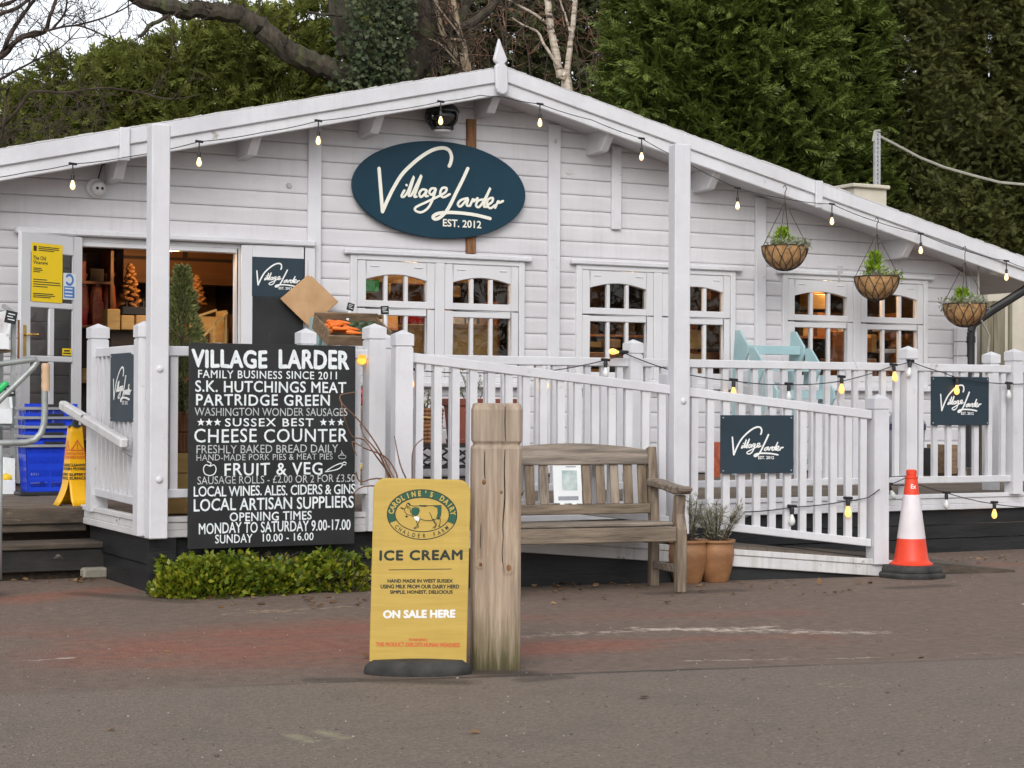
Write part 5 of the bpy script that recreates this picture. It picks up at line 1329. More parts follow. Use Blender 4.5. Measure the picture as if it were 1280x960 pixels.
# clipped low shrub along the foot of the deck
sh = thing('low_shrub', (4.05, -5.25, 0), 'low spreading yellow green shrub along the deck foot below the menu board', 'shrub')
lob = [(200,270,704,752),(225,330,697,752),(300,390,706,748),(345,440,700,742),(395,465,692,744),(330,420,698,745)]
P_, F_ = [], []
for (x0, x1, y0, y1) in lob:
    c = atZ((x0+x1)/2, y1-4, 0); top = at((x0+x1)/2, y0, c.y); wv = (at(x1, y1, c.y).x-at(x0, y1, c.y).x)/2; hgt = top.z
    n = 1150; d = unit(n); d[:,2] = np.abs(d[:,2]); rr = rng.uniform(.72, 1.04, n)*(1+.16*np.sin(d[:,0]*7+d[:,1]*5)*np.sin(d[:,2]*6))
    P_.append(np.array([c.x, c.y+.12, 0.0])+d*rr[:,None]*np.array([wv, .17, hgt*.86])); F_.append(d+unit(n)*.8+np.array([0,0,.3]))
for (x0, x1, y0, y1) in lob:
    for _ in range(26):
        c = atZ(rng.uniform(x0+4, x1-4), y1-4, 0); top = at((x0+x1)/2, y0, c.y); m = 16
        q = np.array([c.x, c.y+rng.uniform(-.06,.2), top.z*rng.uniform(.5,1.10)]); d = unit(m); d[:,2] = np.abs(d[:,2])*.7
        P_.append(q+d*rng.uniform(.005,.03,(m,1))-np.array([0,0,.05])*rng.random((m,1))); F_.append(d)
P_ = np.concatenate(P_); F_ = np.concatenate(F_); V, F = scatter([(0,0,0),(.4,.32,.08),(1,0,-.02),(.4,-.32,.08)], [(0,1,2,3)], P_, F_, unit(len(P_)), rng.uniform(.026,.052,len(P_))); np_obj('foliage', V, F, M['shrub'], sh)
mb = MB()
for i in range(60):
    x = rng.uniform(215, 455); c = atZ(x, 742, 0); b = Vector((c.x, c.y+.10, .0)); mb.tube([b, b+Vector((rng.normal(0,.05), rng.normal(0,.05), .12)), b+Vector((rng.normal(0,.10), rng.normal(0,.08)-.02, .25))], [.006,.004,.002], 5)
a = atZ(222, 744, 0); mb.tube([a, a+Vector((-.06,-.03,.06)), a+Vector((-.12,-.04,.09))], [.006,.004,.003], 5)
mb.build('stem', M['twig'], sh)
# bare red stemmed climber behind the sign
bs = thing('bare_shrub', (4.95, -5.65, 0), 'leafless shrub of thin red brown stems behind the ice cream sign', 'shrub')
mb = MB(); Yb = -5.7
for pts in ([(497,640),(496,608),(488,590),(470,555),(448,525),(428,505),(425,495),(432,492),(445,490)], [(497,640),(490,600),(470,570),(455,550),(440,545),(430,520),(426,500)], [(500,640),(497,600),(492,585),(480,570),(455,560),(440,552),(446,570)],
            [(520,640),(516,608),(515,590),(517,560),(534,545)], [(518,640),(510,605),(500,580),(493,545)], [(496,640),(490,605),(470,598),(450,602),(445,590),(443,600)], [(495,630),(480,610),(455,608),(440,618)], [(498,640),(480,580),(468,560),(455,545),(450,530)]):
    q = [at(x, y, Yb+random.uniform(-.06,.06)) for x, y in pts]; q = [Vector(p) for p in spline([tuple(p) for p in q], 3)]; mb.tube(q, [.006*(1-.75*i/len(q))+.001 for i in range(len(q))], 5)
mb.build('stem', M['red_twig'], bs)
# dwarf spruce in a timber planter behind the menu board
cx, cy = 3.635, -4.35
plr = thing('timber_planter', (cx, cy, DZ), 'square planter of stacked brown and honey timbers behind the deck railing', 'planter')
for i, mt in enumerate(['box_y', 'box_y', 'box_y', 'rust', 'rust']):
    z0 = DZ+.005+i*.132; mb = MB(); a = .21
    for s in (-1, 1): mb.box(cx-a, cx+a, cy+s*a-.02, cy+s*a+.02, z0, z0+.128); mb.box(cx+s*(a-.0)-.02, cx+s*(a-.0)+.02, cy-a+.021, cy+a-.021, z0, z0+.128)
    mb.build('timber', M[mt], plr, bevel=.005)
mb = MB(); mb.box(cx-.185, cx+.185, cy-.185, cy+.185, DZ+.45, DZ+.62); mb.build('soil', M['soil'], plr)
tc_ = thing('dwarf_conifer', (cx, cy, DZ+.62), 'small cone shaped conifer growing in the timber planter by the door', 'conifer')
mb = MB(); mb.tube([(cx,cy,DZ+.6),(cx,cy,2.0)], [.02,.006], 8); mb.build('trunk', M['bark'], tc_)
n = 5200; zz_ = rng.random(n)**1.25; rad = (.20*(1-zz_)**.95+.014)*(1+.22*np.sin(zz_*34+rng.uniform(0,.5,n))*rng.random(n)); a = rng.uniform(0, 6.283, n)
lum = 1+.18*np.sin(a*5+zz_*20); rr = rad*lum*rng.uniform(.86,1.05,n)
pos = np.stack([cx+rr*np.cos(a), cy+rr*np.sin(a), DZ+.62+.01+.98*zz_], 1); f = np.stack([np.cos(a), np.sin(a), rng.uniform(.2,1.3,n)], 1)+unit(n)*.5
clump('crown', M['dwarf'], tc_, pos, f, rng.uniform(.03,.06,n), ([(0,0,0),(.5,.16,.03),(1,0,0),(.5,-.16,.03)], [(0,1,2,3)]))

# ------------------------------------------------------------------ display stands, produce, paper bags
def stand(x0, x1, yb, tiers, label, loc):
    t = thing('display_stand', loc, label, 'display stand', 'mint green tiered display stands')
    for X in (x0, x1):
        mb = MB()
        for (y, z) in tiers:
            mb.prism([(y+.03, DZ), (y-.045, DZ), (y-.045, z-.14), (y+.03, z-.06)], lambda u, v, d: (d, u, v), X-.011, X+.011) if False else None
            mb.prism([(y+.10, z-.22),(y-.08, z-.22),(y-.17, z-.08),(y-.17,z+.0),(y-.02, z+.16),(y+.06, z+.16)], lambda u, v, d: (d, u, v), X-.012, X+.012)
        mb.build('side_panel', M['mint'], t, bevel=.003)
        mb = MB(); mb.box(X-.022, X+.022, yb+.0, yb+.07, DZ, tiers[0][1]-.225); y, z = tiers[-1]; mb.box(X-.022, X+.022, y-.10, y-.03, DZ, z-.225)
        mb.box(X-.02, X+.02, y-.029, yb-.001, DZ+.12, DZ+.18); mb.build('leg', M['mint'], t, bevel=.003)
    for (y, z) in tiers:
        mb = MB(); mb.box(x0+.0125, x1-.0125, y-.10, y+.06, z-.022, z+.0); mb.box(x0+.0125, x1-.0125, y-.118, y-.1005, z-.085, z+.004); mb.build('shelf', M['mint'], t, bevel=.003)
    return t
stand(10.72, 11.42, -.50, [(-.52, 1.80), (-.78, 1.62), (-1.02, 1.34)], 'empty mint green tiered stand between the second and third windows', (11.05, -.7, DZ))
stand(5.98, 6.56, -.70, [(-.72, 1.80), (-1.02, 1.60), (-1.30, 1.05)], 'mint green tiered stand holding the tilted vegetable crate', (6.1, -1, DZ))
# tilted crate of carrots and avocados
ca = R(23); oc = Vector((6.16, -1.36, 1.69)); cw_, cl_ = .60, .40
def fcr(x, y, z): return oc + Vector((x, y*math.cos(ca)-z*math.sin(ca), y*math.sin(ca)+z*math.cos(ca)))
def crbox(mb, x0, x1, y0, y1, z0, z1):
    vs = [fcr(x, y, z) for z in (z0, z1) for y in (y0, y1) for x in (x0, x1)]; mb.add(vs, [(0,2,3,1),(4,5,7,6),(0,1,5,4),(2,6,7,3),(0,4,6,2),(1,3,7,5)])
cr = thing('produce_crate', oc, 'tilted wooden crate of carrots and avocados on the mint stand', 'crate', 'wooden produce crates')
for nm, a in (('front_board', (-cw_/2,cw_/2,0,.02,0,.09)), ('back_board', (-cw_/2,cw_/2,cl_-.02,cl_,0,.16)), ('base_board', (-cw_/2+.021,cw_/2-.021,.021,cl_-.021,0,.015)), ('side_board', (-cw_/2,-cw_/2+.02,.0205,cl_-.0205,0,.13)), ('side_board', (cw_/2-.02,cw_/2,.0205,cl_-.0205,0,.13))):
    mb = MB(); crbox(mb, *a); mb.build(nm, M['crate'], cr, bevel=.003)
for i in range(24):
    x = -cw_/2+.04+random.random()*.16; y = .05+.30*random.random(); z = .07+.05*random.random(); d = Vector((random.uniform(.5,1), random.uniform(-.45,.45), random.uniform(-.08,.08))).normalized()*.15
    a = fcr(x, y, z); b = fcr(x+d.x, y+d.y, z+d.z); mb = MB(); q = [a.lerp(b, s) for s in (0,.06,.2,.6,.9,1)]; mb.tube(q, [.006,.017,.019,.014,.007,.002], 8)
    tag(mb.build('carrot', M['carrot']), 'orange carrot heaped in the tilted crate beside the avocados', 'carrot', 'carrots in the tilted crate')
for i, (x, y) in enumerate([(.02,.07),(.11,.09),(.20,.08),(.04,.18),(.13,.19),(.22,.19),(.03,.29),(.12,.30),(.21,.30)]):
    mb = MB(); mb.ell(fcr(x, y, .085), .052, .040, .038, Matrix.Rotation(random.uniform(-.6,.6), 3, 'Y'), 12, 8)
    tag(mb.build('avocado', M['avocado']), 'dark green avocado lying in the tilted crate beside the carrots', 'avocado', 'avocados in the tilted crate')
def cratef(x0, x1, y0, y1, z0, z1, label):
    t = thing('produce_crate', ((x0+x1)/2, (y0+y1)/2, z0), label, 'crate', 'wooden produce crates')
    for nm, a in (('front_board',(x0,x1,y0,y0+.015,z0,z1)),('back_board',(x0,x1,y1-.015,y1,z0,z1)),('side_board',(x0,x0+.015,y0+.016,y1-.016,z0,z1)),('side_board',(x1-.015,x1,y0+.016,y1-.016,z0,z1)),('base_board',(x0+.016,x1-.016,y0+.016,y1-.016,z0,z0+.012))):
        MB().box(*a).build(nm, M['crate'], t, bevel=.003)
    return t
cratef(5.84, 6.44, -1.52, -1.08, 1.035, 1.17, 'crate of red tomatoes on the middle tier behind the menu board')
for i in range(10):
    mb = MB(); mb.ell((5.90+.11*(i % 5), -1.44+.12*(i//5), 1.21+.02*(i % 2)), .05, .05, .045, None, 12, 8)
    mb.ell((5.95+.11*(i % 5), -1.38+.12*(i//5), 1.285), .045, .045, .04, None, 10, 6)
    tag(mb.build('tomato', M['tomato']), 'red tomato in the crate glimpsed between board and corner post', 'tomato', 'tomatoes in the crate') if i % 1 == 0 else None
cratef(5.84, 6.44, -1.50, -1.06, DZ+.005, DZ+.14, 'low crate of lemons at deck level behind the corner post')
for i in range(10):
    mb = MB(); mb.ell((5.92+.10*(i % 5), -1.43+.10*(i//5), DZ+.165), .045, .036, .036, None, 10, 7); tag(mb.build('lemon', M['lemon']), 'yellow lemon in the low crate behind the corner post', 'lemon', 'lemons in the low crate')
def price_card(p, label, w=.085, h=.085, rot=0.0):
    t = thing('price_card', p, label, 'price card', 'price cards on sticks'); p = Vector(p)
    c, s = math.cos(rot), math.sin(rot); f = lambda u, v, d: p+Vector((u*c-v*s, -d, u*s+v*c))
    MB().prism([(-w/2,0),(w/2,0),(w/2,h),(-w/2,h)], f, 0, .006).build('card', M['chalk'], t)
    mb = MB()
    for k, (a, b) in enumerate(((-.6,.6),(-.7,.3),(-.5,.7))): mb.prism([(a*w/2,h*(.72-.22*k)),(b*w/2,h*(.72-.22*k)),(b*w/2,h*(.79-.22*k)),(a*w/2,h*(.79-.22*k))], f, .0062, .007)
    mb.build('lettering', M['chalk_white'], t); MB().prism([(-.012,-.09),(.012,-.09),(.012,-.0005),(-.012,-.0005)], f, 0, .005).build('stick', M['paper'], t)
p = at(437, 388, -1.05); price_card((p.x, p.y, p.z), 'small tilted black price card standing above the carrots', .065, .065, -.25)
p = at(481, 393, -1.15); price_card((p.x, p.y, p.z), 'small black price card standing above the avocados', .075, .075, .05)
bg = thing('paper_bags', (6.165, -.15, 2.38), 'bunch of brown paper bags hung by one corner beside the door board', 'paper bags')
mb = MB(); c = Vector((6.165, -.16, 2.15))
for k in range(6):
    off = .004*k; j = random.uniform(-.02,.02); hw_ = .272
    pts = [(0+j, .23), (hw_+j*.5, .005), (0+j, -.235), (-hw_+j*.5, .0)]
    n = 8; vs = []; 
    mb.prism([(u+(k-3)*.004, v-.004*k) for u, v in pts], lambda u, v, d: c+Vector((u, -d-.05*max(0, -v)*1.0, v)), -.012+off, -.009+off)
mb.build('bag', M['kraft'], bg, bevel=.001)
mb = MB(); mb.tube([(6.165,-.10,2.375),(6.165,-.10,2.52),(6.18,-.07,2.53)], .006, 6); mb.build('string', M['rust'], bg)
# left produce table at the edge of the picture
lt = thing('produce_table', (3.0, -1.2, DZ), 'grey green metal produce rack at the left edge beside the glazed door', 'rack')
q0, q1 = at(17, 400, -1.15), at(17, 556, -1.15)
mb = MB(); mb.box(q0.x-.018, q0.x+.018, -1.17, -1.13, DZ, q0.z); mb.box(q0.x-.018, q0.x+.018, -.70, -.66, DZ, q0.z+.1); mb.beam((q0.x,-1.15,q0.z+.05),(q0.x-.05,-1.0,q0.z+.12), .03, .03); mb.build('leg', M['steel'], lt)
for z in (at(5,437,-1.2).z, at(5,530,-1.2).z, at(5,568,-1.2).z): MB().box(2.4, q0.x-.019, -1.2, -.66, z-.02, z).build('shelf', M['crate'] if z > 1.4 else M['steel'], lt)
def carton(x0, x1, y0, y1, z0, z1, label, mat='paper'):
    t = thing('produce_box', ((x0+x1)/2, (y0+y1)/2, z0), label, 'box')
    mb = MB()
    for a in ((x0,x1,y0,y0+.008,z0,z1*.4+z0*.6),(x0,x1,y1-.008,y1,z0,z1),(x1-.008,x1,y0+.009,y1-.009,z0,z1),(x0,x0+.008,y0+.009,y1-.009,z0,z1),(x0+.009,x1-.009,y0+.009,y1-.009,z0,z0+.008)): mb.box(*a)
    mb.build('carton', M[mat], t, bevel=.002); return t
za, zb_, zc = at(5,437,-1.2).z, at(5,530,-1.2).z, at(5,568,-1.2).z
xe = at(10, 430, -1.2).x
carton(2.6, xe, -1.24, -.8, za+.002, at(5, 388, -1.2).z, 'tall white produce box on the top shelf at the left edge')
mb = MB(); mb.ell((xe-.08, -1.05, za+.24), .05, .05, .05); tag(mb.build('apple', M['tomato']), 'red apple on top of the tall white produce box', 'apple')
p = at(12, 398, -1.25); price_card((p.x, p.y, p.z-.04), 'small price card at the left edge above the white produce box', .09, .10, -.2)
carton(2.6, at(15,500,-1.2).x, -1.22, -.8, zb_+.002, at(5,483,-1.2).z, 'white produce box of cucumbers on the middle shelf at the left edge')
mb = MB(); a = at(-6,492,-1.25); b = at(10,478,-1.25); mb.tube([a, a.lerp(b,.15), a.lerp(b,.85), b], [.012,.030,.030,.012], 10); tag(mb.build('cucumber', M['greencrate']), 'green cucumber sticking out of the box at the left edge', 'cucumber')
p = at(8, 488, -1.27); price_card((p.x+.03, p.y, p.z-.05), 'small price card below the green cucumber', .08, .09, .1)
carton(2.6, at(17,620,-1.6).x, -1.66, -1.25, DZ+.004, at(5,573,-1.6).z, 'white produce box of yellow fruit standing on the deck by the baskets')
for i, (x, y) in enumerate(((-3,592),(4,596),(8,594))):
    q = at(x, y, -1.56); mb = MB(); mb.ell((q.x, q.y, q.z-.02), .04, .035, .035); tag(mb.build('grapefruit', M['lemon']), 'yellow fruit in the white box on the deck at the left edge', 'fruit', 'yellow fruit at the left edge')
# trough, basket and stand under the first window
pst = thing('plant_stand', (7.3, -.8, DZ), 'black metal plant stand with crossed braces under the first window', 'plant stand')
sx0, sx1, szt = 6.88, 7.98, .81
mb = MB()
for y in (-.95, -.62):
    mb.box(sx0, sx1, y-.012, y+.012, szt-.02, szt)
    for i in range(4):
        a = sx0+(sx1-sx0)*i/4; b = sx0+(sx1-sx0)*(i+1)/4
        mb.beam((a,y,szt-.02),(b,y,szt-.19), .016, .018, (0,1,0)); mb.beam((a,y-.017,szt-.19),(b,y-.017,szt-.02), .016, .018, (0,1,0))
    mb.box(sx0, sx1, y-.012, y+.012, szt-.21, szt-.19)
for x in (sx0+.01, sx1-.01):
    for y in (-.95, -.62): mb.box(x-.012, x+.012, y-.013, y+.013, DZ, szt-.0205)
mb.build('frame', M['black'], pst)
mb = MB(); mb.box(sx0, sx1, -.96, -.61, szt+.0005, szt+.012); mb.build('top', M['black'], pst)
tt = thing('terracotta_trough', (7.62, -.78, szt+.013), 'red terracotta trough planter on the black plant stand', 'planter')
mb = MB()
def rect(hx, hy, z, cx=7.62, cy=-.78): return [(cx-hx,cy-hy,z),(cx+hx,cy-hy,z),(cx+hx,cy+hy,z),(cx-hx,cy+hy,z)]
lv = [(.28,.13,szt+.013),(.29,.135,szt+.05),(.275,.13,szt+.06),(.305,.14,szt+.36),(.33,.155,szt+.365),(.335,.16,szt+.43),(.31,.14,szt+.43),(.30,.13,szt+.38)]
vs = []; [vs.extend(rect(*l)) for l in lv]; mb.add(vs, [(i*4+k, i*4+(k+1)%4, (i+1)*4+(k+1)%4, (i+1)*4+k) for i in range(len(lv)-1) for k in range(4)]+[(3,2,1,0),tuple(range(len(vs)-4,len(vs)))]); mb.build('trough', M['terra_red'], tt, bevel=.006)
herb((7.55, -.78, szt+.38), 380, .33, .22, 'silver', 'trough_plant', 'pale leafy plants growing in the red trough below the window', 'plant', None, 14)
wb = thing('wicker_basket', (7.06, -.80, szt+.013), 'brown wicker basket on the plant stand beside the red trough', 'basket')
mb = MB()
for i in range(9): mb.tube([(7.06+(.125+.006*i*.5)*math.cos(2*math.pi*k/24), -.80+(.12+.003*i)*math.sin(2*math.pi*k/24), szt+.035+i*.036+.004*math.sin(k*math.pi)) for k in range(25)], .0195, 6, False)
mb.lathe([(.115,szt+.014),(.14,szt+.34)], (7.06,-.80,0), 24); mb.build('weave', M['rust'], wb)
mb = MB(); mb.tube([(7.06-.145,-.86,szt+.30),(7.06-.10,-.95,szt+.26),(7.06,-.97,szt+.25),(7.16,-.93,szt+.30)], .010, 6); mb.build('handle', M['box_y'], wb)
herb((7.06, -.80, szt+.28), 160, .22, .12, 'lavender', 'basket_plant', 'small greyish plant in the wicker basket under the first window', 'plant', None, 8)
# low things seen through the ramp railing
p = at(1148, 545, -1.6)
bn = thing('grey_bin', (p.x, -1.4, DZ), 'rounded grey bin with purple edge behind the right deck railing', 'bin')
mb = MB(); mb.lathe([(.16,DZ),(.20,DZ+.5),(.20,DZ+.56),(.14,DZ+.64),(.01,DZ+.66)], (p.x,-1.4,0), 24); mb.build('body', M['grey_pl'], bn)
mb = MB(); mb.lathe([(.206,DZ+.48),(.206,DZ+.54)], (p.x,-1.4,0), 24); mb.build('band', noisy('purple_plastic', (.03,.015,.07), (.05,.025,.11), 4, .5), bn)
for (x0, x1, y, lab, mt) in ((904,906,575,'narrow dark red box low on the deck behind the ramp plaque', 'redbag'), (1183,1192,578,'small brown crate low on the deck behind the right railing', 'crate'), (1160,1166,582,'dark plant tray low on the deck behind the right railing', 'black')):
    a = at(x0-3, y, -.9); b = at(x1+3, y, -.9); z1 = at(x0, y-22, -.9).z
    o = MB(); o.box(a.x+.02, b.x-.02, -.95, -.6, DZ+.003, z1); o.box(a.x+.03, b.x-.03, -.951-.004, -.951, DZ+.06, z1-.04)
    tag(o.build('storage_box', M[mt], bevel=.006), lab, 'box')

# ------------------------------------------------------------------ inside the shop
for i, (x, y, e) in enumerate([(5.06, .55, 15), (7.45, .45, 15), (10.02, .5, 9), (12.6, .45, 16)]):
    nm = ['over the doorway goods', 'inside the first window', 'inside the second window', 'inside the third window'][i]
    t = thing('pendant_lamp', (x, y, 2.45), 'warm pendant lamp hanging '+nm, 'lamp', 'pendant lamps in the shop')
    mb = MB(); mb.tube([(x,y,2.72),(x,y,2.69)], .008, 6); mb.lathe([(.02,2.69),(.06,2.68),(.13,2.63)], (x,y,0), 16); mb.build('lamp_shade', M['black'], t)
    mb = MB(); mb.ell((x,y,2.635), .04,.04,.035); mb.build('bulb', M['bulb_hot'], t)
    l = bpy.data.lights.new('lamp_light', 'POINT'); l.energy = e; l.color = (1.0, .62, .30); l.shadow_soft_size = .08
    lo = bpy.data.objects.new('lamp_light', l); COL.objects.link(lo); lo.parent = t; lo.location = (0, 0, .10)
def shelf(x0, x1, y0, y1, zs, label, loc):
    t = thing('shelf_unit', loc, label, 'shelves', 'wooden shelf units in the shop')
    for X in (x0, x1): MB().box(X-.015, X+.015, y0, y1, DZ+.001, zs[-1]+.30).build('upright', M['shop_wood'], t)
    MB().box(x0+.016, x1-.016, y1-.02, y1-.001, DZ+.2, zs[-1]+.30).build('back_panel', M['shop_dark'], t)
    for z in zs: MB().box(x0+.016, x1-.016, y0, y1-.021, z-.025, z).build('shelf', M['shop_wood'], t)
    return t
shelf(3.45, 4.72, 1.35, 1.75, (.85, 1.40, 1.93, 2.35), 'dark shelf unit of gift bags seen left in the doorway', (4.1, 1.5, DZ))
shelf(6.45, 8.60, .75, 1.15, (.9, 1.36, 1.95), 'shelf unit stocked with boxes behind the first window', (7.5, .9, DZ))
shelf(9.05, 11.2, 1.0, 1.4, (.9, 1.40, 1.95), 'shelf unit half empty behind the second window', (10.1, 1.2, DZ))
shelf(11.4, 13.9, .8, 1.2, (.9, 1.42, 1.98), 'shelf unit of bakery boxes behind the third window', (12.6, 1.0, DZ))
def goods(name, mat, px, Y, depth, label, cat, group=None, kind='box'):
    x0, x1, y0, y1 = px; a = at(x0, y1, Y); b = at(x1, y1, Y); c = at(x0, y0, Y)
    mb = MB()
    if kind == 'box': mb.box(a.x, b.x, Y, Y+depth, a.z, c.z); o = mb.build(name, M[mat], bevel=.006)
    elif kind == 'bag':
        h = c.z-a.z; w = (b.x-a.x)/2; cx = (a.x+b.x)/2; k = 16; vs = []
        lv = [(.92,0,.6),(1,.12,.62),(1.0,.45,.60),(.8,.66,.45),(.30,.76,.22),(.62,.88,.18),(.95,1,.08)]
        for r_, t_, s_ in lv:
            for q in range(k): th = 2*math.pi*q/k; j = 1+.10*math.sin(q*5+t_*13); vs.append((cx+w*r_*j*math.copysign(abs(math.cos(th))**.6, math.cos(th)), Y+depth/2+w*s_*j*math.sin(th), a.z+h*t_+.01*math.sin(q*3)))
        mb.add(vs, [(i*k+q, i*k+(q+1)%k, (i+1)*k+(q+1)%k, (i+1)*k+q) for i in range(len(lv)-1) for q in range(k)]+[tuple(range(k-1,-1,-1))]); o = mb.build(name, M[mat])
        tg = MB(); tg.box(cx-w*.2, cx+w*.3, Y+depth/2-w*.7, Y+depth/2-w*.66, a.z+h*.68, a.z+h*.82); tg.build('gift_tag', M['paper'], o, local=True)
    elif kind == 'bottle':
        h = c.z-a.z; w = (b.x-a.x)/2; mb.lathe([(w,a.z),(w,a.z+h*.6),(w*.35,a.z+h*.75),(w*.35,a.z+h)], ((a.x+b.x)/2, Y, 0), 12); o = mb.build(name, M[mat])
    return tag(o, label, cat, group)
for i, (x0, x1) in enumerate(((101,114),(116,131),(133,148))): goods('gift_bag', 'redbag', (x0, x1, 341, 391), 1.38, .2, ['red wrapped gift bag nearest the open door leaf', 'middle red wrapped gift bag on the doorway shelf', 'red wrapped gift bag nearest the dried orange tree'][i], 'gift bag', 'red gift bags in the doorway', 'bag')
goods('display_table', 'shop_dark', (138, 262, 412, 440), .95, .7, 'dark display table standing inside the doorway', 'table')
goods('gift_box', 'box_y', (134, 150, 386, 412), .80, .2, 'upright honey coloured gift box on the doorway table', 'box', 'boxes on the doorway table')
goods('gift_box', 'box_y', (152, 168, 394, 412), .82, .2, 'low honey coloured gift box left of the white pole', 'box', 'boxes on the doorway table')
goods('gift_box', 'box', (170, 184, 394, 412), .84, .2, 'cardboard gift box seen just left of the white pole', 'box', 'boxes on the doorway table')
goods('bottle_crate', 'black', (153, 196, 383, 393), .86, .25, 'black bottle crate behind the gift boxes on the table', 'crate')
for i in range(5): goods('bottle', 'glass_jar', (156+i*7, 161+i*7, 372, 384), .95, .05, 'dark bottle with pale cap standing in the black crate', 'bottle', 'bottles in the black crate', 'bottle')
def dried(cx, y0, y1, w, Y, label):
    a = at(cx, y1, Y); b = at(cx, y0, Y); wv = w*(Y+16)/FPX/.87
    t = thing('dried_orange_tree', (a.x, Y, a.z), label, 'decoration', 'dried orange trees in the doorway'); h = b.z-a.z; mb = MB()
    for i in range(34):
        s = i/34; r_ = wv/2*(1-s*.85); th = i*2.4; mb.ell((a.x+r_*.7*math.cos(th), Y+r_*.7*math.sin(th), a.z+h*s), .055*(1-s*.5), .055*(1-s*.5), .022, Matrix.Rotation(.6*math.sin(th*3), 3, 'Y'), 8, 5)
    mb.build('orange_slices', M['orange_dried'], t); MB().tube([a, b], .010, 6).build('stem', M['twig'], t)
dried(163, 330, 386, 26, 1.0, 'orange dried fruit tree left of the white pole in the doorway'); dried(246, 345, 380, 18, 1.1, 'orange dried fruit tree behind the small conifer')
xx = thing('wooden_crate', at(262, 408, .7), 'pale open wooden crate with cross braces right in the doorway', 'crate')
a = at(248, 430, .7); b = at(284, 388, .7); mb = MB(); mb.box(a.x, b.x, .98, 1.0, a.z, b.z-.05); mb.box(b.x-.02, b.x, .7, .979, a.z, b.z); mb.box(a.x, b.x-.021, .7, .979, a.z, a.z+.015); mb.beam((a.x,.70,a.z+.03),(b.x,.70,b.z-.02), .02, .04, (0,1,0)); mb.beam((a.x,.70,b.z-.06),(a.x+(b.x-a.x)*.6,.681,b.z+.0), .02, .035, (0,1,0)); mb.beam((a.x+(b.x-a.x)*.5,.679,a.z),(a.x+(b.x-a.x)*.5,.679,b.z-.1), .02, .035, (0,1,0)); mb.build('slats', M['box_y'], xx)
up_ = thing('wall_cupboard', at(230, 320, 1.9), 'orange pine wall panel across the back of the doorway', 'cupboard'); a = at(155, 352, 1.9); b = at(300, 300, 1.9); MB().box(a.x, b.x, 1.92, 2.2, a.z, b.z+.2).build('panel', M['shop_wood'], up_)
c = at(232, 326, 1.9); MB().box(a.x, b.x, 1.90, 1.919, c.z, c.z+.03).build('rail', M['shop_dark'], up_); MB().box(c.x-.02, c.x+.02, 1.90, 1.919, c.z+.031, b.z+.2).build('rail', M['shop_dark'], up_)
# behind the windows
W1 = [('ceiling_beam','box_y',(441,538,337,352),.30,.06,'pale chipboard beam across the top of the first window','beam'), ('ceiling_beam','box_y',(556,590,341,352),.30,.06,'short pale chipboard beam in the top of the right first window pane','beam'),
 ('green_crate','greencrate',(449,474,349,364),.28,.2,'bright green plastic crate high in the first window','crate'), ('onion_net','tomato',(510,534,384,404),.35,.2,'red net of onions in the first window','net'), ('pale_box','box_y',(510,534,405,446),.30,.25,'tall pale wooden box below the red onion net','box'),
 ('pale_box','box_y',(556,622,404,446),.32,.25,'wide pale wooden box in the right half of the first window','box'), ('pale_box','box',(510,532,450,472),.30,.25,'low cardboard box at the bottom of the first window','box'), ('pale_box','box_y',(556,625,450,474),.33,.22,'low pale box along the first window sill','box'),
 ('sack','box',(452,478,384,398),.35,.2,'brown sack behind the carrot crate in the first window','sack'), ('candle_pair','box_y',(560,576,357,371),.42,.05,'small honey coloured jars in the first window upper pane','jars'), ('post','box_y',(482,488,352,366),.38,.03,'thin pale upright behind the first window upper pane','post'),
 ('pale_box','box',(758,776,424,434),.45,.2,'small orange box low in the second window','box'), ('pale_box','box_y',(735,752,427,434),.48,.2,'small pale box at the left of the second window','box'), ('shelf_box','shop_wood',(732,800,440,450),.40,.25,'long orange wooden shelf low in the second window','shelf'),
 ('tall_carton','box_y',(862,880,412,436),.30,.2,'tall cream carton right of the white pole in the second window','carton'), ('tall_carton','box_y',(862,880,396,406),.30,.2,'small cream carton stacked high right of the white pole','carton'), ('tall_carton','box',(862,880,442,474),.30,.2,'brown carton low right of the white pole','carton'), ('wood_panel','shop_wood',(888,905,362,374),.55,.1,'small orange wooden panel in the second window upper right pane','panel'),
 ('shelf_box','shop_wood',(884,905,440,450),.4,.25,'orange wooden box low in the second window right pane','box'),
 ('bread_tray','orange_dried',(1014,1032,358,366),.55,.2,'golden loaves lit in the third window upper pane','bread'), ('bread_tray','box_y',(1013,1032,367,386),.45,.2,'pale lit tray in the third window upper pane','tray'), ('wood_panel','shop_wood',(1041,1056,414,450),.40,.1,'orange wooden cupboard side in the third window','cupboard'),
 ('bread_bag','orange_dried',(1078,1090,422,440),.35,.2,'orange bread bag in the left lower pane of the third window','bag'), ('bread_bag','box_y',(1088,1096,418,440),.38,.2,'leaning pale bread bag in the third window','bag'), ('cake_box','orange_dried',(1126,1136,424,434),.35,.2,'small orange cake box stacked left in the third window right pane','box'), ('cake_box','orange_dried',(1134,1144,417,434),.36,.2,'taller orange cake box in the third window right pane','box'),
 ('grey_scale','grey_pl',(1104,1120,400,414),.4,.2,'grey weighing scale in the third window','scale'), ('white_tray','paper',(1103,1120,436,441),.35,.2,'white tray low in the third window','tray'), ('wood_panel','shop_wood',(985,1005,348,358),.5,.1,'brown wooden board in the third window upper left pane','board'), ('shelf_box','shop_wood',(1038,1056,449,470),.4,.2,'orange wooden box low in the third window left half','box'), ('shelf_box','shop_wood',(1078,1095,449,472),.4,.2,'orange wooden box low in the third window right half','box')]
for nm, mt, px, Y, dp_, lab, ct in W1: goods(nm, mt, px, Y, dp_, lab, ct)
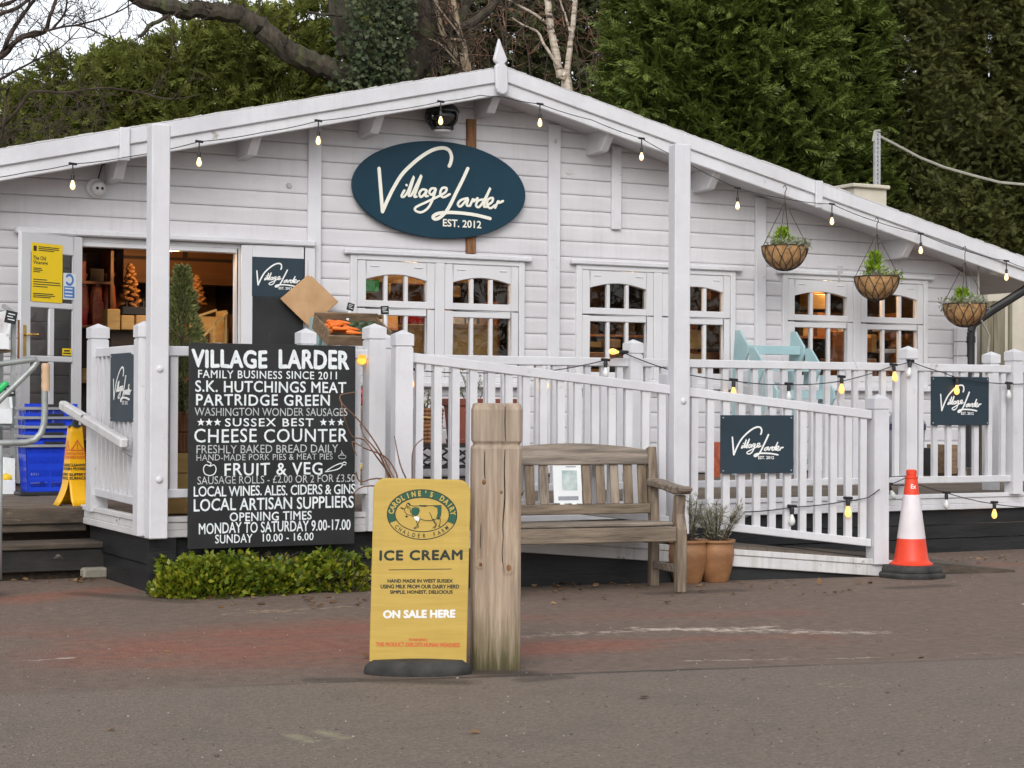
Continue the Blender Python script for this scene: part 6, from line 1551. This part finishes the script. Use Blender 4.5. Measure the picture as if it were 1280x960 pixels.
# lit strip on the shelf behind the level railing
for i, (x0, x1, nm) in enumerate(((861,869,'nearest the white pole'),(881,886,'in the middle of the second window'),(892,902,'right of the middle in the second window'))):
    a = at(x0, 476, .34); b = at(x1, 473, .34); mb = MB(); mb.box(a.x, b.x, .34, .37, a.z, b.z)
    tag(mb.build('strip_light', M['bulb_lit'], bevel=.003), 'short glowing strip light '+nm, 'light', 'glowing strips in the second window')

# ------------------------------------------------------------------ right of the cabin, and above its roof
sd = thing('cream_shed', (17, 4, 0), 'cream rendered shed wall beyond the right cabin corner', 'shed')
a = at(1256, 380, 2.0); MB().box(a.x-.3, a.x+4, 2.0, 5, 0, at(1256, 352, 2.0).z).build('wall', M['cream_wall'], sd)
MB().box(a.x-.4, a.x+4.1, 1.9, 5.1, at(1256,352,2.0).z+.001, at(1256,344,2.0).z).build('roof', M['cream_wall'], sd)
mb = MB(); q = at(1263, 400, 1.98); mb.box(q.x-.025, q.x+.025, 1.97, 1.999, .1, at(1256,374,2).z); mb.build('joint_strip', M['fence_wood'], sd)
fe = thing('wooden_fence', (15, 1.6, 0), 'green grey boarded fence between the cabin and the cream shed', 'fence')
a = at(1226, 377, 1.6); b = at(1256, 377, 1.6); k = 4
for i in range(k):
    x0 = a.x+(b.x-a.x)*i/k; MB().box(x0+.004, a.x+(b.x-a.x)*(i+1)/k-.004, 1.58+.01*(i % 2), 1.62, 0, a.z+random.uniform(-.02,.02)).build('board', M['fence_wood'], fe)
MB().box(a.x-.4, b.x, 1.625, 1.68, 1.2, 1.3).build('rail', M['fence_wood'], fe)
rbx = thing('roof_vent', at(1088, 240, 3.0), 'cream box vent standing on the right roof slope', 'vent')
a = at(1068, 236, 3.0); b = at(1108, 237, 3.0); mb = MB(); mb.box(a.x, b.x, 3.0, 3.5, under(b.x)+.2, b.z); mb.build('box', M['cream_wall'], rbx); mb = MB(); mb.box(a.x-.05, b.x+.03, 2.95, 3.55, b.z+.001, b.z+.05); mb.build('lid', M['cream_wall'], rbx, bevel=.01)
p0 = at(1096, 233, 3.2); p1 = at(1096, 166, 3.2)
gp = thing('metal_post', (p0.x, 3.2, p0.z), 'slotted galvanised post carrying the overhead cable above the roof', 'post')
mb = MB(); h0 = p0.z-.1; n = 14
mb.box(p0.x-.045, p0.x-.012, 3.18, 3.22, h0, p1.z); mb.box(p0.x+.012, p0.x+.045, 3.18, 3.22, h0, p1.z)
for i in range(n+1): z = h0+(p1.z-h0)*i/n; mb.box(p0.x-.0115, p0.x+.0115, 3.19, 3.21, z-.014, z+.014)
mb.build('post', M['galv'], gp); MB().tube([p1+Vector((-.06,0,-.12)), p1+Vector((-.03,0,.02)), p1+Vector((.05,0,.03))], .02, 6).build('bracket', M['cable'], gp)
mb = MB(); mb.tube([at(x, y, 3.2) for x, y in ((1099,170),(1120,181),(1150,197),(1180,209),(1215,219),(1250,228),(1285,231),(1340,232))], .018, 6); tag(mb.build('overhead_cable', M['cable']), 'pale overhead cable sagging right from the galvanised post', 'cable')

# ------------------------------------------------------------------ trees
SPRAY_V, SPRAY_F = [], []
def add_blade(p, q, w, lift):
    o = len(SPRAY_V); p = np.array(p); q = np.array(q); m = p*.55+q*.45; t = q-p; s = np.array([-t[1], t[0], 0]); s = s/np.linalg.norm(s)*w
    SPRAY_V.extend([tuple(p), tuple(m+s+np.array([0,0,lift])), tuple(q), tuple(m-s+np.array([0,0,lift]))]); SPRAY_F.append((o, o+1, o+2, o+3))
add_blade((0,0,0), (1,0,.03), .055, .05)
for i, x in enumerate((.18,.36,.54,.72)):
    for s in (-1, 1): add_blade((x,0,.03*x), (x+.30-.1*x, s*(.27-.20*x), -.03+.02*i), .045, .03)
def conifer(loc, label, H, r0, r1, mat, n, zmin, sc=(.26,.52), lean=.45, up_=.35, group='conifers behind the cabin', front=True, name='leyland_cypress', taper=.5, seed=0, lump=.30, face=.75):
    rg = np.random.default_rng(100+seed)
    t = thing(name, loc, label, 'conifer', group)
    MB().tube([Vector(loc), Vector(loc)+Vector((0,0,H*.9))], [.22,.03], 8).build('trunk', M['bark'], t)
    u = rg.random(n); z = zmin+(H-zmin)*u; a = rg.uniform(-math.pi, 0.0, n) if front else rg.uniform(0, 2*math.pi, n)
    if front: a = np.where(rg.random(n) < .35, rg.uniform(-math.pi*1.25, math.pi*.25, n), a)
    prof = r0*(1-np.clip((z/H), 0, 1)**(1/taper))**.55+.06
    # boughs: overlapping tufts with gaps between
    ph = rg.uniform(0, 6.28, 12); L = np.zeros(n)
    for k in range(6):
        L += np.sin(a*(3+2.3*k)+z*(1.1+.9*k)+ph[k])*np.sin(z*(2.0+1.3*k)+a*(1.5+k)+ph[k+6])/(1+.45*k)
    L = L/2.2
    depth = rg.random(n)**1.6*.55
    r_ = prof*(1+lump*L-depth*.45)
    pos = np.stack([loc[0]+r_*np.cos(a), loc[1]+r_*np.sin(a)*r1/r0, loc[2]+z+lump*.6*L], 1)
    f = np.stack([np.cos(a), np.sin(a), np.full(n, up_)], 1)+rg.normal(0, lean, (n,3))
    upv = np.stack([face*np.cos(a), face*np.sin(a), np.full(n, .7)], 1)+rg.normal(0, .35, (n,3))
    V, F = scatter(SPRAY_V, SPRAY_F, pos, f, upv, rg.uniform(sc[0], sc[1], n)); np_obj('crown', V, F, mat, t)
    mb = MB(); k = 10
    prf = [(max(.05, (r0*(1-min(1, zz/H)**(1/taper))**.55+.06)*.45), zz) for zz in np.linspace(zmin*.6, H*.96, k)]
    mb.lathe(prf, loc, 14, sy=r1/r0); mb.build('inner_foliage', mat, t); return t
# tall dark leylandii to the right
for i, (x, Y, H, r0, n, lab) in enumerate([(815, 10.4, 10.0, 1.0, 6000, 'narrow dark cypress nearest the birch trunks'), (862, 9.5, 10.5, 1.6, 9500, 'tall dark cypress second from the birch trunks'), (935, 9.0, 11.0, 1.6, 9500, 'tall dark cypress above the white pole by the bench'), (1015, 9.2, 10.5, 1.6, 9500, 'tall dark cypress above the first hanging basket'), (1085, 9.6, 10.5, 1.5, 8500, 'tall dark cypress behind the galvanised cable post')]):
    p = at(x, 200, Y); conifer((p.x, Y, 0), lab, H, r0, r0*.9, M['leyland'], n, 2.4, (.20,.42), .45, .15, seed=i, taper=.35, lump=.38)
for i, (x, Y, H, r0, n, lab) in enumerate([(1190, 8.2, 10.0, 1.6, 21000, 'olive brown conifer left of the right picture edge'), (1285, 7.8, 10.0, 1.8, 23000, 'olive brown conifer at the right picture edge')]):
    p = at(x, 200, Y); conifer((p.x, Y, 0), lab, H, r0, r0, M['brown_con'], n, 1.6, (.12,.25), .75, .05, name='conifer', seed=10+i, taper=.35, lump=.46)
# hedge of lighter cypresses to the left, tops sloping down
for i, (x, ytop, Y, r0, n, lab) in enumerate([(25, 112, 15.5, 1.3, 2600, 'low scrubby cypress at the far left end of the hedge'), (95, 80, 15.0, 1.3, 3200, 'light green cypress second from the left end of the hedge'), (165, 62, 14.6, 1.35, 3600, 'light green cypress behind the left tall pole'), (235, 42, 14.2, 1.4, 4000, 'light green cypress under the thick bare limb'), (312, 18, 14.0, 1.5, 4600, 'bright light green cypress behind the thick bare limb'), (395, 2, 14.0, 1.5, 4600, 'light green cypress beside the ivy clad trunk')]):
    p = at(x, ytop, Y); conifer((p.x, Y, 0), lab, p.z-.05, r0, r0, M['leyland_l'], n, 2.0, (.24,.50), .55, .35, seed=20+i, taper=.22, group='light cypress hedge on the left', lump=.26, face=1.1)
# dark wood behind the ridge
dw = MB(); rg = np.random.default_rng(77); n = 20000
p0 = at(440, 100, 19); p1 = at(760, 100, 19)
pos = np.stack([rg.uniform(p0.x, p1.x, n), 19+rg.uniform(-1.6,1.2,n), 2.0+10.5*rg.random(n)], 1); f = rg.normal(size=(n,3)); f[:,1] -= .6
V, F = scatter(SPRAY_V, SPRAY_F, pos, f, unit(n), rg.uniform(.25,.6,n)); o = np_obj('dark_wood', V, F, M['darkwood']); tag(o, 'dark tangled evergreen wood far behind the roof ridge', 'woodland', kind='stuff')

def bough(mb, pts, r0, r1, seg=8):
    q = [Vector(p) for p in spline([tuple(p) for p in pts], 5)]; n = len(q)
    mb.tube([p+Vector((random.uniform(-1,1),random.uniform(-1,1),random.uniform(-1,1)))*r0*.12 for p in q], [r0+(r1-r0)*(i/(n-1))**.8 for i in range(n)], seg); return q
def twigs(mb, q, r, depth, n, ln, droop=0.0, minr=.004, rg_=random):
    """side shoots along a bough, forking again"""
    for _ in range(n):
        i = rg_.randrange(max(1, len(q)//6), len(q)); p = q[i]; t = (q[i]-q[i-1]); 
        if t.length < 1e-6: continue
        t.normalize(); d = (t*rg_.uniform(.2,.9)+Vector((rg_.gauss(0,.6), rg_.gauss(0,.6), rg_.gauss(.15,.6)-droop))).normalized()
        L = ln*rg_.uniform(.5,1.2); pts = [p]; c = p.copy(); dd = d.copy()
        for k in range(5):
            dd = (dd+Vector((rg_.gauss(0,.18), rg_.gauss(0,.18), rg_.gauss(.02,.18)-droop*.2))).normalized(); c = c+dd*L/5; pts.append(c.copy())
        mb.tube(pts, [max(minr, r*(1-.8*k/5)) for k in range(6)], 4 if r < .012 else 6, False)
        if depth > 0: twigs(mb, pts, r*.55, depth-1, rg_.randint(2,4), ln*.55, droop, minr, rg_)
# big mossy tree with the sweeping limb and ivy
TYY = 12.0
def T(x, y, dy=0): return at(x, y, TYY+dy)
big = thing('mossy_tree', T(478, 420), 'big leafless tree with thick mossy limb sweeping over the left roof', 'tree')
mb = MB(); base = T(478, 150)
bough(mb, [Vector((base.x+.1, TYY, 0)), Vector((base.x, TYY, 2.5)), T(476,110), T(505,85), T(528,60), T(530,25), T(527,0), T(520,-60)], .42, .26, 12)
mb.build('trunk', M['bark'], big)
mb = MB(); q = bough(mb, [T(500,112), T(450,100), T(405,84), T(362,66), T(330,38), T(300,20), T(265,14), T(225,12), T(180,0), T(110,-40), T(40,-90)], .235, .10, 10); mb.build('limb', M['bark'], big)
mb = MB(); q1 = bough(mb, [T(520,80), T(548,52), T(572,28), T(584,0), T(600,-40)], .13, .09, 8); q2 = bough(mb, [T(566,36,-.2), T(590,28,-.3), T(615,8,-.4), T(640,-20,-.5)], .085, .06, 8); mb.build('bough', M['bark'], big); mb = MB(); q3 = bough(mb, [T(508,78), T(500,70), T(488,66), T(480,50), T(455,35), T(430,20), T(400,18), T(385,15)], .05, .018, 6)
q4 = bough(mb, [T(213,16), T(200,26), T(186,32), T(180,42), T(173,46)], .045, .025, 6)
mb.build('bough', M['bark'], big)
mb = MB(); random.seed(3); twigs(mb, q, .018, 2, 16, .7); twigs(mb, q1, .015, 2, 8, .8); twigs(mb, q2, .015, 2, 8, .8); twigs(mb, q4, .012, 1, 6, .4); mb.build('twigs', M['twig'], big)
rg = np.random.default_rng(9); P_, F_ = [], []
n = 5200
xx_ = rg.uniform(375, 520, n); yy_ = rg.uniform(-30, 112, n); keep = rg.random(n) < np.exp(-((xx_-(482-yy_*.15))/36)**2); 
for x, y in zip(xx_[keep], yy_[keep]):
    p = T(x, y, rg.uniform(-.75,-.25)); P_.append(p[:]); F_.append((rg.normal(0,.5), -.6+rg.normal(0,.3), -.5+rg.normal(0,.4)))
V, F = scatter([(0,0,0),(.35,.42,.05),(1,0,-.05),(.35,-.42,.05)], [(0,1,2,3)], np.array(P_), np.array(F_), unit(len(P_))+np.array([0,-1.2,.3]), rg.uniform(.055,.12,len(P_))); np_obj('ivy', V, F, M['ivy'], big)
mb = MB(); bough(mb, [Vector((T(452,150).x, TYY+.3, 0)), T(458,110,.3), T(440,60,.3), T(428,0,.3), T(420,-60,.3)], .32, .22, 10); mb.build('trunk', M['bark'], big)
# birches
def tree_b(label, trunks, branches, mat, Y, r, seed, nm='birch_tree', cat='birch', group='pale trunks behind the ridge', tw=8):
    b = at(trunks[0][0][0], trunks[0][0][1], Y); t = thing(nm, (b.x, Y, 0), label, cat, group); random.seed(seed)
    mb = MB(); qs = []
    for tr_ in trunks: 
        p = [at(x, y, Y) for x, y in tr_]; p = [Vector((p[0].x+.05, Y, 0))]+p; qs.append(bough(mb, p, r*1.2, r*.75, 8))
    mb.build('trunk', mat, t); mb = MB()
    for br_ in branches: qs.append(bough(mb, [at(x, y, Y-.1) for x, y in br_], r*.42, r*.2, 6))
    mb.build('branches', mat, t); mb = MB()
    for q in qs: twigs(mb, q, .014, 2, tw, .7, .1)
    mb.build('twigs', M['twig'], t); return t
tree_b('slim pale birch trunk leaning left behind the ridge finial', [[(712,140),(700,95),(694,60),(688,30),(683,-10),(680,-60)]], [[(696,80),(680,55),(672,40),(655,32),(640,22)], [(688,32),(668,18),(645,5),(625,-6)]], M['birch'], 11.0, .07, 5, tw=4)
tree_b('second birch trunk nearest the dark cypresses', [[(705,130),(708,100),(711,70),(714,45),(718,15),(720,-40)]], [[(713,40),(706,18),(700,0),(696,-20)]], M['birch'], 11.4, .055, 6, tw=4)
tree_b('clump of pale bare stems left of the ridge finial', [[(585,120),(584,95),(580,60),(573,35),(568,10),(565,-30)], [(578,120),(570,70),(555,45),(548,20),(540,-20)]], [[(583,90),(565,70),(550,55),(535,48)], [(583,92),(568,78),(552,70)], [(581,60),(575,45),(560,25),(545,5),(530,-20)], [(577,50),(560,48),(548,42)]], M['pale_twig'], 11.6, .055, 7, 'bare_tree', 'tree')
# bare tree at the left edge, twigs against the sky
bt = thing('bare_tree', at(-60, 300, 9.0), 'leafless tree of fine dark twigs against the pale sky at top left', 'tree'); random.seed(21)
mb = MB(); Yt = 9.0; tb = at(-120, 200, Yt); bough(mb, [Vector((tb.x, Yt, 0)), at(-110,160,Yt), at(-90,60,Yt), at(-70,-60,Yt)], .2, .12, 8); mb.build('trunk', M['bark'], bt)
mb = MB(); qs = []
for pts, a, b in (([(-90,90),(-30,82),(0,70),(12,45),(26,22),(45,-4),(60,-40)], .05, .02), ([(-95,120),(-30,90),(5,68),(25,48),(55,40),(62,20),(70,0),(80,-40)], .055, .02), ([(5,68),(30,45),(60,38),(95,32),(125,42),(150,55)], .025, .008), ([(-40,40),(0,18),(25,8),(45,-10)], .04, .02), ([(-60,100),(-10,102),(20,88),(45,75),(75,60),(100,35)], .025, .008), ([(-80,10),(-20,8),(10,4),(30,-10)], .04, .02),
               ([(66,36),(80,18),(84,0),(86,-30)], .02, .01), ([(-70,180),(-10,165),(20,140),(40,115),(80,116),(130,110),(175,116),(215,124),(250,118)], .03, .008), ([(-60,200),(-5,180),(5,150),(8,120),(12,108)], .03, .012), ([(95,32),(130,22),(160,8),(180,-10)], .016, .008)):
    qs.append(bough(mb, [at(x, y, Yt+random.uniform(-.3,.3)) for x, y in pts], a, b, 6))
mb.build('branches', M['twig'], bt)
mb = MB()
for q in qs: twigs(mb, q, .010, 2, 10, .55, 0, .003)
mb.build('twigs', M['twig'], bt)
br = thing('bramble_bush', at(20, 160, 13.0), 'tangled brown leafless bramble below the hedge at far left', 'bush'); random.seed(5); mb = MB(); mb2 = MB()
for i in range(16):
    x = random.uniform(-30, 110); y = random.uniform(120, 190); q = bough(mb, [Vector((at(x-20,200,13).x, 13, 1.2)), at(x+random.uniform(-30,30), y+35, 13), at(x+random.uniform(-30,50), y+10, 13), at(x+random.uniform(-60,90), y+8, 13+random.uniform(-.6,.3))], .010, .004, 5); twigs(mb2, q, .008, 1, 5, .7, .1)
mb.build('stems', M['twig'], br); mb2.build('twigs', M['twig'], br)
# bare undergrowth twigs in front of the wood
ug = thing('bare_thicket', at(640, 150, 15.0), 'thicket of bare brown twigs behind the ridge between the birches', 'thicket'); random.seed(15); mb = MB(); mb2 = MB()
for i in range(20):
    x = random.uniform(540, 760); q = bough(mb, [Vector((at(x,200,15).x, 15, 1.0)), at(x+random.uniform(-15,15), 110, 15), at(x+random.uniform(-40,40), random.uniform(-20,80), 15+random.uniform(-.6,.6))], .026, .010, 5); twigs(mb2, q, .012, 1, 7, .9, .12)
mb.build('stems', M['twig'], ug); mb2.build('twigs', M['red_twig'], ug)
# the far side of the car park, which the window panes mirror
rg = np.random.default_rng(55); n = 15000
pos = np.stack([rg.uniform(-40,75,n), -47+rg.uniform(-3,3,n), .2+9*rg.random(n)**1.2], 1); f = rg.normal(size=(n,3)); f[:,1] += .6
V, F = scatter(SPRAY_V, SPRAY_F, pos, f, unit(n), rg.uniform(.5,1.2,n)); o = np_obj('far_woodland', V, F, M['darkwood']); tag(o, 'dark wooded edge on the far side of the car park', 'woodland', kind='stuff')

# ------------------------------------------------------------------ fallen leaves along the foot of the deck
rg = np.random.default_rng(8); P_ = []
for (x0, x1, y0, y1, n) in ((655, 800, 726, 738, 46), (230, 460, 745, 760, 40), (0, 130, 718, 728, 30), (870, 1090, 722, 745, 26), (1180, 1275, 694, 705, 16), (640, 900, 738, 760, 10), (0, 1280, 760, 950, 9)):
    for _ in range(n):
        p = atZ(rg.uniform(x0, x1), rg.uniform(y0, y1), .006); P_.append((p.x, p.y, .006))
n = len(P_); f = rg.normal(size=(n,3)); f[:,2] *= .15; V, F = scatter([(0,0,0),(.35,.32,.10),(.7,.22,.16),(1,0,.05),(.7,-.22,.16),(.35,-.32,.10)], [(0,1,2,3,4,5)], np.array(P_), f, np.tile([0,0,1.],(n,1))+rg.normal(0,.25,(n,3)), rg.uniform(.025,.065,n)); 
o = np_obj('fallen_leaves', V, F, M['dead']); tag(o, 'dry brown leaves scattered along the foot of the deck', 'leaves', kind='stuff')

# ------------------------------------------------------------------ stock on the shelves, and grit on the tarmac
random.seed(41)
def stock(x0, x1, y, z, n, hmin, hmax, mats, name, label, cat, group, kind='box'):
    for i in range(n):
        cx = x0+(x1-x0)*(i+.5)/n; w = (x1-x0)/n*random.uniform(.30,.44); h = random.uniform(hmin, hmax); mb = MB()
        if kind == 'jar': mb.lathe([(w,z),(w*1.02,z+h*.75),(w*.8,z+h*.82),(w*.85,z+h*.83),(w*.85,z+h)], (cx, y+.09, 0), 12); ml = random.choice(mats)
        else: mb.box(cx-w, cx+w, y+random.uniform(0,.05), y+.2, z, z+h); ml = random.choice(mats)
        tag(mb.build(name, M[ml], bevel=.004 if kind != 'jar' else 0), label, cat, group)
stock(3.5, 4.68, 1.40, .851, 9, .16, .28, ['redbag','box','glass_jar','orange_dried'], 'shop_jar', 'small jar on the low shelf inside the doorway', 'jar', 'jars low on the doorway shelf', 'jar')
stock(3.5, 4.68, 1.40, 1.931, 8, .14, .26, ['redbag','box','box_y','tomato','shop_dark'], 'shop_carton', 'small packet on the upper shelf inside the doorway', 'packet', 'packets high on the doorway shelf')
stock(3.5, 4.68, 1.40, 2.351, 7, .12, .22, ['box','redbag','shop_dark'], 'shop_carton', 'small packet on the top shelf inside the doorway', 'packet', 'packets on the top doorway shelf')
stock(6.5, 8.55, .82, 1.361, 13, .14, .34, ['box','box_y','redbag','glass_jar','shop_dark','greencrate'], 'shop_carton', 'small packet on the middle shelf behind the first window', 'packet', 'packets behind the first window')
stock(6.5, 8.55, .82, 1.951, 14, .12, .30, ['box','box_y','glass_jar','shop_dark','paper'], 'shop_carton', 'small packet on the upper shelf behind the first window', 'packet', 'packets high behind the first window')
stock(9.1, 11.15, 1.07, 1.401, 11, .10, .30, ['box','shop_dark','shop_dark','glass_jar','redbag'], 'shop_carton', 'small packet on the middle shelf behind the second window', 'packet', 'packets behind the second window')
stock(9.1, 11.15, 1.07, 1.951, 9, .10, .26, ['shop_dark','glass_jar','box'], 'shop_carton', 'small packet on the upper shelf behind the second window', 'packet', 'packets high behind the second window')
stock(11.45, 13.85, .87, 1.421, 13, .12, .34, ['box','box_y','orange_dried','shop_dark','paper','glass_jar'], 'shop_carton', 'small packet on the middle shelf behind the third window', 'packet', 'packets behind the third window')
stock(11.45, 13.85, .87, 1.981, 13, .12, .28, ['orange_dried','box_y','paper','shop_dark','glass_jar'], 'shop_carton', 'small packet on the upper shelf behind the third window', 'packet', 'packets high behind the third window')
rg = np.random.default_rng(19); n = 1300
gx = rg.uniform(-200, 1480, n); gy = 700+290*rg.random(n)**.8
P_ = []
for x, y in zip(gx, gy): p = atZ(x, y, 0); P_.append((p.x, p.y, .001))
P_ = np.array(P_); keep = (P_[:,1] < -5.2)
P_ = P_[keep]; n = len(P_)
OCT_V = [(1,0,.1),(0,.8,.1),(-.9,.1,.1),(0,-.85,.1),(.1,0,.75),(0,0,-.3)]; OCT_F = [(0,1,4),(1,2,4),(2,3,4),(3,0,4),(1,0,5),(2,1,5),(3,2,5),(0,3,5)]
f = rg.normal(size=(n,3)); f[:,2] = 0
V, F = scatter(OCT_V, OCT_F, P_, f, np.tile([0,0,1.],(n,1)), rg.uniform(.0025,.0075,n)*np.where(rg.random(n) < .04, 1.8, 1))
gm = leafmat('loose_grit', [(.06,.05,.045),(.14,.12,.10),(.26,.23,.20),(.5,.47,.43)], .9, 2.0, 0.0)
tag(np_obj('loose_grit', V, F, gm), 'loose grit and pale chips strewn over the tarmac', 'gravel', kind='stuff')

shelf(4.86, 6.0, 1.42, 1.80, (1.05, 1.42, 1.78), 'shelf unit of packets seen right of the white pole in the doorway', (5.4, 1.6, DZ))
stock(4.9, 5.96, 1.46, 1.051, 9, .12, .26, ['redbag','box','glass_jar','shop_dark','box_y'], 'shop_carton', 'small packet on the low shelf right of the white pole in the doorway', 'packet', 'packets low on the right doorway shelf')
stock(4.9, 5.96, 1.46, 1.421, 9, .12, .26, ['redbag','box','glass_jar','shop_dark','orange_dried'], 'shop_jar', 'small jar on the middle shelf right of the white pole in the doorway', 'jar', 'jars on the right doorway shelf', 'jar')
stock(4.9, 5.96, 1.46, 1.781, 8, .10, .22, ['box','redbag','shop_dark','box_y'], 'shop_carton', 'small packet on the upper shelf right of the white pole in the doorway', 'packet', 'packets high on the right doorway shelf')
stock(3.5, 4.68, 1.40, 1.401, 10, .10, .22, ['redbag','box','glass_jar','box_y'], 'shop_jar', 'small jar on the middle shelf inside the doorway beside the gift bags', 'jar', 'jars beside the gift bags', 'jar')
